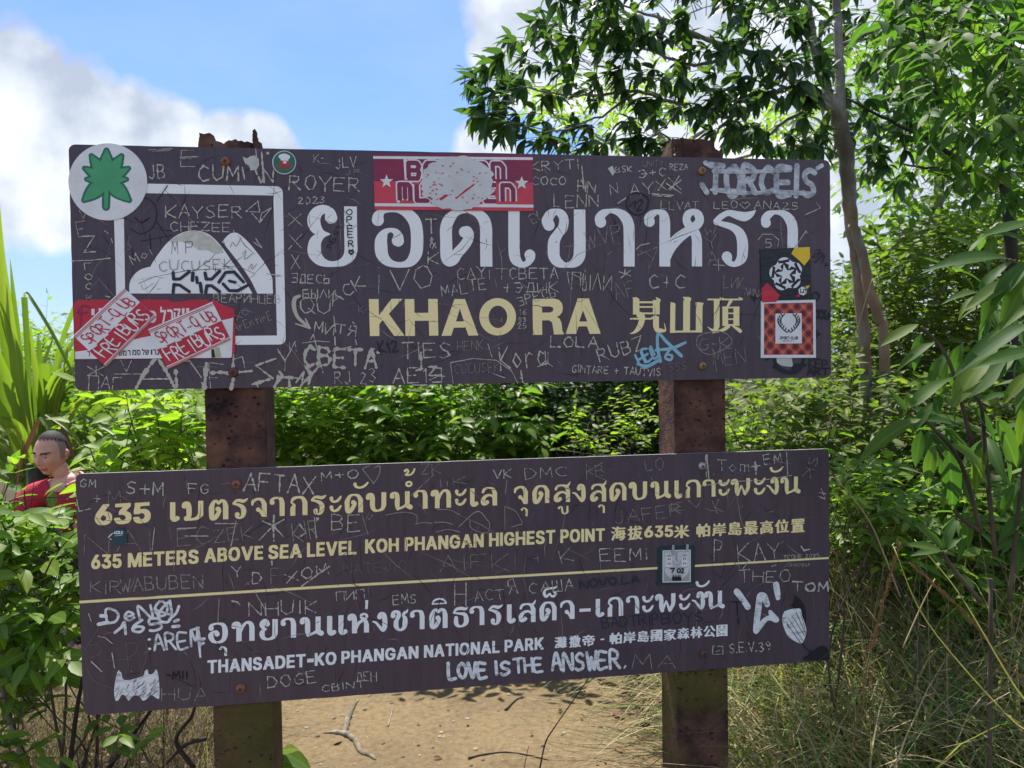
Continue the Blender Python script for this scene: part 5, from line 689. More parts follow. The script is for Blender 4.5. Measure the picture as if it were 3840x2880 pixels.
marks(1, [[(1380, 900, 2), (1400, 860, 2), (1430, 890, 2), (1470, 820, 2)], [(1480, 960, 2), (1510, 930, 2), (1500, 1000, 2), (1570, 950, 2)], [(1530, 1080, 2), (1560, 1040, 2), (1560, 1085, 2), (1600, 1040, 2)], [(1310, 1060, 2), (1450, 1065, 2), (1580, 1120, 2)], [(620, 1200, 2), (760, 1140, 2)], [(640, 1210, 1.5), (660, 1250, 1.5), (740, 1200, 1.5)]], 'f', .2, 'pencil_note', True)
marks(2, [[(95, 1305, 12), (55, 1330, 17), (50, 1400, 17), (80, 1480, 14), (150, 1545, 12)], [(62, 1535, 5), (180, 1570, 10)], [(145, 1495, 6), (180, 1570, 8)]], 's', .2, 'scratched_arrow', True)
marks(3, [[(750, 390, 6), (820, 420, 6), (828, 480, 6), (790, 540, 6), (735, 548, 6), (680, 505, 6), (675, 440, 6), (710, 398, 6), (760, 392, 6)], [(700, 485, 5), (735, 450, 5), (728, 505, 5)], [(745, 465, 5), (775, 440, 5), (785, 465, 5), (745, 518, 5), (785, 512, 5)]], 'k', .1, curve=True)
marks(3, [[(855, 400, 4), (1010, 410, 4)], [(860, 412, 3), (990, 420, 3)], [(350, 200, 4), (365, 360, 6)], [(370, 350, 4), (345, 300, 4)], [(610, 465, 3), (665, 430, 4)], [(960, 325, 4), (1065, 395, 3)], [(975, 365, 5), (1065, 300, 3)], [(615, 960, 3), (700, 990, 3)], [(660, 940, 4), (655, 1000, 5)], [(630, 1005, 3), (700, 950, 3)], [(1960, 550, 3), (2070, 500, 3), (2030, 450, 2)], [(1620, 730, 3), (1650, 690, 3), (1720, 690, 3), (1770, 730, 3), (1760, 780, 2)], [(1890, 780, 3), (1965, 665, 3), (1975, 700, 3)], [(740, 800, 3), (770, 770, 3), (835, 755, 3)]], 's', .6)
poly_decal(3, 'scraped_patch', [[(537, 215), (570, 195), (592, 240), (572, 268)]], M_GREY, 3)
marks(3, [[(1240, 175, 18), (1280, 200, 18)], [(1215, 335, 22), (1250, 390, 20)], [(2045, 215, 16), (2080, 195, 16)], [(1300, 235, 18), (1560, 240, 15), (1850, 230, 14)], [(1280, 370, 10), (1420, 380, 22), (1560, 395, 14), (1760, 385, 16), (2010, 400, 18)]], 'x', .1, curve=True)
marks(3, [[(2030, 810, 3), (2065, 800, 3), (2050, 850, 3), (2018, 855, 3), (2035, 830, 3), (2090, 830, 3), (2040, 885, 3), (2020, 890, 3)], [(2060, 870, 3), (2100, 840, 3), (2080, 900, 3)], [(2105, 900, 3), (2125, 918, 3)], [(2122, 898, 3), (2104, 920, 3)]], 'k', .1, curve=True)
poly_decal(3, 'marker_smudge', [[(1562, 1140), (1585, 1128), (1592, 1105), (1603, 1130), (1640, 1145), (1603, 1160), (1592, 1190), (1580, 1160)]], M_BLK, 4)
poly_decal(3, 'marker_smudge', [[(2035, 1370), (2060, 1400), (2078, 1410), (2055, 1422), (2038, 1450)]], M_BLK, 4); poly_decal(3, 'marker_smudge', [[(2118, 1270), (2128, 1245), (2146, 1278), (2128, 1312)]], M_BLK, 4)
marks(6, [[(750, 510, 10), (820, 525, 13), (905, 480, 12)], [(915, 490, 12), (895, 390, 12), (900, 290, 11), (960, 350, 12), (1065, 450, 13)], [(880, 410, 9), (1000, 395, 12), (1095, 355, 10)], [(985, 400, 9), (950, 460, 10), (985, 480, 10), (1000, 450, 9), (960, 440, 8)], [(845, 385, 10), (870, 440, 10)]], 'c', .12, curve=True)
marks(6, [[(1185, 310, 3), (1250, 285, 3), (1370, 280, 3), (1430, 355, 3), (1300, 435, 3), (1230, 430, 3), (1180, 380, 3), (1180, 320, 3)], [(1300, 430, 3), (1320, 565, 2)]], 'd', .6, curve=True)
poly_decal(6, 'pale_smear', [[(1752, 462), (1862, 462), (1870, 520), (1858, 530), (1790, 522), (1756, 500)]], M_GREY, 3)
marks(6, [[(1735, 470, 8), (1752, 520, 14), (1800, 560, 16), (1880, 570, 15), (1930, 530, 14), (1950, 465, 10)], [(1870, 545, 14), (1900, 520, 16), (1960, 520, 8)], [(1675, 480, 6), (1710, 465, 6)], [(1730, 530, 8), (1790, 555, 9)]], 'k', .1, curve=True)
marks(4, [[(595, 1010, 9), (650, 910, 16), (745, 775, 14), (770, 768, 8)], [(790, 775, 10), (850, 870, 16), (925, 1015, 8)], [(660, 932, 5), (860, 930, 6)], [(415, 890, 3), (670, 890, 3)], [(925, 860, 12), (935, 1000, 14)], [(930, 790, 5), (1040, 780, 4), (1140, 920, 4)], [(1180, 800, 12), (1165, 1000, 14), (1140, 960, 6)], [(1200, 800, 3), (1215, 1005, 3)], [(1230, 880, 13), (1300, 875, 16), (1375, 885, 12)], [(1440, 875, 12), (1555, 865, 10)], [(1405, 725, 8), (1400, 840, 12)], [(1405, 920, 12), (1385, 1010, 12)], [(1205, 795, 3), (1320, 810, 3)], [(1200, 920, 3), (1270, 920, 3)], [(1590, 820, 8), (1755, 762, 5)], [(1600, 825, 6), (1730, 925, 9), (1560, 975, 12)], [(1600, 975, 8), (1610, 1000, 6)], [(1775, 905, 8), (1745, 1000, 8)], [(1785, 870, 9), (1810, 900, 12), (1745, 995, 8)], [(1790, 915, 9), (1890, 920, 10)], [(1865, 920, 10), (1870, 990, 9)], [(1400, 770, 4), (1480, 745, 3), (1500, 840, 3)]], 's', .55)
marks(5, [[(0, 690, 8), (60, 700, 5), (150, 720, 4)], [(65, 740, 6), (130, 650, 7), (115, 740, 6)], [(130, 590, 4), (190, 670, 14), (165, 770, 6)], [(265, 590, 4), (190, 680, 12), (100, 770, 5)], [(118, 412, 3), (230, 395, 4), (345, 403, 3)], [(185, 385, 4), (210, 340, 4), (290, 660, 3)], [(378, 190, 4), (395, 320, 5)], [(388, 360, 5), (392, 480, 5)], [(365, 480, 3), (525, 440, 4)], [(555, 380, 4), (568, 425, 3)], [(535, 238, 4), (550, 250, 3)], [(1100, 490, 8), (1105, 620, 8)], [(1060, 640, 8), (1115, 625, 9)], [(1025, 760, 5), (1140, 760, 6)], [(1165, 610, 6), (1230, 605, 6), (1165, 680, 6), (1300, 688, 4)], [(1235, 690, 4), (1175, 718, 5)], [(1345, 575, 3), (1530, 540, 3), (1725, 555, 3), (1850, 640, 3), (1905, 745, 3)], [(1345, 575, 2), (1368, 745, 2)], [(1700, 665, 3), (1795, 700, 3)], [(1930, 640, 6), (1945, 735, 9)], [(1922, 700, 4), (1965, 712, 5)], [(1655, 420, 3), (1690, 530, 3)], [(740, 490, 7), (755, 495, 5)], [(665, 490, 4), (715, 458, 5)]], 's', .5)

# lower board
for a in (
 (7, 'GM', 42, 275, 175, 285, 68, 's', 7), (7, 'S+M', 425, 345, 735, 355, 115, 's', 11), (7, 'L', 38, 465, 150, 445, 140, 's', 7), (7, '+', 155, 420, 225, 420, 80, 's', 6), (7, 'M', 280, 420, 390, 415, 100, 'd', 5), (7, 'FG', 945, 325, 1115, 330, 85, 's', 8), (7, 'AFTAX', 1405, 305, 1985, 345, 140, 's', 13), (7, 'NAI', 90, 830, 660, 810, 160, 'd', 5), (7, 'EC', 860, 775, 1130, 750, 140, 'd', 5), (7, 'I', 780, 720, 850, 710, 100, 'd', 5), (7, 'ZEK', 1160, 745, 1490, 700, 100, 'd', 6), (7, 'KIR', 1820, 730, 2030, 700, 150, 'd', 7),
 (7, 'KIR', 135, 1150, 390, 1160, 100, 'd', 7), (7, 'WABUBEN', 390, 1150, 1070, 1110, 110, 'd', 8), (7, 'Y', 1315, 1030, 1395, 1020, 95, 's', 9), (7, '.D', 1435, 1080, 1560, 1080, 95, 's', 10), (7, 'F', 1630, 1085, 1700, 1085, 120, 'd', 5), (7, 'XOM', 1765, 1075, 2110, 990, 85, 's', 9),
 (8, 'M+O', 10, 335, 320, 315, 70, 's', 10), (8, 'ZK', 840, 280, 1000, 270, 80, 'd', 6), (8, 'VK', 1440, 320, 1590, 315, 70, 's', 9), (8, 'DMC', 1700, 325, 2050, 300, 85, 's', 6), (8, 'IIK', 985, 390, 1220, 360, 60, 'd', 5), (8, 'BE', 95, 755, 340, 750, 140, 's', 8), (8, 'NATEJIC', 200, 1110, 720, 1085, 80, 'f', 4), (8, 'AIFKI', 1000, 1085, 1640, 1080, 140, 'd', 6), (8, '+', 1770, 1030, 1850, 1020, 90, 'd', 4), (8, 'K', 2005, 1030, 2110, 1000, 120, 's', 6),
 (9, 'K', 105, 320, 250, 320, 150, 'd', 6), (9, 'B', 190, 310, 260, 300, 90, 'd', 6), (9, 'LO', 600, 255, 750, 235, 100, 'd', 6), (9, 'Tom+', 1190, 262, 1545, 262, 90, 's', 7), (9, 'EM', 1580, 210, 1725, 190, 80, 's', 8), (9, 'SK', 1960, 120, 1890, 300, 70, 'd', 6), (9, 'JAFER', 340, 700, 900, 620, 100, 'd', 6), (9, 'EV', 810, 590, 1080, 550, 70, 'd', 6), (9, 'K', 1195, 620, 1245, 600, 120, 'd', 6),
 (9, 'EEMi', 220, 1010, 620, 985, 100, 's', 10), (9, 'P', 1165, 1000, 1245, 1000, 175, 's', 7), (9, 'KAY', 1370, 1010, 1715, 980, 140, 's', 9), (9, 'TEONE 2025', 1740, 988, 2040, 970, 32, 's', 5), (9, 'JOHANNA', 1745, 1050, 1965, 1050, 30, 'd', 5), (9, 'THEO', 1375, 1180, 1800, 1175, 95, 's', 8),
 (12, 'TOM', 1820, 372, 2112, 370, 72, 's', 17), (12, 'S.E.V.39', 1295, 880, 1640, 860, 80, 's', 9), (12, 'q', 1155, 890, 1240, 890, 72, 's', 7), (12, 'MA', 490, 1000, 850, 1005, 115, 'd', 7), (12, 'NOVO.LA', 60, 345, 550, 295, 62, 'n', 13), (12, 'BADTRIP', 240, 680, 720, 640, 85, 'n', 12), (12, 'BOYS', 740, 640, 1080, 610, 80, 'n', 12), (12, 'T', 1315, 570, 1400, 570, 110, 'k', 12), (12, 'I', 1350, 640, 1390, 640, 50, 'k', 10),
 (10, 'NHUIK', 1450, 345, 2020, 330, 110, 's', 9), (10, 'I', 1170, 400, 1220, 400, 180, 'd', 8), (10, 'DOGE', 1610, 945, 2020, 905, 90, 's', 8), (10, 'HUВ'.replace('В', 'A'), 730, 1050, 1110, 1050, 100, 'd', 7), (10, '-MII', 765, 880, 945, 870, 60, 'D', 12),
 (11, 'ПИП', 140, 335, 370, 320, 75, 's', 7), (11, 'EMS', 612, 370, 805, 350, 78, 's', 7), (11, 'H', 1120, 390, 1215, 390, 200, 's', 8), (11, 'ACT', 1285, 345, 1530, 320, 85, 's', 6), (11, 'Я', 1570, 290, 1640, 270, 120, 's', 7), (11, 'CAШA', 1735, 275, 2110, 240, 85, 's', 7), (11, 'ДEH', 312, 1010, 475, 1000, 80, 's', 7), (11, 'CBINT', 22, 1092, 375, 1055, 55, 's', 7),
 (11, 'LOVE', 1075, 990, 1385, 965, 120, 'w', 30), (11, 'IS', 1455, 950, 1580, 945, 110, 'w', 28), (11, 'THE', 1620, 940, 1850, 920, 110, 'w', 24), (12, 'ANSWER', -175, 1025, 385, 1005, 140, 'w', 27), (12, ',', 420, 1000, 450, 1000, 50, 'w', 14),
 (10, 'DeNO', 280, 420, 780, 350, 110, 'w', 20), (10, '165', 390, 510, 740, 470, 100, 'w', 22), (10, ':AREM', 625, 640, 1050, 600, 130, 'w', 19), (10, ':', 1050, 590, 1105, 585, 60, 'w', 26)): hand(*a)
marks(10, [[(225, 350, 15), (265, 352, 15)], [(205, 420, 15), (280, 405, 15)], [(835, 395, 13), (865, 385, 13)], [(820, 440, 13), (870, 435, 13)], [(870, 270, 11), (845, 330, 11), (790, 380, 10)], [(670, 290, 10), (700, 310, 10), (800, 340, 10)], [(795, 225, 11), (730, 290, 11), (700, 350, 12), (720, 395, 12), (780, 400, 11), (810, 340, 11), (795, 230, 11)], [(1020, 450, 11), (1035, 560, 11), (1048, 690, 8)], [(970, 470, 10), (1035, 450, 10)], [(340, 490, 11), (400, 440, 12)]], 'w', .1, curve=True)
poly_decal(10, 'painted_scribble', [[tuple(p) for p in catmull([(370, 800), (395, 830), (405, 875), (450, 885), (520, 868), (575, 845), (590, 805), (612, 800), (620, 835), (655, 830), (682, 795), (700, 850), (708, 940), (708, 1030), (690, 1038), (640, 1010), (600, 1045), (570, 1055), (545, 1020), (500, 1012), (470, 1040), (450, 1055), (425, 1015), (395, 1008), (370, 1050), (345, 1052), (333, 980), (345, 880), (358, 820)], 3)]], m_wm, 3)
_s = []
for i in range(34):
    x, y = _mk.uniform(350, 690), _mk.uniform(880, 1010); a = _mk.uniform(.4, 1.3); l = _mk.uniform(20, 75); _s.append([(x - l * math.cos(a) / 2, y + l * math.sin(a) / 2, 1.6), (x + l * math.cos(a) / 2, y - l * math.sin(a) / 2, 1.6)])
_lay[0] = 4; marks(10, _s, 'k', .1, 'pen_hatching'); _lay[0] = 3
marks(12, [[(1355, 372, 30), (1400, 430, 28), (1447, 500, 27)], [(1680, 315, 30), (1692, 385, 28), (1697, 425, 22)], [(1608, 478, 27), (1580, 415, 32), (1548, 410, 30), (1538, 480, 30), (1525, 580, 30), (1512, 690, 26)], [(1515, 700, 26), (1560, 640, 26), (1600, 600, 22), (1640, 590, 25), (1680, 605, 28)], [(1632, 540, 18), (1650, 570, 26), (1685, 605, 26)]], 'w', .1, 'painted_tag', True, 'bold white painted tag')
poly_decal(12, 'dark_smear', [[tuple(p) for p in catmull([(1835, 400), (1885, 440), (1920, 500), (1932, 580), (1925, 660), (1890, 600), (1860, 530), (1800, 490), (1822, 470), (1835, 400)], 3)][:-1]], M_BLK, 3)
poly_decal(12, 'dark_smear', [[tuple(p) for p in catmull([(1905, 800), (1935, 845), (1985, 860), (2060, 820), (2105, 840), (2122, 880), (2120, 938), (2010, 945), (1900, 935), (1960, 880), (1920, 840), (1895, 805)], 3)]], M_BLK, 4)
poly_decal(12, 'painted_blob', [[tuple(p) for p in catmull([(1750, 535), (1800, 518), (1860, 512), (1885, 520), (1895, 570), (1920, 640), (1932, 700), (1915, 770), (1890, 800), (1840, 785), (1780, 740), (1745, 670), (1730, 590), (1750, 535)], 4)][:-1]], m_wm, 5)
_lay[0] = 6; marks(12, [[(1765, 625, 2), (1880, 795, 3)], [(1780, 590, 2), (1905, 780, 2.5)], [(1810, 570, 2), (1920, 740, 3)], [(1845, 540, 3), (1925, 720, 3)], [(1880, 540, 2), (1920, 680, 2)], [(1770, 640, 2), (1790, 680, 2)]], 'k', .1, 'pen_hatching')
marks(8, [[(410, 215, 3), (355, 235, 4), (375, 270, 4), (435, 345, 4), (445, 358, 4), (490, 285, 4), (495, 215, 5), (450, 230, 4)], [(550, 620, 3), (700, 597, 3), (800, 625, 3), (797, 700, 2)], [(785, 695, 4), (860, 685, 3), (928, 690, 4)], [(952, 682, 4), (1040, 682, 4), (1100, 700, 4)], [(958, 765, 4), (1060, 742, 3), (1160, 762, 4)], [(975, 575, 4), (1080, 580, 3), (1158, 620, 4)], [(1150, 720, 3), (1300, 592, 5), (1385, 660, 4), (1405, 700, 4), (1385, 770, 3), (1260, 735, 3), (1240, 670, 3)], [(1530, 550, 5), (1620, 590, 3), (1678, 685, 3)], [(1530, 560, 3), (1533, 740, 2)], [(1680, 695, 3), (1590, 720, 4)], [(945, 285, 3), (755, 460, 3)], [(1548, 335, 4), (1535, 450, 3)], [(350, 620, 3), (400, 785, 3)], [(405, 660, 3), (440, 620, 3)]], 'd', .4, curve=True)
marks(7, [[(1655, 510, 6), (1650, 600, 9), (1655, 730, 4)], [(1560, 560, 4), (1650, 600, 8), (1735, 690, 4)], [(1740, 545, 4), (1650, 600, 6), (1530, 720, 3)], [(850, 625, 4), (1030, 615, 4)], [(915, 685, 4), (1110, 685, 4)], [(1170, 580, 4), (1360, 583, 3)], [(1340, 560, 3), (1300, 770, 3)], [(1885, 1100, 6), (2115, 935, 6)], [(1638, 895, 7), (1640, 925, 6)], [(1500, 1145, 3), (1530, 1210, 3)], [(665, 615, 3), (645, 800, 3)], [(1990, 530, 4), (2005, 700, 4)], [(2015, 540, 12), (2010, 560, 6)], [(1870, 590, 5), (1920, 660, 6), (1850, 700, 4)]], 's', .5)
marks(9, [[(1100, 125, 6), (1110, 210, 5), (1120, 315, 5)], [(1090, 130, 3), (1100, 310, 3)], [(1765, 100, 3), (1775, 290, 4)], [(1060, 380, 3), (1300, 345, 3), (1560, 335, 3), (1810, 292, 3)], [(1500, 180, 4), (1510, 215, 14), (1512, 290, 3)], [(1470, 222, 4), (1545, 212, 5)], [(1885, 880, 5), (1910, 915, 12), (1955, 905, 4)], [(2050, 400, 3), (2080, 480, 3)], [(2030, 435, 4), (2085, 445, 4)], [(2035, 470, 4), (2085, 490, 4)], [(1455, 1000, 4), (1395, 1080, 3)], [(1640, 1050, 4), (1680, 1035, 3)]], 's', .5)
marks(10, [[(120, 330, 3), (145, 400, 3)], [(145, 730, 4), (235, 815, 4)], [(318, 660, 4), (338, 780, 4)], [(205, 520, 3), (260, 530, 3), (320, 580, 4)], [(1495, 150, 3), (1595, 320, 3)], [(1310, 230, 7), (1350, 235, 6), (1375, 262, 3)]], 's', .5)
marks(10, [[(560, 510, 2), (605, 600, 2), (600, 700, 2), (550, 840, 2)], [(110, 790, 2), (170, 890, 2), (320, 955, 2)], [(205, 455, 2), (140, 560, 2), (80, 640, 2)], [(280, 720, 2), (480, 710, 2)], [(130, 600, 2), (200, 590, 2), (225, 650, 2), (150, 700, 2)], [(430, 580, 2), (510, 580, 2), (510, 660, 2), (440, 700, 2)], [(430, 580, 2), (455, 780, 2)]], 'f', .2, 'faint_writing', True)
# hairline scratches all over both boards: too many to count
for z, n, sd in ((UP, 420, 3), (LO, 460, 4)):
    rg = random.Random(sd); V, F, mi = [], [], []
    for i in range(n):
        x, y = rg.uniform(.03, BW - .03), -rg.uniform(.02, BH - .02); a = rg.choice((R(90), R(90), R(0), R(35), R(-40))) + rg.gauss(0, .25); l = rg.expovariate(1 / .05) + .008; w = rg.uniform(.0003, .0009)
        dx, dy = math.cos(a) * l / 2, math.sin(a) * l / 2; bx = rg.uniform(-.1, .1) * l; nx, ny = -math.sin(a), math.cos(a)
        if not (.01 < x - abs(dx) and x + abs(dx) < BW - .01 and y + abs(dy) < -.01 and y - abs(dy) > -BH + .01): continue
        b = len(V); Y = -.00035 - (i % 12) * .00002
        for t, ww in ((-1, 0), (0, w), (1, 0)):
            cx, cy = x + dx * t + nx * bx * (t == 0), y + dy * t + ny * bx * (t == 0)
            V += [(cx + nx * (ww + .0001), Y, cy + ny * (ww + .0001)), (cx - nx * (ww + .0001), Y, cy - ny * (ww + .0001))]
        F += [(b, b + 1, b + 3, b + 2), (b + 2, b + 3, b + 5, b + 4)]; k = rg.choice((0, 0, 0, 1, 2)); mi += [k, k]
    link('hairline_scratches', mesh('hairline_scratches', V, F, [M_DARK, M_SCR2, M_SCR3], mi), z.obj, 'stuff')
# ------------------------------------------------------------------ stickers: each one part, its print joined into it
MS = {}
def cm(name, col, rough=.35, var=.05):
    if name not in MS:
        m = simple(name, col, rough, .10, 14); MS[name] = m; t = m.node_tree; bump(t, t.nodes['Principled BSDF'], tex_noise(t, 26, 3, .5, mscale=(1, 1, 2.5)), .5, .0035)
    return MS[name]
S_WHITE = cm('sticker_white', (.74, .77, .79)); S_RED = cm('sticker_red', (.52, .025, .05)); S_MAR = cm('sticker_maroon', (.24, .022, .07)); S_GRN = cm('sticker_green', (.07, .36, .15)); S_DGRN = cm('sticker_dark_green', (.02, .16, .09))
S_BLK = cm('sticker_black', (.013, .016, .024)); S_YEL = cm('sticker_yellow', (.80, .55, .02)); S_TEAL = cm('sticker_teal', (.012, .060, .085)); S_BOT = cm('sticker_bottle_green', (.016, .045, .050)); S_GREY = cm('sticker_grey', (.36, .38, .38)); S_PALE = cm('sticker_pale', (.60, .63, .64))
S_OLV = cm('sticker_olive', (.42, .45, .30)); S_RED2 = cm('sticker_bright_red', (.62, .055, .09))
def sticker(z, label, layers, base=10):
    """layers: (kind, data, material); 'p' contours in region pixels, 's' strokes (x, y, halfwidth), 'b' butt-ended strokes"""
    mats, V, F, MI, k = [], [], [], [], pxm(z)
    for li, (kd, data, m) in enumerate(layers):
        if m not in mats: mats.append(m)
        if kd == 'p': v, f = tri_contours([[loc(z, *q) for q in c] for c in data])
        else:
            P = []
            for s in data: P += stroke_polys([(*loc(z, q[0], q[1]), q[2] * k) for q in s], (kd == 'b', kd == 'b'), 8)
            v, f = tri_union(P)
        b = len(V); y = -(base + li * .7) * LAYER; V += [(x, y, q) for x, q in v]; F += [tuple(i + b for i in t) for t in f]; MI += [mats.index(m)] * len(f)
        if li == 0:                                                    # the edge of the sticker, down to the board
            ed = {}
            for t in f:
                for i in range(len(t)): ed[(t[i], t[(i + 1) % len(t)])] = 1
            for a, c in ed:
                if (c, a) in ed: continue
                n = len(V); V += [(*V[b + a][:1], -.0001, V[b + a][2]), (V[b + c][0], -.0001, V[b + c][2])]; F.append((b + a, n, n + 1, b + c)); MI.append(0)
    me = mesh('sticker', V, F, mats, MI)
    for p in me.polygons:
        if p.normal.y > .5: p.flip()
    o = link('sticker', me, zb(z).obj); o['label'] = label; return o
def leaflet(cx, cy, ang, l, w, tip=.45):
    out = []; c, s = math.cos(ang), math.sin(ang); n = 8
    for sd in (1, -1):
        rr = range(n + 1) if sd == 1 else range(n - 1, 0, -1)
        for i in rr:
            t = i / n; h = w * math.sin(math.pi * t ** .8) * (1 - .25 * t); out.append((cx + c * l * t - s * h * sd, cy - s * l * t - c * h * sd))
    return out
# round white sticker with a green leaf
LF = [(90, 245, 46), (58, 235, 42), (122, 235, 42), (28, 205, 34), (152, 205, 34), (2, 165, 28), (178, 165, 28), (-42, 250, 52), (222, 250, 52)]
def leaf_print(grow): return [[(357 + math.cos(R(a)) * l * t, 345 - math.sin(R(a)) * l * t, max(4, w * math.sin(math.pi * min(.97, .12 + t * .88)) ** .8) + grow) for t in [i / 8 for i in range(9)]] for a, l, w in LF] + [[(357, 340, 16 + grow), (352, 570, 14 + grow)]]
sticker(1, 'round white sticker with a green leaf at the upper left corner', [('p', [ell(366, 360, 326, 319, 56)], S_WHITE), ('s', leaf_print(17), S_DGRN), ('s', leaf_print(0), S_GRN)])
# small round green sticker: white cook's hat over red print
sticker(1, 'small round green sticker with a white cook hat and red lettering', [('p', [ell(1828, 200, 99, 98, 36)], S_PALE), ('p', [ell(1829, 200, 91, 91, 36)], S_DGRN),
    ('s', [[(1800, 152, 18), (1830, 146, 20), (1860, 154, 18)], [(1808, 175, 10), (1855, 177, 10)]], S_WHITE), ('s', [[(1800, 203, 12), (1830, 208, 20), (1862, 205, 12)]], S_RED), ('s', [[(1828, 200, 9), (1840, 200, 9)]], S_WHITE),
    ('s', [[(1768 + i * 22, 230, 3.5), (1775 + i * 22, 222, 3.5), (1780 + i * 22, 232, 3.5), (1776 + i * 22, 244, 3.5)] for i in range(6)] + [[(1795, 258, 3), (1865, 260, 3)]], S_RED)])
# red and maroon football sticker, scraped white in the middle
def qmap(c): return lambda u, v: tuple((1 - u) * (1 - v) * c[0][i] + u * (1 - v) * c[1][i] + u * v * c[2][i] + (1 - u) * v * c[3][i] for i in (0, 1))
BAY = qmap([(706, 128), (2029, 138), (2036, 602), (720, 590)])
def q2(f, x, y): return f((x - 706) / 1325, (y - 130) / 468)
def bq(pts): return [q2(BAY, *p) for p in pts]
BLK = {'B': [[(0, 0), (0, 1), (.8, 1), (1, .8), (.85, .55), (1, .35), (.85, 0), (0, 0)], [(0, .52), (.8, .52)]], 'A': [[(0, 0), (0, .8), (.2, 1), (1, 1), (1, 0)], [(0, .45), (1, .45)]], 'Y': [[(0, 1), (0, .5), (1, .5)], [(1, 1), (1, 0)]], 'E': [[(1, 1), (0, 1), (0, 0), (1, 0)], [(0, .5), (.9, .5)]],
        'R': [[(0, 0), (0, 1), (.8, 1), (1, .8), (1, .5), (0, .45)], [(.5, .45), (1, 0)]], 'N': [[(0, 0), (0, 1), (.7, 1), (1, .75), (1, 0)]], 'M': [[(0, 0), (0, 1), (.8, 1), (1, .85), (1, 0)], [(.5, 1), (.5, .1)]], 'U': [[(0, 1), (0, 0), (1, 0), (1, 1)]], 'C': [[(1, 1), (0, 1), (0, 0), (1, 0)]], 'H': [[(0, 0), (0, 1)], [(0, .5), (1, .5)], [(1, 1), (1, 0)]]}
def blocks(text, x0, x1, y0, y1, hw, f):
    n = len(text); st = (x1 - x0) / n; out = []
    for i, c in enumerate(text):
        for p in BLK[c]: out.append([(*f(x0 + i * st + st * .16 + a * st * .62, y1 - b * (y1 - y0)), hw) for a, b in p])
    return out
fB = lambda x, y: q2(BAY, x, y)
def starpoly(cx, cy, r, r2=.42, rot=-90, n=5): return [(cx + (r if i % 2 == 0 else r * r2) * math.cos(R(rot + 180 / n * i)), cy + (r if i % 2 == 0 else r * r2) * math.sin(R(rot + 180 / n * i))) for i in range(2 * n)]
_r = random.Random(8)
blob = [(1400 + 305 * math.cos(a) * (1 + _r.uniform(-.07, .07)), 375 + (232 if math.sin(a) < 0 else 222) * math.sin(a) * (1 + _r.uniform(-.06, .04))) for a in [i * 2 * math.pi / 60 for i in range(60)]]
flecks = []
for i in range(46):
    a = _r.uniform(0, 6.28); rr = _r.uniform(.3, .97); x, y = 1400 + 280 * rr * math.cos(a), 375 + 205 * rr * math.sin(a); w, h = _r.uniform(5, 26), _r.uniform(4, 11); t = _r.uniform(-.6, .6); flecks.append([(x + w * math.cos(b) * _r.uniform(.6, 1.2), y + h * math.sin(b) * _r.uniform(.6, 1.2) + w * math.cos(b) * math.tan(t) * .5) for b in [k * .9 for k in range(7)]])
flecks += [[(1385, 500), (1470, 425), (1545, 375), (1550, 385), (1480, 440), (1395, 505)], [(1250, 500), (1310, 465), (1335, 470), (1270, 518)], [(1165, 480), (1200, 500), (1195, 512), (1160, 495)]]
sticker(2, 'red and maroon football sticker with two white stars, its middle scraped white', [
    ('p', [bq([(706, 130), (2031, 130), (2031, 598), (706, 598)])], S_RED2), ('p', [bq([(706, 130), (2031, 130), (2031, 360), (706, 360)])], S_MAR),
    ('p', [bq([(706, 150), (2031, 150), (2031, 172), (706, 172)])], S_WHITE), ('p', [bq([(706, 545), (2031, 545), (2031, 570), (706, 570)])], S_WHITE),
    ('b', blocks('BAYERN', 975, 1815, 205, 335, 31, fB) + blocks('MUNCHEN', 895, 1895, 385, 520, 31, fB) + [[(*fB(970, 172), 12), (*fB(975, 345), 12)], [(*fB(900, 360), 12), (*fB(905, 540), 12)]], S_WHITE), ('b', blocks('BAYERN', 975, 1815, 205, 335, 19, fB) + blocks('MUNCHEN', 895, 1895, 385, 520, 19, fB), S_MAR),
    ('p', [starpoly(818, 358, 58)], S_WHITE), ('p', [starpoly(1937, 372, 58)], S_WHITE), ('p', [blob], S_PALE)] + [('p', [f], S_RED) for f in flecks[-3:]] + [('s', [[(sum(p[0] for p in f) / len(f) - 5, sum(p[1] for p in f) / len(f), _r.uniform(2, 6)), (sum(p[0] for p in f) / len(f) + 5, sum(p[1] for p in f) / len(f) - _r.uniform(-5, 5), _r.uniform(2, 5))] for f in flecks[:-3]], S_RED)])
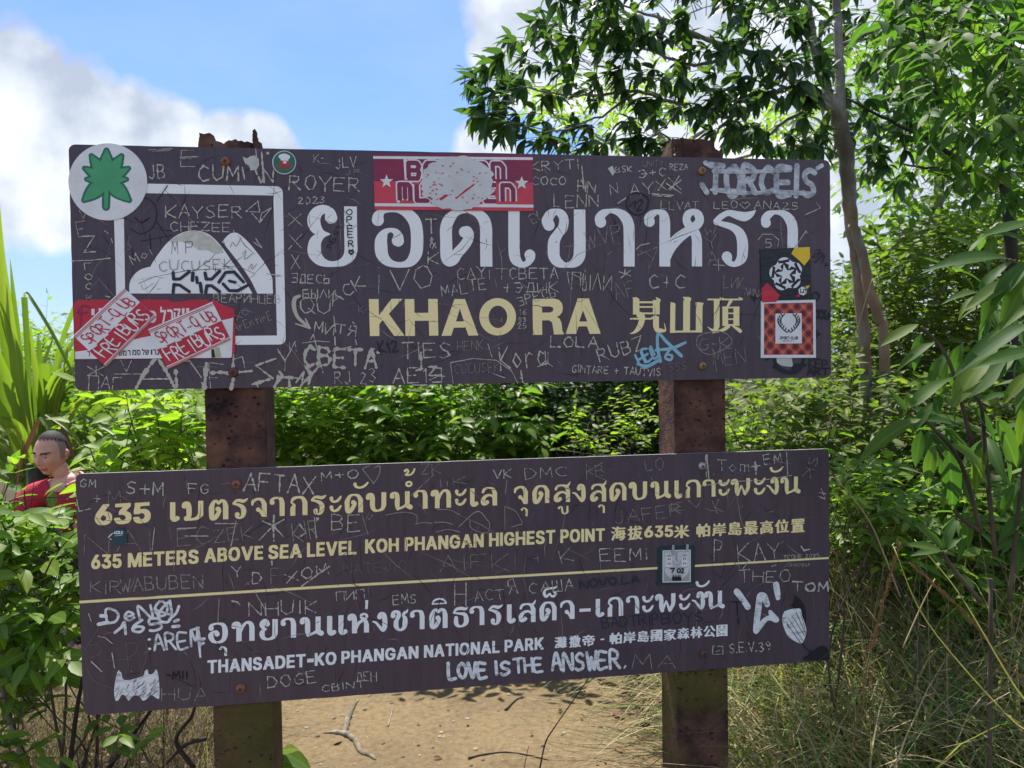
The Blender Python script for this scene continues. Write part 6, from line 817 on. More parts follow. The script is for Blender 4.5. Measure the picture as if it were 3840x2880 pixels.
# torn red sticker with Hebrew print, under two slanted ones
def hb(ch, x0, y0, x1, y1):
    cs = glyph(ch)[1]; return [[(x0 + (x1 - x0) * u, y1 + (y0 - y1) * v) for u, v in c] for c in cs]
tear = [(80, 345), (85, 300), (105, 285), (130, 272), (200, 280), (300, 272), (420, 276), (560, 270), (640, 274), (700, 271), (770, 272), (870, 274), (900, 292), (985, 290), (1040, 276), (1120, 274), (1180, 272), (1210, 288), (1250, 276), (1280, 298), (1330, 322), (1412, 352), (1418, 520), (1420, 700), (1390, 748), (1385, 757), (95, 768)]
sticker(4, 'torn red and white sticker with Hebrew lettering at the lower left', [('p', [tear], S_RED), ('p', [[(92, 706), (215, 690), (640, 590), (900, 540), (1405, 424), (1392, 745), (1383, 755), (96, 766)]], S_WHITE),
    ('p', hb('פ', 703, 365, 768, 465) + hb('ל', 800, 332, 848, 465) + hb('ר', 858, 355, 905, 462) + hb('ק', 912, 348, 968, 462) + hb('י', 980, 345, 1002, 392) + hb('י', 1015, 345, 1040, 388) + hb('ו', 230, 350, 256, 402) + hb('ו', 290, 345, 318, 385), S_WHITE),
    ('p', hb('ר', 195, 700, 215, 742) + hb('ש', 455, 695, 487, 738) + hb('מ', 490, 694, 520, 738) + hb('ר', 528, 692, 553, 736) + hb('מ', 568, 690, 602, 734) + hb('ס', 606, 690, 636, 734) + hb('ל', 648, 678, 672, 732) + hb('ש', 676, 688, 706, 732) + hb('ו', 722, 686, 734, 730) + hb('ר', 740, 686, 765, 730) + hb('נ', 770, 686, 790, 730), S_BLK),
    ('p', [[(1255, 672), (1290, 668), (1305, 752), (1250, 752)]], S_OLV), ('p', [[(1222, 690), (1245, 680), (1255, 754), (1225, 754)]], S_BLK), ('s', [[(110, 385, 5), (160, 320, 6), (220, 345, 5)], [(120, 390, 4), (200, 380, 5)], [(150, 360, 2), (135, 520, 2)]], S_MAR)], 10)
_lat = {'F': FONT['F'], 'R': FONT['R'], 'E': FONT['E'], 'I': FONT['I'], 'B': FONT['B'], 'U': FONT['U'], 'G': FONT['S'], 'S': FONT['S'], 'P': FONT['P'], 'O': FONT['O'], 'T': FONT['T'], '-': FONT['-'], 'C': FONT['C'], 'L': FONT['L'], '=': FONT['L']}
def club(label, c, base):
    m = qmap(c); rr = lambda u0, v0, u1, v1: [m(u0, v0), m(u1, v0), m(u1, v1), m(u0, v1)]; sc = math.hypot(c[1][0] - c[0][0], c[1][1] - c[0][1])
    def txt(s, u0, u1, v0, v1, hw):
        out = []; st = (u1 - u0) / len(s)
        for i, ch in enumerate(s):
            zig = .035 * (1 if i % 2 else -1)
            for p in _lat[ch]:
                q = catmull([(u0 + (i + .1 + (.84 if ch != 'I' else 1.0) * a) * st - .03 * b + .015, v1 + (v0 - v1) * b + zig) for a, b in p], 3)
                out.append([(*m(*t), hw * (1.15 if k % 3 else .55)) for k, t in enumerate(q)])
        return out
    sticker(4, label, [('p', [rr(0, 0, 1, 1)], S_WHITE), ('p', [rr(0, .5, 1, .93)], S_RED), ('p', [rr(0, .035, 1, .055)], S_RED), ('p', [rr(0, .075, 1, .09)], S_RED), ('p', [rr(0, .955, 1, .972)], S_RED), ('p', [rr(0, .985, 1, 1)], S_RED),
        ('s', txt('SPORT-CLUB', .05, .95, .16, .43, sc * .0085), S_RED), ('s', txt('FREIBURG', .06, .95, .56, .88, sc * .0105), S_WHITE)], base)
club('slanted red and white club sticker nearest the left edge', [(80, 572), (500, 178), (767, 415), (350, 828)], 15)
club('slanted red and white club sticker beside the emblem base', [(700, 520), (1232, 292), (1385, 605), (862, 850)], 15)
# black sticker with the star ball
def starball():
    cx, cy, r = 1818, 978, 118; out = [starpoly(cx - 4, cy, 72, .40, -100)]
    for i in range(5):
        a = R(-100 + 36 + 72 * i); d = 84; px, py = cx + d * math.cos(a), cy + d * math.sin(a); s = []
        for (x, y) in starpoly(0, 0, 46, .42, -100 + 36 + 180 + 72 * i):
            x += d * math.cos(a); y += d * math.sin(a); q = math.hypot(x, y); f = 1 if q < 95 else (95 + (q - 95) * .5) / q; s.append((cx + x * f, cy + y * f))
        out.append(s)
    return out
sticker(3, 'black sticker with a white ball of stars and yellow and red corners', [('p', [[(1632, 800), (1990, 782), (2005, 1168), (1645, 1183)]], S_BLK), ('p', [[(1880, 788), (1990, 782), (1993, 862), (1950, 917), (1915, 880), (1857, 830)]], S_YEL), ('p', [[(1683, 1040), (1775, 1130), (1748, 1179), (1645, 1183), (1641, 1082)]], S_RED),
    ('p', [[(1955, 1066), (1990, 1058), (1975, 1085)]], S_YEL), ('p', [[(1884, 1143), (1910, 1118), (1922, 1142)]], S_RED)] + [('p', [s], S_WHITE) for s in starball()[:1]] + [('p', starball()[1:6], S_WHITE)] + [('s', [[(1818 + 112 * math.cos(R(-100 + 72 * i + t)), 978 + 112 * math.sin(R(-100 + 72 * i + t)), 3 + 7 * (abs(t) < 9)) for t in (-18, -8, 0, 8, 18)] for i in range(5)], S_WHITE)] +
    [('p', [[(1937 + 33 * math.cos(R(20 + 60 * i)), 1100 + 33 * math.sin(R(20 + 60 * i))) for i in range(6)]], S_WHITE), ('s', [[(1920, 1085, 3.5), (1922, 1112, 3.5), (1938, 1108, 3.5)], [(1955, 1085, 3.5), (1942, 1090, 3.5), (1944, 1112, 3.5)], [(1958, 1085, 3.5), (1960, 1110, 3.5)]], S_BLK)])
# tartan sticker with a laurel wreath
mt_, t_, b_ = new_mat('tartan_print'); tcx = t_.nodes.new('ShaderNodeTexCoord'); mpx = t_.nodes.new('ShaderNodeMapping'); mpx.inputs['Rotation'].default_value = (0, R(42), 0); t_.links.new(tcx.outputs['Object'], mpx.inputs[0]); sx = t_.nodes.new('ShaderNodeSeparateXYZ'); t_.links.new(mpx.outputs[0], sx.inputs[0])
def stripes(v, f, duty): return math_(t_, 'GREATER_THAN', duty, math_(t_, 'FRACT', math_(t_, 'MULTIPLY', v, f)))
d1 = math_(t_, 'ADD', stripes(sx.outputs[0], 38, .42), stripes(sx.outputs[2], 38, .42)); cc = ramp(t_, math_(t_, 'MULTIPLY', d1, .5), [(0, (.60, .045, .05)), (.5, (.27, .02, .028)), (1, (.07, .008, .015))])
d2 = math_(t_, 'MAXIMUM', stripes(math_(t_, 'ADD', sx.outputs[0], .009), 38, .07), stripes(math_(t_, 'ADD', sx.outputs[2], .009), 38, .07)); cc = mix_rgb(t_, math_(t_, 'MULTIPLY', d2, .7), cc, (.45, .36, .12)); t_.links.new(cc, b_.inputs['Base Color']); b_.inputs['Roughness'].default_value = .35
laurel = []
for sd in (1, -1):
    for i in range(9):
        a = R(95 + i * 19.5); x, y = 1837 - sd * (60 * math.sin(a) if False else 62 * math.cos(a - R(90)) * 1.0), 0
        t = i / 8; ang = R(100 + 150 * t); x = 1837 + sd * 68 * math.cos(ang) * -1 * -1; x = 1837 + sd * (-68) * math.sin(R(12 + 128 * t)) ; y = 1400 - 118 * t
        for s2 in (-1, 1): laurel.append([(x, y, 2.5), (x + s2 * sd * 11, y - 13, 5.5), (x + s2 * sd * 13, y - 25, 1.5)])
def tiny(s, x0, x1, y, h, w):
    out = []; st = (x1 - x0) / len(s)
    for i, c in enumerate(s):
        if c == ' ': continue
        for p in FONT[c]: out.append([(x0 + (i + .1 + a * .75) * st, y - b * h, w) for a, b in p])
    return out
sticker(3, 'red tartan club sticker with a laurel wreath on a white panel', [('p', [[(1640, 1172), (2031, 1162), (2034, 1580), (1638, 1581)]], S_WHITE), ('p', [[(1660, 1190), (2013, 1182), (2014, 1558), (1659, 1559)]], mt_), ('p', [[(1742, 1262), (1930, 1259), (1932, 1476), (1741, 1478)]], S_WHITE),
    ('s', laurel, S_BLK), ('s', tiny('SPORT-CLUB', 1772, 1905, 1447, 19, 2.1), S_BLK), ('s', tiny('FREIBURG E.V.', 1792, 1882, 1463, 9, 1.2), S_GREY)], 11)
# square sticker with a castle and 702
tw = lambda x, y, w, h: [(x, y), (x + w, y), (x + w, y + h), (x, y + h)]
sticker(9, 'worn dark green square sticker with a castle crest and the number 702', [('p', [[(697, 905), (712, 890), (735, 882), (800, 880), (1008, 875), (1005, 1060), (1004, 1188), (900, 1196), (695, 1200), (700, 1040)]], S_BOT), ('p', [[(738, 914), (970, 908), (971, 1176), (737, 1180)]], S_WHITE), ('p', [[(746, 922), (962, 917), (963, 1168), (745, 1172)]], S_GREY),
    ('p', [[tuple(p) for p in catmull([(752, 930), (752, 1060), (775, 1120), (855, 1162), (935, 1118), (958, 1055), (956, 925)], 4)]], S_PALE), ('p', [tw(768, 965, 45, 90)], S_WHITE), ('p', [tw(896, 962, 45, 90)], S_WHITE), ('p', [[(762, 966), (790, 945), (818, 965)]], S_GREY), ('p', [[(892, 962), (918, 942), (946, 960)]], S_GREY),
    ('p', [tw(780, 975, 6, 18), tw(795, 975, 6, 18), tw(780, 1015, 6, 16), tw(795, 1015, 6, 16), tw(908, 972, 6, 18), tw(922, 972, 6, 18), tw(908, 1012, 6, 16), tw(922, 1012, 6, 16)], S_BLK), ('s', [[(825, 1000, 3), (830, 1025, 4), (855, 1035, 4), (880, 1022, 4), (885, 998, 3)], [(765, 1056, 3), (945, 1050, 3)], [(852, 930, 8), (848, 985, 9), (860, 1000, 6)]], S_GREY),
    ('p', [tw(815, 1110, 76, 54)], S_BLK), ('s', [[(820 + i * 13, 1100, 2.5), (820 + i * 13, 1128, 2.5)] for i in range(6)] + [[(818, 1114, 2), (890, 1112, 2)]], S_PALE),
    ('b', [[(797, 1064, 6), (833, 1063, 6), (812, 1098, 6)]] + [[(870 + 13 * math.cos(a), 1080 + 17 * math.sin(a), 5.5) for a in [i * .6283 for i in range(11)]]] + [[(890, 1070, 5), (897, 1062, 5.5), (908, 1066, 5.5), (906, 1078, 5.5), (890, 1098, 5.5), (914, 1097, 5.5)]], S_BLK), ('s', [[(822, 875, 11), (822, 945, 13)], [(940, 872, 14), (938, 905, 11)]], S_GREY)], 10)
# small torn teal sticker
sticker(7, 'small torn teal sticker below the number 635', [('p', [[(318, 645), (335, 625), (365, 618), (400, 618), (425, 635), (434, 665), (440, 742), (368, 768), (348, 765), (330, 735), (305, 715), (280, 700), (300, 690), (318, 680)]], S_TEAL), ('s', tiny('AZZLE', 330, 408, 665, 20, 2.6) + [[(285, 695, 4), (318, 662, 4)], [(300, 705, 3), (308, 714, 3)]] + [[(335, 683, 1.5), (400, 677, 1.5)]], S_WHITE)], 10)
# ------------------------------------------------------------------ vegetation tools
def rot_to(d, nrm):
    """rotation whose y axis is d and whose z axis is near nrm (rows: x, y, z axes)"""
    d = d / np.linalg.norm(d); x = np.cross(d, nrm)
    if np.linalg.norm(x) < 1e-4: x = np.cross(d, (1, 0, .3))
    x = x / np.linalg.norm(x); return np.array([x, d, np.cross(x, d)])
def leaf_shape(n=4, w=.2, curl=.18, fold=.06, tip=1.6, wave=0.0, belly=.45):
    """unit leaf along +y, its midrib lowest; returns vertices and faces"""
    V, F = [], []
    for i in range(n + 1):
        t = i / n; y = t; z = -curl * t * t
        if i in (0, n): V.append((0, y, z)); continue
        h = w * (math.sin(math.pi * t ** (math.log(.5) / math.log(belly)))) ** .85 * (1 - .12 * t)
        V += [(-h, y, z + fold * (h / w) + wave * math.sin(t * 9)), (0, y, z), (h, y, z + fold * (h / w) - wave * math.sin(t * 7))]
    F += [(0, 2, 1), (0, 3, 2)]
    for i in range(n - 2):
        b = 1 + 3 * i; F += [(b, b + 1, b + 4, b + 3), (b + 1, b + 2, b + 5, b + 4)]
    b = 1 + 3 * (n - 2); e = len(V) - 1; F += [(b, b + 1, e), (b + 1, b + 2, e)]; return np.array(V, float), F
SHAPES = {
 'oval': [leaf_shape(4, .24, .16, .05), leaf_shape(4, .22, .30, .07), leaf_shape(4, .25, .05, .04), leaf_shape(4, .23, .22, .09)],
 'lance': [leaf_shape(5, .20, .22, .05, wave=.012), leaf_shape(5, .185, .38, .06), leaf_shape(5, .215, .10, .04, wave=.015), leaf_shape(5, .175, .28, .05)],
 'glossy': [leaf_shape(7, .155, .25, .06, wave=.010), leaf_shape(7, .145, .42, .06, wave=.014), leaf_shape(7, .165, .14, .05, wave=.008), leaf_shape(7, .14, .55, .06, wave=.01)],
 'small': [leaf_shape(3, .23, .12, .05), leaf_shape(3, .26, .25, .06)],
}
_shape_mesh = {}
def shape_mesh(kind, i, mat):
    key = (kind, i, mat.name)
    if key not in _shape_mesh: V, F = SHAPES[kind][i]; me = mesh('leaf', V, F, mat, smooth=True); a = me.attributes.new('mid', 'FLOAT', 'POINT'); a.data.foreach_set('value', [float(abs(v[0]) < 1e-6) for v in V]); _shape_mesh[key] = me
    return _shape_mesh[key]
def project(p):
    v = C2W.T @ (np.asarray(p) - CAMPOS)
    if v[2] < .1: return None
    return (1920 + FOC * v[0] / v[2], 1440 + FOC * v[1] / v[2], v[2])
def bulk(name, leaves, mat, parent, origin):
    """leaves: (kind, shape, position, 3x3 axes, size) joined into one part"""
    VV, FF, TT, n, MM = [], [], [], 0, []; rg = random.Random(1)
    for kind, si, pos, A, s in leaves:
        V, F = SHAPES[kind][si]; W = (V * s) @ A + pos - origin; VV.append(W); t = rg.random(); TT += [t] * len(V); MM += [float(abs(v[0]) < 1e-6) for v in V]; FF += [tuple(i + n for i in f) for f in F]; n += len(V)
    me = bpy.data.meshes.new(name); me.from_pydata(np.vstack(VV).tolist(), [], FF); me.materials.append(mat)
    a = me.attributes.new('tint', 'FLOAT', 'POINT'); a.data.foreach_set('value', TT); a = me.attributes.new('mid', 'FLOAT', 'POINT'); a.data.foreach_set('value', MM); me.polygons.foreach_set('use_smooth', [True] * len(me.polygons)); me.update()
    return link(name, me, parent, 'stuff')
class Plant:
    def __init__(s, name, label, cat, base, mat, stem_mat, group=None, seed=1):
        s.root = empty(name, tuple(base)); tag(s.root, label, cat, group); s.o = np.array(base, float); s.mat = mat; s.stem_mat = stem_mat; s.leaves = []; s.tw = MB(); s.rg = random.Random(seed); s.limbs = []
    def leaf(s, kind, pos, d, nrm, size):
        c = project(np.array(pos) + np.array(d) / (np.linalg.norm(d) + 1e-6) * size * .5)
        if c is not None and c[2] < 4.2 and c[0] < 300:                 # the man looks out between the leaves here
            if 100 < c[0] < 285 and 1600 < c[1] < 1785: return
            if 0 < c[0] < 300 and 1785 <= c[1] < 1905 and s.rg.random() < .72: return
        s.leaves.append((kind, s.rg.randrange(len(SHAPES[kind])), np.array(pos, float), rot_to(np.array(d, float), np.array(nrm, float)), size))
    def limb(s, pts, rads, name='branch', n=7, rough=0.0, label=None):
        P = catmull([np.array(p) for p in pts], 5); m = len(P); rr = [float(np.interp(i / (m - 1), np.linspace(0, 1, len(rads)), rads)) for i in range(m)]
        if rough: P = [p + np.array([s.rg.gauss(0, rough) for _ in range(3)]) for p in P]
        V, F = tube([p - s.o for p in P], rr, n); o = link(name, mesh(name, V, F, s.stem_mat, smooth=True), s.root)
        if label: o['label'] = label
        return P
    def twig(s, pts, r0, r1, n=3):
        m = len(pts); V, F = tube([np.array(p) - s.o for p in pts], [r0 + (r1 - r0) * i / (m - 1) for i in range(m)], n, False); s.tw.add(V, F)
    def spray(s, p, d, length, n, size, kind='oval', droop=.5, flat=.8, spread=55):
        """an arching twig with leaves alternating along it"""
        rg = s.rg; d = np.array(d, float); d /= np.linalg.norm(d); side = np.cross(d, (0, 0, 1.)); side = side / (np.linalg.norm(side) + 1e-6); P = [np.array(p, float)]
        for i in range(5): d = d + np.array([rg.gauss(0, .08), rg.gauss(0, .08), -droop * .16 + rg.gauss(0, .06)]); d /= np.linalg.norm(d); P.append(P[-1] + d * length / 5)
        s.twig(P, .0022 + size * .008, .0009)
        for i in range(n):
            t = (i + .8) / n * 5; j = min(4, int(t)); q = P[j] + (P[j + 1] - P[j]) * (t - j); dd = P[j + 1] - P[j]; dd /= np.linalg.norm(dd); sg = 1 if i % 2 else -1
            a = R(spread + rg.gauss(0, 12)) * (.35 if i == n - 1 else 1); v = dd * math.cos(a) + side * sg * math.sin(a) + np.array([0, 0, -.28 * rg.random() - .12])
            nr = np.array([rg.gauss(0, .35), rg.gauss(0, .35), flat]); s.leaf(kind, q, v, nr, size * rg.uniform(.72, 1.15) * (1 if 0 < i < n - 2 else .85))
    def whorl(s, p, d, n, size, kind='lance', hang=.5):
        """a rosette of leaves round the end of a twig"""
        rg = s.rg; d = np.array(d, float); d /= np.linalg.norm(d); u = np.cross(d, (.3, .2, 1.)); u /= np.linalg.norm(u); w = np.cross(d, u); a0 = rg.random() * 6.28
        s.twig([p - d * size * 1.1 + np.array([0, 0, -.01]), p - d * size * .5, p], .0026, .0014)
        for i in range(n):
            a = a0 + i * 2.4; e = rg.uniform(.55, 1.25); v = d * math.cos(e) + (u * math.cos(a) + w * math.sin(a)) * math.sin(e) + np.array([0, 0, -hang * rg.uniform(.4, 1.3)])
            s.leaf(kind, p - d * size * .12 * i / n, v, np.array([rg.gauss(0, .3), rg.gauss(0, .3), 1.]) + d * .4, size * rg.uniform(.7, 1.15))
    def finish(s, singles=250, minpx=26, bulk_name='foliage', twig_name='twigs'):
        sc = []
        for i, (k, si, pos, A, sz) in enumerate(s.leaves):
            c = project(pos + A[1] * sz * .5)
            if c is None or not (-20 < c[0] < 3860 and -20 < c[1] < 2900): continue
            px = sz * FOC / c[2]
            behind = 270 < c[0] < 3100 and (560 < c[1] < 1440 or 1740 < c[1] < 2500) and c[2] > 2.2
            if px > minpx and not behind: sc.append((px, i))
        sc.sort(reverse=True); one = {i for _, i in sc[:singles]}
        for i in one:
            k, si, pos, A, sz = s.leaves[i]; o = bpy.data.objects.new('leaf', shape_mesh(k, si, s.mat)); COL.objects.link(o); o.parent = s.root; q = pos - s.o
            o.matrix_local = Matrix(((A[0][0] * sz, A[1][0] * sz, A[2][0] * sz, q[0]), (A[0][1] * sz, A[1][1] * sz, A[2][1] * sz, q[1]), (A[0][2] * sz, A[1][2] * sz, A[2][2] * sz, q[2]), (0, 0, 0, 1)))
        rest = [l for i, l in enumerate(s.leaves) if i not in one]
        if rest: bulk(bulk_name, rest, s.mat, s.root, s.o)
        if s.tw.v: link(twig_name, s.tw.make(twig_name, s.stem_mat), s.root, 'stuff')
        return len(s.leaves)
def gnd(px, py, z=0.0):
    s = 3840 / 2212; v = c2w(((px * s - 1920) / FOC, (py * s - 1440) / FOC, 1)); return CAMPOS + v * ((z - CAM_H) / v[2])
def rnd(rg, a, b): return rg.uniform(a, b)
def in_poly(x, y, P):
    ins = False
    for i in range(len(P)):
        (x0, y0), (x1, y1) = P[i], P[(i + 1) % len(P)]
        if (y0 > y) != (y1 > y) and x < (x1 - x0) * (y - y0) / (y1 - y0) + x0: ins = not ins
    return ins
def sample(rg, P, n):
    xs = [p[0] for p in P]; ys = [p[1] for p in P]; out = []
    while len(out) < n:
        x, y = rg.uniform(min(xs), max(xs)), rg.uniform(min(ys), max(ys))
        if in_poly(x, y, P): out.append((x, y))
    return out
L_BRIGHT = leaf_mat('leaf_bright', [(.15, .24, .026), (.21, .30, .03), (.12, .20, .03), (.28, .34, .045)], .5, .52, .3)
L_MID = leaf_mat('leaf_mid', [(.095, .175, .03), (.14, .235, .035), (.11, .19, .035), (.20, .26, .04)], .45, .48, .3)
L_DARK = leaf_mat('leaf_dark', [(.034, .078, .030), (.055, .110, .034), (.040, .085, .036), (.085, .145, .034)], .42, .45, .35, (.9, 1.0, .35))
L_GLOSS = leaf_mat('leaf_glossy', [(.050, .110, .026), (.07, .14, .030), (.058, .12, .034), (.12, .18, .03), (.058, .12, .036)], .55, .5, .2)
L_OLIVE = leaf_mat('leaf_olive', [(.10, .15, .034), (.15, .20, .042), (.07, .115, .03), (.19, .22, .05), (.08, .13, .034)], .5, .46, .25)
L_STRAP = leaf_mat('leaf_strap', [(.13, .19, .03), (.19, .25, .04), (.10, .15, .03), (.27, .31, .06)], .42, .45, .3)
L_DEAD = leaf_mat('leaf_dead', [(.16, .085, .05), (.22, .13, .075), (.11, .06, .045)], .8, .1, .2, (.8, .6, .4))
B_STEM = bark_mat('stem_bark', [(.045, .034, .022), (.085, .065, .042), (.13, .10, .065)]); B_GREEN = bark_mat('green_stem', [(.05, .06, .02), (.07, .085, .03), (.09, .10, .04)])
B_TREE = bark_mat('tree_bark', [(.09, .08, .07), (.22, .20, .175), (.42, .40, .37)], 9, True); B_DARK = bark_mat('dark_bark', [(.018, .015, .012), (.035, .030, .022), (.05, .055, .03)])
B_PALE = bark_mat('pale_bark', [(.14, .12, .10), (.24, .21, .17), (.33, .30, .25)])
# ------------------------------------------------------------------ ground
def hgt(x, y):
    h = .025 * noise.noise(Vector((x * .9, y * .9, 3))) + .010 * noise.noise(Vector((x * 4, y * 4, 7))) + .004 * noise.noise(Vector((x * 14, y * 14, 1)))
    h += .22 * max(0, min(1, (x - .85) / 1.2)) * max(0, min(1, (6 - y) / 3)) - .9 * max(0, min(1, (y - 7) / 14))
    return h
def axis(c, fine, n, far):
    a = [c + fine * i for i in range(-n, n + 1)]; st = fine; x = a[-1]; hi = []
    while x < far: st *= 1.22; x += st; hi.append(x)
    return [2 * c - q for q in hi[::-1]] + a + hi
GX, GY = axis(0, .05, 70, 1500), axis(3.4, .05, 60, 1500)
V = [(x, y, hgt(x, y)) for y in GY for x in GX]; W_ = len(GX); F = [(j * W_ + i, j * W_ + i + 1, (j + 1) * W_ + i + 1, (j + 1) * W_ + i) for j in range(len(GY) - 1) for i in range(W_ - 1)]
m_dirt, t, b = new_mat('sandy_dirt'); big = tex_noise(t, 1.3, 6, .6); fine = tex_noise(t, 34, 10, .7); gr = tex_noise(t, 160, 4, .7)
c = ramp(t, fine, [(.3, (.14, .098, .054)), (.5, (.22, .162, .090)), (.72, (.28, .215, .130))])
c = mix_rgb(t, ramp(t, big, [(.42, (0, 0, 0)), (.62, (1, 1, 1))]), c, mix_rgb(t, 1.0, c, (.80, .80, .82), 'MULTIPLY')); c = mix_rgb(t, ramp(t, gr, [(.62, (0, 0, 0)), (.72, (1, 1, 1))]), c, (.12, .085, .05))
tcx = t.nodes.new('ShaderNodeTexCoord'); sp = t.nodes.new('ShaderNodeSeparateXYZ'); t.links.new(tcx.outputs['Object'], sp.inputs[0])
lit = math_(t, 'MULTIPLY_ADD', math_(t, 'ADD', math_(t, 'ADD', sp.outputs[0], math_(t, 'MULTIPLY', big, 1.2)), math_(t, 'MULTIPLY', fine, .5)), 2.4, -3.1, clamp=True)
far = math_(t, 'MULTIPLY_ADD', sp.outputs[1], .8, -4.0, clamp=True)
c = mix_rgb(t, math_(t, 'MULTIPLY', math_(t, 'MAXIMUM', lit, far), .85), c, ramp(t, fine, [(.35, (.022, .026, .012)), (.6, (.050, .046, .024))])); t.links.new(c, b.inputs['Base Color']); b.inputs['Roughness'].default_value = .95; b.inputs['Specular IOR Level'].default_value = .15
bump(t, b, math_(t, 'ADD', fine, math_(t, 'MULTIPLY', gr, .4)), .9, .014)
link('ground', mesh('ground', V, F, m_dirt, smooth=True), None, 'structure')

# ------------------------------------------------------------------ strap-leaved plant at the left
PS = 1.55
root_p = np.array([*at(60, 1000, 3.1 * PS)[:2], 0.0])
pan = empty('pandanus', tuple(root_p)); tag(pan, 'screw pine with long sunlit strap leaves rising left of the sign', 'plant')
def strap(pts, Y0, Y1, w, mat=L_STRAP, name='leaf', label=None, fold=.35, tipw=.05, flat_end=False):
    Y0 *= PS; Y1 *= PS; w *= PS * .62
    """pts: overview pixels along the leaf; w: width in metres"""
    n = len(pts); P = catmull([at(x, y, Y0 + (Y1 - Y0) * i / (n - 1)) for i, (x, y) in enumerate(pts)], 4); m = len(P); V, F = [], []
    for i, p in enumerate(P):
        t = (P[min(i + 1, m - 1)] - P[max(0, i - 1)]); t /= np.linalg.norm(t); view = CAMPOS - p; view /= np.linalg.norm(view); side = np.cross(t, view + np.array([.25, 0, .3])); side /= np.linalg.norm(side); nrm = np.cross(side, t)
        u = i / (m - 1); h = w / 2 * (min(1, .75 + u * 1.2)) * (1 if flat_end else max(tipw, min(1, (1 - u) * 2.2) ** .7))
        V += [p - side * h + nrm * h * fold - root_p, p - nrm * h * fold * .3 - root_p, p + side * h + nrm * h * fold - root_p]
        if i: q = 3 * i; F += [(q - 3, q - 2, q + 1, q), (q - 2, q - 1, q + 2, q + 1)]
    o = link(name, mesh(name, V, F, mat, smooth=True), pan)
    if label: o['label'] = label
for a in ([(60, 960), (30, 760), (2, 560), (-8, 370)], 3.1, 3.0, .060), ([(66, 960), (40, 800), (12, 700), (-6, 640)], 3.15, 3.0, .055), ([(50, 980), (20, 840), (-20, 720)], 3.0, 2.8, .06), ([(55, 990), (10, 900), (-30, 830)], 3.0, 2.7, .055), ([(72, 960), (62, 840), (58, 740), (52, 642)], 3.15, 3.1, .036), \
         ([(88, 960), (92, 860), (96, 785)], 3.2, 3.15, .062), ([(98, 960), (106, 860), (104, 790)], 3.22, 3.2, .05), ([(96, 960), (118, 800), (150, 690), (196, 600), (240, 560)], 3.2, 3.2, .030), ([(104, 965), (132, 850), (160, 760), (200, 690)], 3.2, 3.1, .034), ([(108, 970), (150, 840), (200, 770), (250, 730)], 3.2, 3.1, .040), \
         ([(110, 980), (165, 880), (225, 830)], 3.2, 3.0, .036), ([(80, 980), (76, 860), (84, 780), (82, 720)], 3.25, 3.25, .05), ([(40, 990), (16, 900), (4, 800), (-16, 700)], 3.1, 3.1, .05), ([(120, 985), (180, 905), (260, 860)], 3.25, 3.1, .045), ([(70, 1000), (40, 920), (-20, 900)], 2.95, 2.8, .04), ([(80, 1010), (60, 900), (48, 800), (30, 720)], 3.05, 3.0, .05), ([(92, 960), (84, 850), (70, 760), (66, 700)], 3.2, 3.1, .04), ([(80, 960), (50, 820), (30, 650), (22, 560)], 3.2, 3.1, .035), ([(60, 960), (18, 800), (-4, 650), (-10, 560)], 3.1, 3.0, .04), ([(100, 965), (124, 880), (140, 800), (146, 730)], 3.2, 3.1, .035), ([(70, 970), (34, 860), (10, 790)], 3.0, 2.9, .045), ([(104, 960), (112, 900), (118, 830)], 3.2, 3.15, .045), ([(115, 985), (150, 900), (190, 850), (230, 840)], 3.1, 3.0, .03), ([(60, 990), (30, 930), (-20, 960)], 2.9, 2.8, .03):
    strap(*a, flat_end=a[0][-1] in ((52, 642), (96, 785), (104, 790)))
strap([(52, 642), (60, 636), (110, 715), (165, 820), (190, 850)], 3.1, 2.95, .022, flat_end=False, label='leaf folded over at its tip')
strap([(84, 905), (60, 960), (40, 1010), (36, 1070)], 2.9, 2.85, .030, L_DEAD, label='dry brown folded leaf'); strap([(90, 900), (110, 930), (130, 990), (132, 1040)], 2.95, 2.9, .050); strap([(100, 895), (150, 930), (190, 990), (208, 1060)], 2.95, 2.85, .024); strap([(95, 900), (120, 905), (150, 960), (160, 1000)], 3.0, 2.95, .03, L_DEAD)
strap([(180, 900), (240, 930), (280, 970)], 3.0, 2.9, .035); strap([(150, 940), (220, 880), (300, 850)], 3.1, 3.0, .03)
_rg = random.Random(21)
for i in range(64):
    a = _rg.uniform(-1.2, 1.3); l = _rg.uniform(180, 430); x0, y0 = 70 + _rg.uniform(-40, 50), 1000 + _rg.uniform(-20, 60); strap([(x0, y0), (x0 + math.sin(a) * l * .5, y0 - math.cos(a) * l * .5 - 20), (x0 + math.sin(a) * l * 1.05, y0 - math.cos(a) * l * .85)], 3.35, _rg.uniform(3.3, 3.9), _rg.uniform(.022, .05))
for i in range(16):
    x0 = 85 + _rg.uniform(-10, 25); k = _rg.uniform(.6, 1.3); strap([(x0, 985), (x0 + 30 * k, 870 - 40 * k), (x0 + 85 * k, 790 + 10 * k), (x0 + 150 * k, 800 + 70 * k)], 3.15, _rg.uniform(2.95, 3.3), _rg.uniform(.02, .036))
V, F = tube([np.array([0, 0, 0]), np.array([.02, .05, .5]), np.array([0, .1, 1.0])], [.08, .07, .06], 10); link('trunk', mesh('trunk', V, F, B_DARK, smooth=True), pan)

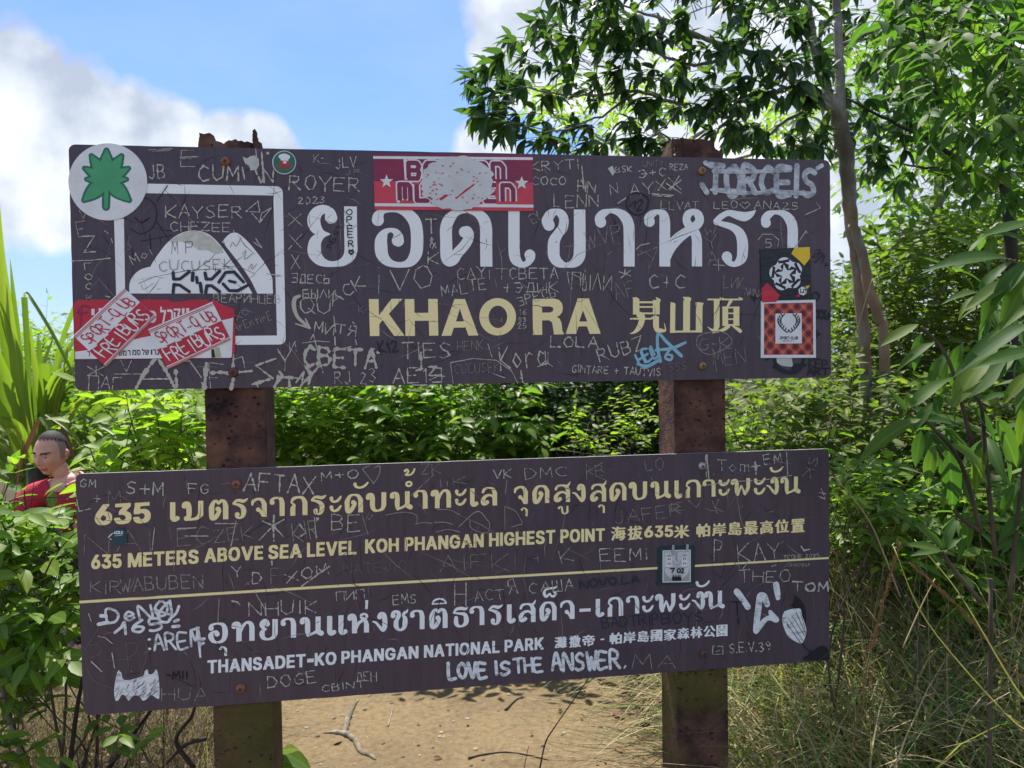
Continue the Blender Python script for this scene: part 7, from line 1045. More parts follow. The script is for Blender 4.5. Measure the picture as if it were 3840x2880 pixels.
# ------------------------------------------------------------------ bushes
def bush(name, label, polys, n, Y, size, kind, mat, stem=B_STEM, length=.30, nl=8, droop=.5, style='spray', seed=1, singles=250, cat='bush', group=None, minpx=26, base=None, up=.5, toward=.25, stems=6):
    rg = random.Random(seed); cx = sum(p[0] for p in polys) / len(polys); by = base if base is not None else at(cx, 1000, (Y[0] + Y[1]) / 2); b0 = (by[0], by[1], hgt(by[0], by[1]) - .02)
    P = Plant(name, label, cat, b0, mat, stem, group, seed); pts = sample(rg, polys, n); tips = []
    for x, y in pts:
        p = at(x, y, rg.uniform(*Y)); out = p - (P.o + np.array([0, 0, .4 * p[2]])); out[2] *= .4; out /= np.linalg.norm(out) + 1e-6
        d = out * .5 + np.array([rg.gauss(0, .6), rg.gauss(0, .5) - toward, rg.gauss(0, .3) + up]); d /= np.linalg.norm(d)
        if style == 'spray': P.spray(p - d * length * .5, d, length * rg.uniform(.7, 1.25), nl, size, kind, droop)
        else: P.whorl(p, d, nl, size * rg.uniform(.85, 1.15), kind)
        tips.append(p - d * length * .5)
    if Y[0] < 3.5: stems = min(stems, 3)
    for i in range(stems):
        q = tips[rg.randrange(len(tips))]; m = P.o * .5 + q * .5 + np.array([rg.gauss(0, .12), rg.gauss(0, .12), .1]); s0 = P.o + np.array([rg.gauss(0, .1), rg.gauss(0, .1), 0]); P.limb([s0, m, q], [.006, .004, .002], 'stem', 5)
    for q in tips[::3]:
        t = tips[rg.randrange(len(tips))]
        if np.linalg.norm(t - q) < .55: P.twig([q, (q + t) / 2 + np.array([0, 0, -.03]), t + np.array([0, 0, -.05])], .003, .0015)
    P.finish(singles, minpx); return P
G_FAR = 'bushes behind the sign'
bush('background_bush', 'pale sunlit bush far behind the strap leaves at the left', [(-80, 740), (60, 700), (150, 700), (260, 660), (480, 640), (480, 900), (-80, 930)], 700, (8, 10.5), .11, 'oval', L_BRIGHT, seed=3, singles=0, length=.5, nl=9, group=G_FAR)
bush('background_bush', 'yellow-green sunlit bush seen between the boards beside the left post', [(560, 760), (900, 740), (960, 1040), (560, 1060)], 900, (4.9, 7.0), .105, 'oval', L_BRIGHT, seed=4, length=.42, nl=9, group=G_FAR)
bush('background_bush', 'mid-green leafy bush seen between the boards at their middle', [(820, 800), (1120, 760), (1200, 1040), (780, 1060)], 560, (4.5, 6.2), .105, 'oval', L_MID, seed=5, length=.36, nl=9, group=G_FAR)
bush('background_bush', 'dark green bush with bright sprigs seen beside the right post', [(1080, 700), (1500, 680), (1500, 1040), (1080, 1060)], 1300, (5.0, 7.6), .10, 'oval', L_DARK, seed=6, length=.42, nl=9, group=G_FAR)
bush('bright_sapling', 'bright young sapling in front of the dark bush between the boards', [(1230, 880), (1410, 850), (1440, 960), (1230, 1000)], 26, (4.2, 4.6), .055, 'oval', L_BRIGHT, seed=7, length=.26, nl=11, cat='sapling')
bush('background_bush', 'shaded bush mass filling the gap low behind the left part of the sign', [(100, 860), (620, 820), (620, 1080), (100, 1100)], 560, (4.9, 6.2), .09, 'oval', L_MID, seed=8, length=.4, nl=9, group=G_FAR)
bush('leafy_shrub', 'sunlit broad-leaved shrub between the boards left of the left post', [(215, 900), (300, 850), (455, 850), (455, 1035), (180, 1040)], 75, (2.75, 3.3), .105, 'oval', L_BRIGHT, seed=9, length=.26, nl=7, droop=.9, cat='shrub')
bush('lime_sprig_plant', 'lime-green small-leaved plant right of the man', [(215, 910), (330, 900), (345, 950), (215, 960)], 8, (3.3, 3.6), .06, 'oval', L_BRIGHT, seed=10, length=.18, nl=8, cat='plant')
bush('leafy_shrub', 'green leafy shrub at the left edge in front of the man', [(-30, 1090), (60, 1085), (175, 1095), (178, 1330), (100, 1420), (-30, 1400)], 120, (2.15, 2.9), .098, 'oval', L_MID, seed=11, length=.26, nl=7, droop=.9, cat='shrub', singles=300)
bush('leafy_shrub', 'long-twigged bright shrub crossing in front of the red shirt', [(-20, 1030), (150, 1050), (172, 1120), (-20, 1130)], 15, (2.3, 2.7), .085, 'oval', L_BRIGHT, seed=12, length=.26, nl=6, droop=1.0, cat='shrub')
bush('leafy_shrub', 'low bright shrub filling in under the left leafy shrub', [(-40, 1380), (110, 1360), (150, 1480), (60, 1560), (-40, 1560)], 26, (2.2, 2.8), .095, 'oval', L_MID, seed=71, length=.22, nl=7, droop=.9, cat='shrub')
bush('low_sprig', 'low green sprig under the lower left corner of the sign', [(230, 1560), (330, 1560), (330, 1600), (230, 1600)], 4, (2.25, 2.4), .075, 'oval', L_MID, seed=13, length=.16, nl=7, cat='plant', stems=2)
bush('low_sprig', 'low green sprig at the bottom left corner', [(-20, 1580), (70, 1560), (80, 1640), (-20, 1650)], 7, (2.1, 2.3), .09, 'oval', L_MID, seed=14, length=.2, nl=6, cat='plant', stems=2)
# right-hand side
G_R = 'undergrowth right of the sign'
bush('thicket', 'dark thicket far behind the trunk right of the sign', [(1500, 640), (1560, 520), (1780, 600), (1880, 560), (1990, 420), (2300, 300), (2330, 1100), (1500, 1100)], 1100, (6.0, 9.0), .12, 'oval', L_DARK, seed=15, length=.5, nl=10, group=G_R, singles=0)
bush('thicket', 'olive-green small-leaved bush behind the leaning trunk', [(1790, 640), (1850, 560), (2000, 470), (2240, 480), (2240, 860), (1790, 860)], 620, (4.3, 5.8), .09, 'oval', L_OLIVE, seed=16, length=.36, nl=10, group=G_R)
bush('thicket', 'tangled olive bush with fine drooping twigs above the right post', [(1560, 830), (1800, 790), (2010, 800), (2230, 850), (2230, 1120), (1560, 1060)], 620, (3.4, 4.6), .076, 'oval', L_OLIVE, seed=17, length=.34, nl=11, droop=.7, group=G_R, singles=300)
bush('thicket', 'mid-green bush beside the right edge of the lower board', [(1790, 980), (2000, 1000), (2020, 1230), (1800, 1200)], 110, (2.7, 3.4), .07, 'oval', L_MID, seed=18, length=.26, nl=9, group=G_R)
bush('thicket', 'bright compound-leaved sprigs touching the lower board right edge', [(1795, 1030), (1880, 1020), (1890, 1110), (1795, 1120)], 12, (2.4, 2.6), .055, 'lance', L_BRIGHT, seed=19, length=.2, nl=9, group=G_R)
bush('thicket', 'bright sprigs right of the right post between the boards', [(1575, 900), (1640, 880), (1680, 960), (1575, 980)], 12, (2.9, 3.2), .06, 'oval', L_BRIGHT, seed=20, length=.2, nl=8, group=G_R)
bush('thicket', 'shaded undergrowth at the right edge above the grass', [(2000, 1050), (2240, 1020), (2240, 1330), (1980, 1300)], 230, (2.9, 3.9), .085, 'oval', L_MID, seed=22, length=.3, nl=9, group=G_R)

# ------------------------------------------------------------------ trees
def tpx(w, Y): return w / 1660 * Y / 2
T = Plant('broadleaf_tree', 'pale forked tree leaning over the right side of the sign', 'tree', (*at(1871, 800, 3.9)[:2], .0), L_DARK, B_TREE, seed=31)
Y = 3.9; A_ = lambda pts, Ys=None: [at(x, y, (Ys[i] if Ys else Y)) for i, (x, y) in enumerate(pts)]
T.limb([T.o + np.array([.02, 0, -.1]), T.o + np.array([.01, 0, .8])] + A_([(1870, 787), (1862, 680), (1853, 573), (1840, 486), (1833, 413), (1829, 340), (1819, 292), (1811, 243)]), [.045, .032, .030, .030, .030, .032, .035, .038, .040, .040], 'trunk', 14, .002)
T.limb(A_([(1811, 248), (1814, 194), (1812, 121), (1807, 0), (1800, -120)]), [.036, .026, .022, .020, .017], 'trunk', 10, .002)
T.limb(A_([(1812, 262), (1801, 233), (1767, 136), (1750, 49), (1735, -60)], [3.9, 3.87, 3.8, 3.75, 3.7]), [.032, .024, .021, .019, .015], 'trunk', 10, .002)
T.limb(A_([(1838, 480), (1848, 500), (1865, 559), (1879, 632), (1899, 690), (1911, 778)], [3.88, 3.86, 3.84, 3.8, 3.8, 3.8]) + [np.array([*at(1925, 900, 3.8)[:2], 0.0])], [.02, .024, .024, .025, .025, .025, .03], 'trunk', 12, .002, 'orange-barked second stem')
br = [([(1805, 235), (1782, 214), (1733, 190), (1699, 165), (1635, 120), (1548, 91), (1435, 44), (1340, 10)], [3.9, 3.85, 3.8, 3.7, 3.6, 3.5, 3.4, 3.4], [.026, .022, .019, .017, .014, .011, .007, .004]),
      ([(1806, 240), (1723, 197), (1672, 200), (1628, 233), (1577, 255), (1540, 295)], [3.88, 3.75, 3.65, 3.6, 3.55, 3.5], [.02, .014, .012, .010, .008, .005]),
      ([(1580, 255), (1471, 228), (1376, 197), (1300, 205), (1234, 204), (1169, 197), (1110, 180)], [3.55, 3.5, 3.45, 3.4, 3.4, 3.35, 3.35], [.009, .008, .007, .006, .005, .004, .003]),
      ([(1600, 110), (1500, 140), (1400, 110), (1290, 90), (1190, 70)], [3.55, 3.6, 3.7, 3.7, 3.7], [.01, .008, .006, .005, .003]), ([(1750, 60), (1650, 20), (1500, -30)], [3.75, 3.9, 4.1], [.014, .01, .007]), ([(1812, 100), (1900, 60), (2020, 20)], [3.9, 4.0, 4.2], [.012, .009, .005]),
      ([(1376, 197), (1300, 250), (1220, 280), (1150, 285)], [3.45, 3.4, 3.35, 3.3], [.006, .005, .004, .003]), ([(1471, 228), (1430, 280), (1380, 310)], [3.5, 3.45, 3.4], [.005, .004, .003]), ([(1812, 200), (1700, 260), (1650, 300), (1600, 320)], [3.9, 3.9, 3.9, 3.9], [.012, .009, .006, .004])]
for p, ys, r in br: T.limb(A_(p, ys), r, 'branch', 7, .003)
crown = [(1000, 165), (1060, 110), (1130, 60), (1200, -40), (1780, -60), (1790, 320), (1700, 325), (1560, 300), (1430, 335), (1380, 315), (1290, 325), (1230, 300), (1180, 320), (1110, 300), (1010, 275), (1030, 225)]
rg = random.Random(5)
for x, y in sample(rg, crown, 350):
    if 1180 < x < 1330 and 205 < y < 262 and rg.random() < .85: continue
    if 1440 < x < 1560 and 238 < y < 300 and rg.random() < .9: continue
    if 1500 < x < 1680 and 120 < y < 190 and rg.random() < .4: continue
    p = at(x, y, rg.uniform(3.2, 3.9)); out = p - at(1700, 150, 3.8); out /= np.linalg.norm(out); T.whorl(p, out * .8 + np.array([rg.gauss(0, .35), rg.gauss(0, .35) - .15, rg.gauss(0, .3) - .05]), rg.choice((6, 7, 8)), rg.uniform(.080, .112), 'lance', .42)
for x, y in [(1010, 170), (1020, 185), (1045, 150), (1055, 195), (1012, 250), (1040, 262), (1075, 120), (1100, 90), (1150, 40), (1030, 240), (1075, 285), (1120, 300), (1160, 300), (1210, 310), (1250, 318), (1425, 322), (1440, 310), (1400, 300)]:
    T.whorl(at(x + 12, y, rg.uniform(3.3, 3.5)), np.array([-.8, -.1, rg.gauss(0, .2)]), 7, .105, 'lance', .6)
for x, y in sample(rg, [(1780, -60), (2060, -60), (2040, 200), (1960, 420), (1800, 330), (1700, 330)], 120): T.whorl(at(x, y, rg.uniform(4.1, 5.2)), np.array([rg.gauss(0, .5), rg.gauss(0, .4), rg.gauss(0, .4) - .1]), 7, .115, 'lance', .5)
T.finish(300, 26, 'crown')
# right edge tree
T2 = Plant('broadleaf_tree', 'dark mossy tree at the right edge with big bright leaves above', 'tree', (*at(2179, 800, 4.2)[:2], 0.0), L_GLOSS, B_DARK, seed=33); Y = 4.2
T2.limb([T2.o, T2.o + np.array([0, 0, .9])] + A_([(2185, 560), (2179, 462), (2170, 380), (2167, 292), (2175, 180), (2190, 40), (2200, -80)]), [.05, .04, .034, .032, .032, .03, .026, .022, .018], 'trunk', 10, .003)
for p, ys, r in [([(2166, 398), (2085, 360), (2012, 302), (1943, 272), (1831, 214)], [4.2, 4.1, 4.05, 4.0, 4.0], [.02, .014, .011, .009, .006]), ([(2166, 330), (2100, 300), (2050, 330)], [4.2, 4.3, 4.4], [.012, .009, .006]), ([(2175, 170), (2080, 120), (1990, 80)], [4.2, 4.0, 3.7], [.014, .01, .005]), ([(1950, 355), (2030, 365), (2110, 372)], [4.3, 4.25, 4.2], [.005, .008, .01]), ([(2190, 60), (2120, 20), (2050, 30)], [4.2, 3.6, 3.2], [.012, .01, .005])]: T2.limb(A_(p, ys), r, 'branch', 7, .003)
for x, y in sample(rg, [(1900, -60), (2280, -60), (2280, 420), (2120, 470), (1990, 330), (1880, 60)], 130):
    p = at(x, y, rg.uniform(2.9, 4.0)); T2.whorl(p, np.array([rg.gauss(-.3, .5), rg.gauss(-.2, .4), rg.gauss(0, .35) + .1]), 6, rg.uniform(.10, .125), 'lance', .45)
for x, y in sample(rg, [(1950, 0), (2280, -60), (2280, 330), (2080, 280)], 34): T2.spray(at(x, y, rg.uniform(2.5, 3.0)), np.array([rg.gauss(-.5, .4), -.3, rg.gauss(.1, .3)]), .25, 7, .10, 'lance', .7)
T2.finish(300, 26, 'crown')
T3 = Plant('broadleaf_tree', 'sunlit yellow-green tree far behind the crown of the forked tree', 'tree', (*at(1400, 900, 9.0)[:2], -.2), L_BRIGHT, B_PALE, seed=35); Y = 9.0
T3.limb([T3.o, T3.o + np.array([.1, 0, 2.0])] + A_([(1420, 420), (1440, 330), (1400, 250)]), [.09, .07, .06, .05, .03], 'trunk', 8, .01)
for p in ([(1430, 380), (1300, 300), (1180, 240)], [(1440, 340), (1560, 250), (1640, 200)], [(1430, 360), (1250, 340), (1130, 260)], [(1440, 380), (1640, 330), (1790, 270)]): T3.limb(A_(p), [.03, .015, .006], 'branch', 6, .01)
for poly, n in (([(1180, 190), (1330, 150), (1330, 330), (1180, 330)], 50), ([(1130, 200), (1300, 180), (1250, 240), (1150, 260)], 20), ([(1330, 100), (1500, 150), (1480, 330), (1330, 330)], 36), ([(1600, 190), (1800, 220), (1800, 330), (1600, 330)], 60)):
    for x, y in sample(rg, poly, n): T3.spray(at(x, y, rg.uniform(7.5, 9.5)), np.array([rg.gauss(0, .6), rg.gauss(0, .5), rg.gauss(.1, .4)]), .4, 8, .10, 'oval', .5)
T3.finish(0, 26, 'crown')
T4 = Plant('slender_tree', 'slender pale trunk standing back among the bushes at the right', 'tree', (*at(2031, 900, 6.4)[:2], -.1), L_MID, B_PALE, seed=36); Y = 6.4
T4.limb([T4.o] + A_([(2032, 640), (2031, 535), (2028, 413), (2033, 267), (2030, 120), (2040, -40)]), [.05, .04, .036, .036, .034, .03, .025], 'trunk', 9, .006)
T4.limb(A_([(2030, 500), (1985, 470), (1960, 430)]), [.02, .014, .008], 'branch', 6, .004)
for x, y in sample(rg, [(1830, 60), (2260, -60), (2260, 560), (1880, 560), (1850, 420)], 330): T4.spray(at(x, y, rg.uniform(5.2, 7.4)), np.array([rg.gauss(0, .6), rg.gauss(0, .5), rg.gauss(0, .4)]), .42, 9, .11, 'oval', .6)
T4.finish(200, 26, 'crown')

# ------------------------------------------------------------------ glossy-leaved plant close by at the right, leaf by leaf
NP = Plant('glossy_shrub', 'large-leaved glossy green shrub close to the camera at the right edge', 'shrub', (*at(2120, 1500, 2.0)[:2], .1), L_GLOSS, B_STEM, seed=41)
def aim(x0, y0, x1, y1, Ya, Yb=None, tilt=0.0, kind='glossy', sh=None):
    a, b = at(x0, y0, Ya), at(x1, y1, Yb or Ya); d = b - a; L = np.linalg.norm(d); view = CAMPOS - a; view /= np.linalg.norm(view); up = view * .75 + np.array([tilt, 0, .9]); NP.leaves.append((kind, NP.rg.randrange(4) if sh is None else sh, a, rot_to(d, up), L))
for a in ((1990, 905, 1845, 952, 1.9), (1960, 890, 1925, 842, 1.95), (1965, 885, 1960, 845, 2.0), (1968, 882, 2045, 790, 1.9), (1968, 890, 2048, 872, 1.95), (2015, 870, 1965, 935, 1.92), (1990, 930, 1975, 1010, 1.95), (2020, 960, 1990, 1055, 1.9), (2050, 975, 2062, 1110, 1.85), (2055, 960, 2180, 1025, 1.88), (2100, 880, 2170, 950, 1.95), (2000, 910, 2100, 895, 1.98),
          (2120, 870, 2180, 830, 1.9), (2060, 880, 2140, 720, 1.82), (2090, 860, 2200, 740, 1.85), (2180, 560, 2020, 535, 1.75), (2200, 600, 2080, 660, 1.72), (2170, 600, 2112, 700, 1.74), (2230, 560, 2130, 650, 1.7), (2230, 590, 2150, 700, 1.7), (2240, 660, 2140, 690, 1.72), (2230, 480, 2120, 500, 1.75), (2230, 700, 2060, 760, 1.8), (2250, 760, 2110, 770, 1.8), (2230, 800, 2160, 870, 1.85), (2240, 850, 2180, 960, 1.88), (2240, 930, 2185, 1000, 1.9),
          (2035, 1190, 1960, 1165, 1.9), (2035, 1190, 1970, 1190, 1.92), (2038, 1188, 1992, 1130, 1.95), (2040, 1185, 2060, 1110, 1.95), (2045, 1190, 2075, 1150, 1.93), (2080, 1100, 2100, 1190, 1.95), (2010, 1040, 2000, 1000, 2.0), (1985, 700, 1900, 740, 2.2), (2020, 740, 1935, 775, 2.1), (1990, 720, 1970, 800, 2.15), (2050, 760, 1990, 830, 2.05), (2080, 740, 2040, 830, 2.0), (2110, 800, 2060, 850, 1.98), (2150, 900, 2210, 1010, 1.9), (2130, 960, 2090, 1060, 1.95), (2200, 1040, 2150, 1110, 1.95), (2230, 1100, 2150, 1160, 1.95)): aim(*a)
rg = random.Random(6)
for x, y in sample(rg, [(2080, 520), (2240, 440), (2260, 1180), (2080, 1150), (1980, 900), (2020, 740)], 26): NP.whorl(at(x, y, rg.uniform(2.0, 2.5)), np.array([rg.gauss(-.5, .4), rg.gauss(-.3, .3), rg.gauss(.1, .3)]), 5, rg.uniform(.09, .135), 'glossy', .5)
for p in ([(2120, 1150), (2075, 1000), (2020, 930), (1990, 900), (1965, 880)], [(2150, 1200), (2130, 1000), (2120, 880), (2100, 850)], [(2120, 1150), (2060, 1100), (2045, 1010), (2020, 960)], [(2260, 700), (2240, 600), (2180, 560)], [(2180, 1300), (2200, 1100), (2240, 800), (2250, 600)], [(2120, 1300), (2060, 1230), (2036, 1190)], [(2100, 960), (2050, 780), (1990, 705)]): NP.limb([at(x, y, 1.95) for x, y in p], [.006, .005, .003], 'stem', 6)
NP.limb([NP.o, NP.o + np.array([.02, 0, .3]), at(2140, 1250, 1.98)], [.007, .006, .005], 'stem', 7)
NP.finish(300, 26)
# ------------------------------------------------------------------ grass and dry stems
def blades(name, label, cat, bases, mat, hrange, wrange, seed, lean=.5, arch=.9, segs=5, wind=(0, 0), taper=True):
    rg = np.random.default_rng(seed); n = len(bases); B = np.array([(x, y, hgt(x, y) - .01) for x, y in bases]); H = rg.uniform(hrange[0], hrange[1], n) ; a = rg.uniform(0, 2 * math.pi, n); le = rg.normal(lean, .25, n); ar = rg.normal(arch, .4, n)
    D = np.stack([np.cos(a) + wind[0], np.sin(a) + wind[1]], 1); D /= np.linalg.norm(D, axis=1)[:, None]; W = rg.uniform(wrange[0], wrange[1], n); P = B.copy(); th = np.clip(le, .02, 1.2); VV = []; tw = rg.uniform(-1, 1, n)
    for k in range(segs + 1):
        t = k / segs; w = W * (1 - t * .92 if taper else 1) / 2; sx_, sy_ = -D[:, 1] + tw * D[:, 0] * .6, D[:, 0] + tw * D[:, 1] * .6
        VV.append(np.stack([P[:, 0] - sx_ * w, P[:, 1] - sy_ * w, P[:, 2]], 1)); VV.append(np.stack([P[:, 0] + sx_ * w, P[:, 1] + sy_ * w, P[:, 2]], 1))
        st = H / segs; P = P + np.stack([D[:, 0] * np.sin(th) * st, D[:, 1] * np.sin(th) * st, np.cos(th) * st], 1); th = th + ar / segs * (1 + t)
    V = np.stack(VV, 1).reshape(-1, 3); k2 = 2 * (segs + 1); F = []
    for i in range(n):
        b = i * k2
        for k in range(segs): F.append((b + 2 * k, b + 2 * k + 1, b + 2 * k + 3, b + 2 * k + 2))
    me = bpy.data.meshes.new(name); me.from_pydata(V.tolist(), [], F); me.materials.append(mat); at_ = me.attributes.new('tint', 'FLOAT', 'POINT'); at_.data.foreach_set('value', np.repeat(rg.random(n), k2)); me.update()
    o = link(name, me, None, 'stuff'); tag(o, label, cat); return o
G_MIX = leaf_mat('grass_mixed', [(.38, .29, .15), (.50, .41, .25), (.20, .15, .08), (.56, .47, .30), (.15, .22, .05), (.27, .20, .10), (.40, .31, .16), (.18, .23, .06)], .6, .3, .25)
G_GREEN = leaf_mat('grass_green', [(.07, .17, .03), (.12, .24, .04), (.06, .14, .045), (.17, .26, .04)], .45, .4, .3)
G_DRY = leaf_mat('grass_straw', [(.30, .225, .12), (.19, .14, .075), (.44, .35, .22), (.11, .08, .045)], .7, .2, .2, (.9, .8, .5))
G_BRUSH = leaf_mat('grass_brush', [(.13, .10, .06), (.08, .06, .038), (.20, .16, .10), (.10, .10, .045)], .7, .2, .2, (.9, .8, .5))
rg = random.Random(51)
def area(n, x0, x1, y0, y1, f=None):
    out = []
    while len(out) < n:
        x, y = rg.uniform(x0, x1), rg.uniform(y0, y1)
        if f is None or f(x, y): out.append((x, y))
    return out
right = lambda x, y: x > .74 + .10 * (y - 2.2) + .08 * math.sin(y * 5)
blades('grass', 'tangled dry and green grass covering the bank at the lower right', 'grass', area(15000, .7, 3.4, 1.9, 4.6, right), G_MIX, (.35, 1.0), (.005, .013), 1, .5, 1.3, 6, (-.35, -.2))
blades('grass', 'fresh green grass blades arching over the dry grass at the lower right', 'grass', area(3000, .75, 3.2, 1.9, 4.2, right), G_GREEN, (.5, 1.2), (.005, .012), 2, .45, 1.5, 7, (-.5, -.2))
blades('dry_stalks', 'upright dry stalks among the grass beside the lower board', 'stalks', area(1500, .95, 3.0, 2.3, 4.8, right), G_DRY, (.5, 1.15), (.003, .006), 3, .18, .5, 6)
blades('straw', 'long fallen straw blades lying across the grass bank', 'straw', area(2200, .8, 3.2, 1.9, 4.0, right), G_DRY, (.5, 1.2), (.005, .012), 8, .75, 1.3, 6, (-.6, .1))
left = lambda x, y: x < -.40 * y + .04 or (x < -.37 * y + .06 and rg.random() < .12)
blades('dry_brush', 'dense dry wiry stems under the lower left corner of the sign', 'dry stems', area(2600, -2.7, -.85, 2.2, 3.7, left), G_BRUSH, (.3, .9), (.002, .005), 4, .6, 1.1, 5, (.25, 0))
blades('grass', 'thin grass tufts below the left leafy shrub', 'grass', area(900, -2.8, -.8, 2.2, 3.8, left), G_MIX, (.2, .6), (.002, .005), 5, .5, 1.2, 5)
blades('litter', 'fine dry litter strewn along the right side of the path', 'litter', area(2600, .1, 1.25, 2.8, 5.2, lambda x, y: rg.random() < (x - .05) / 1.2 and x > .15), G_DRY, (.01, .05), (.003, .012), 6, 1.45, .1, 2, taper=False)
blades('path_litter', 'tiny dark crumbs and bits of straw on the path', 'litter', area(700, -1.5, 1.0, 2.7, 5.2), G_DRY, (.008, .03), (.003, .009), 9, 1.5, .05, 2, taper=False)
def thin(name, label, cat, pts, Y, r0, r1, mat, n=5, group=None, parts=None):
    P = [at(x, y, Y[i] if hasattr(Y, '__len__') else Y) for i, (x, y) in enumerate(pts)]; P = catmull(P, 6); m = len(P); o0 = P[0]
    V, F = tube([p - o0 for p in P], [r0 + (r1 - r0) * i / (m - 1) for i in range(m)], n); o = link(name, mesh(name, V, F, mat, smooth=True)); o.location = tuple(o0); tag(o, label, cat, group); return o, P
M_YEL = simple('yellow_stalk', (.26, .24, .03), .5, .2); M_STRAW = simple('straw', (.36, .28, .15), .7, .25); M_SEED = simple('seed_head', (.20, .12, .045), .8, .3); M_TWIG = simple('dark_twig', (.03, .022, .016), .8, .3)
thin('grass_stalk', 'long yellow stalk at the lower right, the left one of two', 'stalk', [(2240, 1590), (2170, 1540), (2000, 1340), (1930, 1180)], [1.7, 1.75, 1.9, 2.0], .0028, .0012, M_YEL)
thin('grass_stalk', 'long yellow stalk at the lower right, the right one of two', 'stalk', [(2240, 1540), (2190, 1480), (2070, 1280), (1975, 1165)], [1.7, 1.75, 1.9, 2.0], .0028, .0012, M_YEL)
thin('grass_stalk', 'pale bent stalk arching from the lower board right edge', 'stalk', [(1945, 1290), (1880, 1130), (1810, 1040), (1790, 1035)], [2.3, 2.3, 2.25, 2.2], .0025, .0012, M_STRAW)
thin('grass_stalk', 'pale curved stalk rising right of the right post between the boards', 'stalk', [(1668, 968), (1655, 920), (1640, 895), (1632, 890)], 2.5, .0025, .0015, M_STRAW); thin('grass_stalk', 'tall thin pale stalk leaning in front of the bushes right of the upper board', 'stalk', [(1785, 960), (1800, 880), (1830, 800), (1855, 700), (1885, 600)], 2.5, .002, .001, M_STRAW)
thin('grass_stalk', 'pale straw stalk crossing the grass right of the sign, short and straight', 'stalk', [(1950, 1400), (1990, 1310), (2020, 1250)], 2.0, .002, .0015, M_STRAW)
def seedhead(label, pts, Y, seed):
    o, P = thin('seed_stalk', label, 'seed stalk', pts, Y, .0022, .001, M_SEED); rg_ = random.Random(seed); mb = MB(); m = len(P)
    for i in range(150):
        t = m * .48 + rg_.random() * (m * .5 - 1); j = int(t); p = P[j] + (P[min(j + 1, m - 1)] - P[j]) * (t - j); d = P[min(j + 1, m - 1)] - P[j]; d /= np.linalg.norm(d); q = d + np.array([rg_.gauss(0, .25), rg_.gauss(0, .25), rg_.gauss(0, .2)]); l = rg_.uniform(.012, .028); w = np.cross(q, (0, 1, 0)); w /= np.linalg.norm(w); a = p - P[0]
        mb.add([a, a + q * l * .5 + w * .0018, a + q * l, a + q * l * .5 - w * .0018], [(0, 1, 2, 3)])
    link('seed_head', mb.make('seed_head', M_SEED), o)
seedhead('brown feathery seed stalk standing just right of the lower board', [(1835, 1659), (1860, 1500), (1900, 1330), (1945, 1170)], 2.1, 1); seedhead('brown feathery seed stalk leaning diagonally over the grass', [(2250, 1500), (2180, 1440), (2090, 1330), (1965, 1215)], 2.0, 2)
# wiry branches at the left
for i, p in enumerate([[(235, 1659), (300, 1570), (330, 1530)], [(150, 1659), (165, 1540), (180, 1450), (178, 1380)], [(0, 1420), (15, 1540), (60, 1659)], [(420, 1659), (380, 1600), (415, 1545), (425, 1500)], [(445, 1595), (400, 1610), (350, 1659)]]):
    thin('dry_branch', ('dark bare branch low under the sign, slanting right', 'dark upright bare stem against the lower left corner of the sign', 'grey bent stem at the bottom left corner', 'dark forked branch close to the left post foot', 'dark branch touching the left post near the bottom')[i], 'branch', p, (2.5, 2.3, 2.3, 2.25, 2.25)[i], .008, .004, M_TWIG if i != 2 else B_PALE, 6, 'bare branches low at the left')

# ------------------------------------------------------------------ things lying on the path
def on_ground(px, py, lift=0.0):
    p = gnd(px, py); p = gnd(px, py, hgt(p[0], p[1])); p[2] = hgt(p[0], p[1]) + lift; return p
def lying(name, label, cat, pts, r, mat, lift=.4, n=7, group=None, seed=0):
    rg_ = random.Random(seed); P = [on_ground(x, y, rr * lift) for (x, y), rr in zip(pts, r)]; P = catmull(P, 5); rr = np.interp(np.linspace(0, 1, len(P)), np.linspace(0, 1, len(r)), r); o0 = P[0].copy()
    V, F = tube([p - o0 for p in P], [q * (1 + rg_.uniform(-.25, .25)) for q in rr], n); o = link(name, mesh(name, V, F, mat, smooth=True)); o.location = tuple(o0); tag(o, label, cat, group)
M_ROOT = bark_mat('root_bark', [(.13, .11, .08), (.24, .21, .16), (.34, .30, .23)], 30)
lying('exposed_root', 'pale exposed root running down the path, its upper branch', 'root', [(775, 1512), (764, 1525), (752, 1550), (747, 1572), (742, 1588)], [.004, .012, .016, .014, .006], M_ROOT, .1, 9)
lying('exposed_root', 'pale exposed root curving across the path near the left post', 'root', [(700, 1583), (725, 1583), (750, 1588), (768, 1602), (780, 1625), (800, 1632), (812, 1642)], [.004, .011, .015, .013, .010, .012, .003], M_ROOT, .1, 9)
lying('twig', 'short dark twig on the path in the middle', 'twig', [(1092, 1535), (1115, 1512), (1130, 1508)], [.006, .005, .004], M_TWIG); lying('twig', 'long thin curved twig at the bottom of the path', 'twig', [(1012, 1640), (1040, 1632), (1090, 1625), (1140, 1632), (1185, 1642)], [.006, .004, .003, .003, .002], M_TWIG)
lying('twig', 'thin pale twig standing out of the path right of the root', 'twig', [(838, 1570), (845, 1545), (848, 1530)], [.004, .003, .003], M_ROOT); lying('twig', 'thin straw-coloured twig on the path near the right post', 'twig', [(1310, 1548), (1350, 1542), (1375, 1540)], [.002, .002, .002], M_STRAW); lying('twig', 'fine dark twig lying on the path under the board edge', 'twig', [(1130, 1505), (1160, 1512), (1190, 1510)], [.002, .002, .001], M_STRAW)
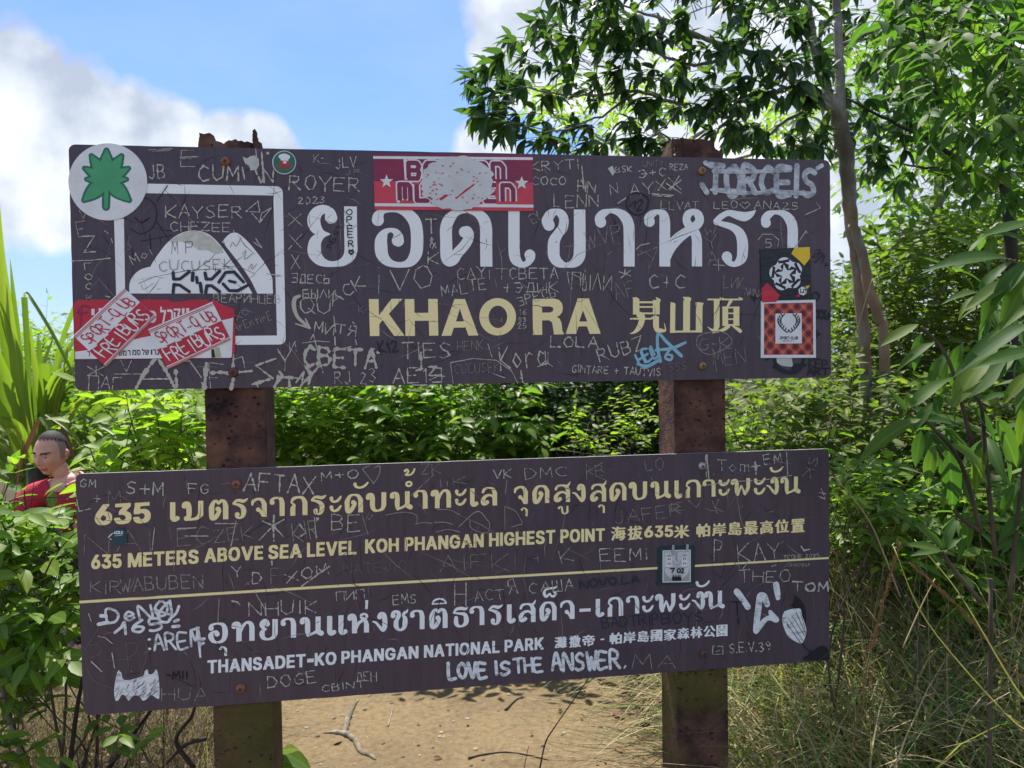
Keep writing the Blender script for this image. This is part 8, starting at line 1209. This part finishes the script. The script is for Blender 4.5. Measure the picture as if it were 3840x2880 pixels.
DL = [(765, 1480, .09), (840, 1520, .03), (1420, 1535, .12), (1452, 1556, .13), (1405, 1562, .10), (1380, 1590, .09), (1350, 1555, .08), (1470, 1580, .07), (1400, 1500, .09), (1440, 1480, .08), (1340, 1500, .06), (695, 1482, .05), (720, 1610, .05), (935, 1640, .04), (1460, 1620, .07), (1330, 1620, .05), (1150, 1585, .03), (1010, 1570, .03), (1375, 1470, .07), (1300, 1480, .05)]
DLL = {0: 'fallen leaf on the path above the exposed root', 2: 'uppermost large fallen leaf close to the right post', 3: 'largest fallen leaf, beside the right post', 4: 'large fallen leaf left of the largest one by the right post', 5: 'large fallen leaf lowest in the pile left of the right post', 7: 'fallen leaf touching the edge of the right post', 8: 'fallen leaf just under the board edge left of the right post', 11: 'fallen leaf lying left of the exposed root near the board edge', 12: 'fallen leaf beside the lower end of the exposed root', 14: 'fallen leaf at the foot of the right post near the picture bottom'}
for i, (x, y, s) in enumerate(DL):
    p = on_ground(x, y, .008); rg_ = random.Random(i + 90); o = link('fallen_leaf', shape_mesh('oval', i % 4, L_DEAD)); a = rg_.uniform(0, 6.28); A = rot_to(np.array([math.cos(a), math.sin(a), rg_.uniform(0, .2)]), np.array([rg_.gauss(0, .3), rg_.gauss(0, .3), 1.]))
    o.matrix_world = Matrix(((A[0][0] * s, A[1][0] * s, A[2][0] * s, p[0]), (A[0][1] * s, A[1][1] * s, A[2][1] * s, p[1]), (A[0][2] * s, A[1][2] * s, A[2][2] * s, p[2]), (0, 0, 0, 1)))
    tag(o, DLL.get(i, 'small brown fallen leaf lying on the sandy path'), 'fallen leaf', 'fallen leaves on the path')
_sm = []
for k in range(3):
    me = bpy.data.meshes.new('pebble'); bm = bmesh.new(); bmesh.ops.create_icosphere(bm, subdivisions=1, radius=1)
    for v in bm.verts: v.co *= 1 + .25 * noise.noise(v.co * 1.3 + Vector((k, 0, 0))); v.co.z *= .6
    bm.to_mesh(me); bm.free(); me.materials.append(simple('pebble_%s' % ('grey', 'tan', 'dark')[k], ((.30, .28, .25), (.38, .28, .17), (.10, .08, .06))[k], .9, .2)); _sm.append(me)
V, F = [], []; rgp = random.Random(5); mi = []
for i in range(520):
    x, y = rgp.uniform(-1.6, 1.3), rgp.uniform(2.6, 5.2); s = rgp.choice((.003, .004, .006, .009, .012)) ; b = len(V); k = rgp.randrange(3); q = _sm[k]; V += [(v.co.x * s + x, v.co.y * s + y, v.co.z * s + hgt(x, y)) for v in q.vertices]; F += [tuple(j + b for j in f.vertices) for f in q.polygons]; mi += [k] * len(q.polygons)
o = link('pebbles', mesh('pebbles', V, F, [m.materials[0] for m in _sm], mi, True), None, 'stuff'); tag(o, 'small pebbles and crumbs scattered over the sandy path', 'pebbles')
# young plant by the left post and thin stem in front of the path
W = Plant('young_plant', 'young green plant with drooping leaves at the foot of the left post', 'plant', (*at(612, 1720, 2.6)[:2], 0), L_MID, B_GREEN, seed=61); Y = 2.5
W.limb([W.o, at(600, 1660, Y), at(610, 1625, Y)], [.004, .003, .002], 'stem', 5)
for x0, y0, x1, y1 in ((608, 1622, 672, 1658), (608, 1622, 650, 1665), (606, 1624, 618, 1672), (606, 1622, 640, 1615), (604, 1624, 580, 1660), (604, 1630, 632, 1668)):
    a, b_ = at(x0, y0, Y), at(x1, y1, Y - .04); d = b_ - a; W.leaves.append(('oval', 0, a, rot_to(d, np.array([.1, -.6, .8])), np.linalg.norm(d)))
W.finish(20, 10)
thin('thin_stem', 'thin dark leafless stem rising in front of the path', 'stem', [(1160, 1690), (1167, 1655), (1178, 1605), (1195, 1575), (1240, 1510), (1275, 1460)], 2.7, .0035, .002, M_TWIG); thin('thin_stem', 'short thin dark stem beside the taller one on the path', 'stem', [(1130, 1690), (1134, 1650), (1142, 1612)], 2.7, .0022, .001, M_TWIG)
# ------------------------------------------------------------------ the man among the leaves
M_SKIN, t, b = new_mat('skin'); nz = tex_noise(t, 18, 5, .6); t.links.new(ramp(t, nz, [(.3, (.56, .27, .19)), (.7, (.68, .38, .28))]), b.inputs['Base Color']); b.inputs['Roughness'].default_value = .5; b.inputs['Subsurface Weight'].default_value = .12; b.inputs['Subsurface Radius'].default_value = (.02, .008, .004)
M_SHAVE = simple('stubble', (.30, .20, .155), .8, .2, 60)
M_HAIR, t, b = new_mat('dark_hair'); hz_ = tex_noise(t, 22, 5, .6, mscale=(7, .6, 1)); t.links.new(ramp(t, hz_, [(.35, (.007, .006, .006)), (.65, (.03, .026, .026))]), b.inputs['Base Color']); b.inputs['Roughness'].default_value = .75; bump(t, b, hz_, .8, .006); M_LIP = simple('lips', (.42, .15, .12), .5); M_SHIRT, t, b = new_mat('red_shirt')
t.links.new(ramp(t, tex_noise(t, 8, 6, .6), [(.3, (.34, .012, .035)), (.7, (.46, .022, .05))]), b.inputs['Base Color']); b.inputs['Roughness'].default_value = .85; bump(t, b, tex_noise(t, 14, 4), .5, .02)
M_EYE = simple('eye_white', (.55, .53, .50), .3); M_IRIS = simple('iris', (.02, .02, .02), .2); M_PANTS = simple('dark_trousers', (.03, .032, .04), .8); M_SHOE = simple('shoe', (.05, .045, .04), .7); M_COLLAR = simple('pale_strap', (.62, .58, .54), .7)
HC = at(110, 980, 4.3)                                             # centre of the head
man = empty('person', (HC[0] + .10, HC[1] + .12, hgt(HC[0] + .1, HC[1] + .1))); tag(man, 'man in a red shirt with slicked-back dark hair sitting half hidden by leaves', 'person')
MO = np.array(man.location)
def skin(chains, rad, name, mat, sub=1, root_idx=0):
    """chains: lists of named joints; rad: joint -> (position, radius)"""
    names = list(rad); me = bpy.data.meshes.new(name); E = []
    for c in chains: E += [(names.index(c[i]), names.index(c[i + 1])) for i in range(len(c) - 1)]
    me.from_pydata([tuple(np.array(rad[k][0]) - MO) for k in names], E, []); o = bpy.data.objects.new(name, me); COL.objects.link(o); md = o.modifiers.new('s', 'SKIN'); md.use_smooth_shade = True; o.modifiers.new('d', 'SUBSURF').levels = sub
    for i, k in enumerate(names): me.skin_vertices[0].data[i].radius = (rad[k][1], rad[k][1] if len(rad[k]) < 3 else rad[k][2]); me.skin_vertices[0].data[i].use_root = (i == root_idx)
    dg = bpy.context.evaluated_depsgraph_get(); m2 = bpy.data.meshes.new_from_object(o.evaluated_get(dg)); bpy.data.objects.remove(o); m2.materials.clear(); m2.materials.append(mat)
    m2.polygons.foreach_set('use_smooth', [True] * len(m2.polygons)); return m2
g0 = MO[2]; hx, hy, hz = HC
def J(dx, dy, z): return (hx + dx, hy + dy, z)
zS = hz - .23
B_ = {'pelvis': (J(.16, .20, g0 + .42), .14), 'belly': (J(.15, .19, g0 + .58), .135), 'chest': (J(.10, .13, zS - .10), .15), 'neckbase': (J(.05, .06, zS + .03), .062), 'neck': (J(.03, .035, hz - .13), .058), 'skull': (J(.01, .02, hz - .03), .055),
      'shR': (J(-.12, -.02, zS + .0), .062), 'elR': (J(-.19, -.14, zS - .27), .043), 'wrR': (J(.00, -.26, zS - .185), .027), 'haR': (J(.045, -.275, zS - .155), .030),
      'shL': (J(.27, .20, zS + .015), .062), 'elL': (J(.30, .02, zS - .27), .043), 'wrL': (J(.12, -.22, zS - .20), .027), 'haL': (J(.075, -.26, zS - .165), .030),
      'hipR': (J(.07, .15, g0 + .42), .095), 'knR': (J(-.08, -.22, g0 + .47), .062), 'anR': (J(-.10, -.16, g0 + .09), .042), 'toR': (J(-.14, -.31, g0 + .035), .035),
      'hipL': (J(.26, .22, g0 + .42), .095), 'knL': (J(.20, -.20, g0 + .47), .062), 'anL': (J(.22, -.12, g0 + .09), .042), 'toL': (J(.20, -.28, g0 + .035), .035)}
CH_ = [['pelvis', 'belly', 'chest', 'neckbase', 'neck', 'skull'], ['neckbase', 'shR', 'elR', 'wrR', 'haR'], ['neckbase', 'shL', 'elL', 'wrL', 'haL'], ['pelvis', 'hipR', 'knR', 'anR', 'toR'], ['pelvis', 'hipL', 'knL', 'anL', 'toL']]
def fingers(h, sx):
    c = np.array(B_[h][0]); w = np.array(B_['wr' + h[-1]][0]); d = c - w; d /= np.linalg.norm(d); upv = np.array([0, 0, 1.]); sd = np.cross(d, upv); sd /= np.linalg.norm(sd)
    for i, (o_, l) in enumerate(((.024, .062), (.008, .070), (-.008, .066), (-.024, .052))):
        p = c + upv * o_; a, b2, e = p + d * .018, p + d * (.02 + l * .45) + sd * sx * .008, p + d * (.02 + l * .6) + sd * sx * .035; q = e - d * l * .25 + sd * sx * .018
        for k, (v, r) in enumerate(((a, .0105), (b2, .0095), (e, .0085), (q, .007))): B_[f'{h}f{i}{k}'] = (tuple(v), r)
        CH_.append([h] + [f'{h}f{i}{k}' for k in range(4)])
    for k, (v, r) in enumerate(((c - d * .015 + upv * .03, .012), (c + d * .012 + upv * .052 + sd * sx * .01, .010), (c + d * .04 + upv * .055 + sd * sx * .02, .008))): B_[f'{h}t{k}'] = (tuple(v), r)
    CH_.append([h] + [f'{h}t{k}' for k in range(3)])
fingers('haR', 1); fingers('haL', -1)
body_me = skin(CH_, B_, 'body', M_SKIN, 2)
SKV = [(v.co.copy(), v.normal.copy()) for v in body_me.vertices]; SKF = [tuple(f.vertices) for f in body_me.polygons]
# head: a sphere shaped into a face; +y is the face direction in its own frame
def gauss(x, z, cx, cz, sx, sz): return math.exp(-((x - cx) / sx) ** 2 - ((z - cz) / sz) ** 2)
def headpt(th, ph):
    x, y, z = math.cos(ph) * math.sin(th), math.cos(ph) * math.cos(th), math.sin(ph); X, Y_, Z = x * .076, y * .097, z * .122
    if Z < -.01: k = min(1, (-.01 - Z) / .11); X *= 1 - .22 * k ** 1.6; Y_ *= (1 - .10 * k) if y > 0 else (1 - .48 * k)
    if y < 0 and Z > -.02: Y_ *= 1.04
    if y > 0:
        f = 0; f += .026 * gauss(X, Z, 0, -.024, .011, .016) + .015 * gauss(X, Z, 0, -.002, .009, .026); f += .007 * gauss(X, Z, 0, .030, .045, .012) + .004 * gauss(abs(X), Z, .030, .033, .018, .008)
        f -= .012 * gauss(abs(X), Z, .032, .012, .015, .011); f += .006 * gauss(abs(X), Z, .042, -.018, .018, .016); f += .008 * gauss(X, Z, 0, -.060, .020, .007) + .006 * gauss(X, Z, 0, -.071, .018, .006) - .006 * gauss(X, Z, 0, -.0655, .022, .003); f += .012 * gauss(X, Z, 0, -.098, .022, .016); f -= .003 * gauss(X, Z, 0, -.084, .02, .006); f += .005 * gauss(abs(X), Z, .013, -.033, .006, .006); Y_ += f * min(1, y * 1.6)
    return Vector((X, Y_, Z))
NT, NP_ = 72, 56; V = [headpt(2 * math.pi * i / NT, -math.pi / 2 + math.pi * (j + .5) / NP_) for j in range(NP_) for i in range(NT)]; F, mi = [], []
for j in range(NP_ - 1):
    for i in range(NT):
        f = (j * NT + i, j * NT + (i + 1) % NT, (j + 1) * NT + (i + 1) % NT, (j + 1) * NT + i); F.append(f); c = sum((V[k] for k in f), Vector()) / 4; m = 0
        if c.y > .05 and abs(c.x) < .024 and -.077 < c.z < -.055: m = 1
        elif (c.y < .022 and c.z > -.02 and abs(c.x) > .02) or (c.y < -.03 and c.z > -.07): m = 2
        elif c.y > .02 and abs(c.z - .034) < .0045 and .014 < abs(c.x) < .050: m = 3
        mi.append(m)
F += [tuple(range(NT))[::-1], tuple(range((NP_ - 1) * NT, NP_ * NT))]; mi += [0, 2]
FACE = Matrix.Translation(Vector(HC) - Vector(MO)) @ Matrix.Rotation(R(180 - 6), 4, 'Z') @ Matrix.Rotation(R(-12), 4, 'X') @ Matrix.Rotation(R(-5), 4, 'Y')
b0 = body_me; bm = bmesh.new(); bm.from_mesh(b0); b0.materials.append(M_LIP); b0.materials.append(M_SHAVE); b0.materials.append(M_HAIR); vs_ = [bm.verts.new(FACE @ v) for v in V]
for f, m in zip(F, mi): fc = bm.faces.new([vs_[k] for k in f]); fc.material_index = m; fc.smooth = True
for sx in (1, -1):                                                  # ears
    ring = []
    for j in range(7):
        for i in range(10): a = 2 * math.pi * i / 10; ph = -1.4 + 2.8 * j / 6; ring.append(bm.verts.new(FACE @ Vector((sx * (.073 + .010 * math.cos(ph) * (1 + .5 * math.cos(a)) + .006), -.012 + .017 * math.cos(ph) * math.sin(a) - .006 * math.sin(ph), -.002 + .031 * math.sin(ph) * 1.0 + .006 * math.cos(a) * math.cos(ph)))))
    for j in range(6):
        for i in range(10): q = [ring[j * 10 + i], ring[j * 10 + (i + 1) % 10], ring[(j + 1) * 10 + (i + 1) % 10], ring[(j + 1) * 10 + i]]; fc = bm.faces.new(q); fc.smooth = True
bmesh.ops.recalc_face_normals(bm, faces=bm.faces); bm.to_mesh(b0); bm.free(); link('body', b0, man)
for sx in (1, -1):
    me = bpy.data.meshes.new('eye'); bm = bmesh.new(); bmesh.ops.create_uvsphere(bm, u_segments=16, v_segments=10, radius=.0125)
    for f in bm.faces:
        c = f.calc_center_median(); f.material_index = 1 if c.y > .0105 else 0; f.smooth = True
    bm.to_mesh(me); bm.free(); me.materials.append(M_EYE); me.materials.append(M_IRIS); o = link('eye', me, man); o.matrix_local = FACE @ Matrix.Translation((sx * .031, .0735, .0105))
    mb = MB(); Vb = [(sx * x, headpt(math.atan2(sx * x, .09), math.asin(max(-1, min(1, z / .122)))).y + dy + .003, z) for x, z, dy in ((.013, .027, .0), (.013, .032, 0), (.030, .032, 0), (.030, .038, 0), (.050, .027, 0), (.050, .031, 0))]; mb.add(Vb, [(0, 2, 3, 1), (2, 4, 5, 3)]); o = link('eyebrow', mb.make('eyebrow', M_HAIR), man); o.matrix_local = FACE
    mb = MB(); Vl = []
    for i in range(7):
        x = .018 + .027 * i / 6; zt = .0165 - .004 * ((i - 3) / 3) ** 2; yy = headpt(math.atan2(x, .09), math.asin(zt / .122)).y + .0045; Vl += [(sx * x, yy, zt + .004), (sx * x, yy + .0015, zt - .003)]
    mb.add(Vl, [(2 * i, 2 * i + 2, 2 * i + 3, 2 * i + 1) for i in range(6)]); o = link('eyelid', mb.make('eyelid', M_SKIN), man); o.matrix_local = FACE
V, F = [], []; idx = {}                                             # slicked-back hair over the top of the head
for j in range(NP_):
    for i in range(NT):
        p = headpt(2 * math.pi * i / NT, -math.pi / 2 + math.pi * (j + .5) / NP_)
        lim = .090 - .42 * max(0, .045 - p.y) * (1.0 if abs(p.x) > .035 else .25) + .006 * math.sin(i * 1.7); lim = max(lim, -.035)
        if p.z > lim or (p.y < -.045 and p.z > -.03): q = p * (1.045 + .010 * math.sin(i * 2.1) * (1 if p.z < .115 else 0)) + Vector((0, -.004, .004)); idx[(i, j)] = len(V); V.append(q)
for j in range(NP_ - 1):
    for i in range(NT):
        k = [(i, j), ((i + 1) % NT, j), ((i + 1) % NT, j + 1), (i, j + 1)]
        if all(q in idx for q in k): F.append(tuple(idx[q] for q in k))
F.append(tuple(idx[(i, NP_ - 1)] for i in range(NT))); o = link('hair', mesh('hair', V, F, M_HAIR, smooth=True), man); o.matrix_local = FACE
# the shirt is the body's own surface, lifted off the skin over torso and upper arms
def lerp(a, b_, t): return tuple(np.array(B_[a][0]) * (1 - t) + np.array(B_[b_][0]) * t)
def seg_d(p, a, b_, t1):
    a, b_ = np.array(B_[a][0]) - MO, np.array(B_[b_][0]) - MO; d = b_ - a; t = float(np.clip((p - a) @ d / (d @ d), 0, 1)); return np.linalg.norm(p - a - d * t), t
_on = {}
for i_, (co, no) in enumerate(SKV):
    p = np.array(co); c_ = [(seg_d(p, *q)) + (k,) for k, q in enumerate((('pelvis', 'belly', 1), ('belly', 'chest', 1), ('chest', 'neckbase', 1), ('shR', 'elR', 1), ('shL', 'elL', 1), ('neckbase', 'shR', 1), ('neckbase', 'shL', 1), ('neckbase', 'neck', 1), ('elR', 'wrR', 1), ('elL', 'wrL', 1), ('pelvis', 'hipR', 1), ('pelvis', 'hipL', 1)))]; d_, t_2, k_ = min(c_)
    if k_ <= 6 and not (k_ in (3, 4) and t_2 > .82) or (k_ == 7 and t_2 < .6): _on[i_] = len(_on)
V = [None] * len(_on)
for i_, n_ in _on.items(): co, no = SKV[i_]; V[n_] = co + no * (.013 + .004 * noise.noise(co * 9))
F = [tuple(_on[k] for k in f) for f in SKF if all(k in _on for k in f)]; sm_ = mesh('shirt', V, F, M_SHIRT, smooth=True); o = link('shirt', sm_, man); md = o.modifiers.new('t', 'SOLIDIFY'); md.thickness = .005
TR = {k: (B_[k][0], B_[k][1] + .016) for k in ('pelvis', 'hipR', 'hipL', 'knR', 'knL', 'anR', 'anL')}; link('trousers', skin([['pelvis', 'hipR', 'knR', 'anR'], ['pelvis', 'hipL', 'knL', 'anL']], TR, 'trousers', M_PANTS, 1), man)
for s_ in 'RL': link('shoe', skin([['a', 'b', 'c']], {'a': (tuple(np.array(B_['an' + s_][0]) + (0, .02, -.04)), .048), 'b': (lerp('an' + s_, 'to' + s_, .6), .046), 'c': (B_['to' + s_][0], .04)}, 'shoe', M_SHOE, 1), man)
nb = np.array(B_['neckbase'][0]); pts = [tuple(nb + np.array([.078 * math.cos(a) + .005, .072 * math.sin(a) - .005, .045 + .03 * math.sin(a) + .012 * math.cos(a)]) - MO) for a in [i * .3307 for i in range(20)]]
V, F = tube(pts, .0075, 7, False); link('collar', mesh('collar', V, F, M_COLLAR, smooth=True), man)
me = bpy.data.meshes.new('rock'); bm = bmesh.new(); bmesh.ops.create_icosphere(bm, subdivisions=3, radius=1)
for v in bm.verts: v.co *= 1 + .18 * noise.noise(v.co * 1.4); v.co.x *= .36; v.co.y *= .30; v.co.z = v.co.z * .19 + .13
bm.to_mesh(me); bm.free(); me.materials.append(simple('rock', (.20, .18, .15), .9, .3, 8)); o = link('rock', me); o.location = (hx + .17, hy + .22, g0); tag(o, 'grey rock on which the man in the red shirt sits', 'rock')
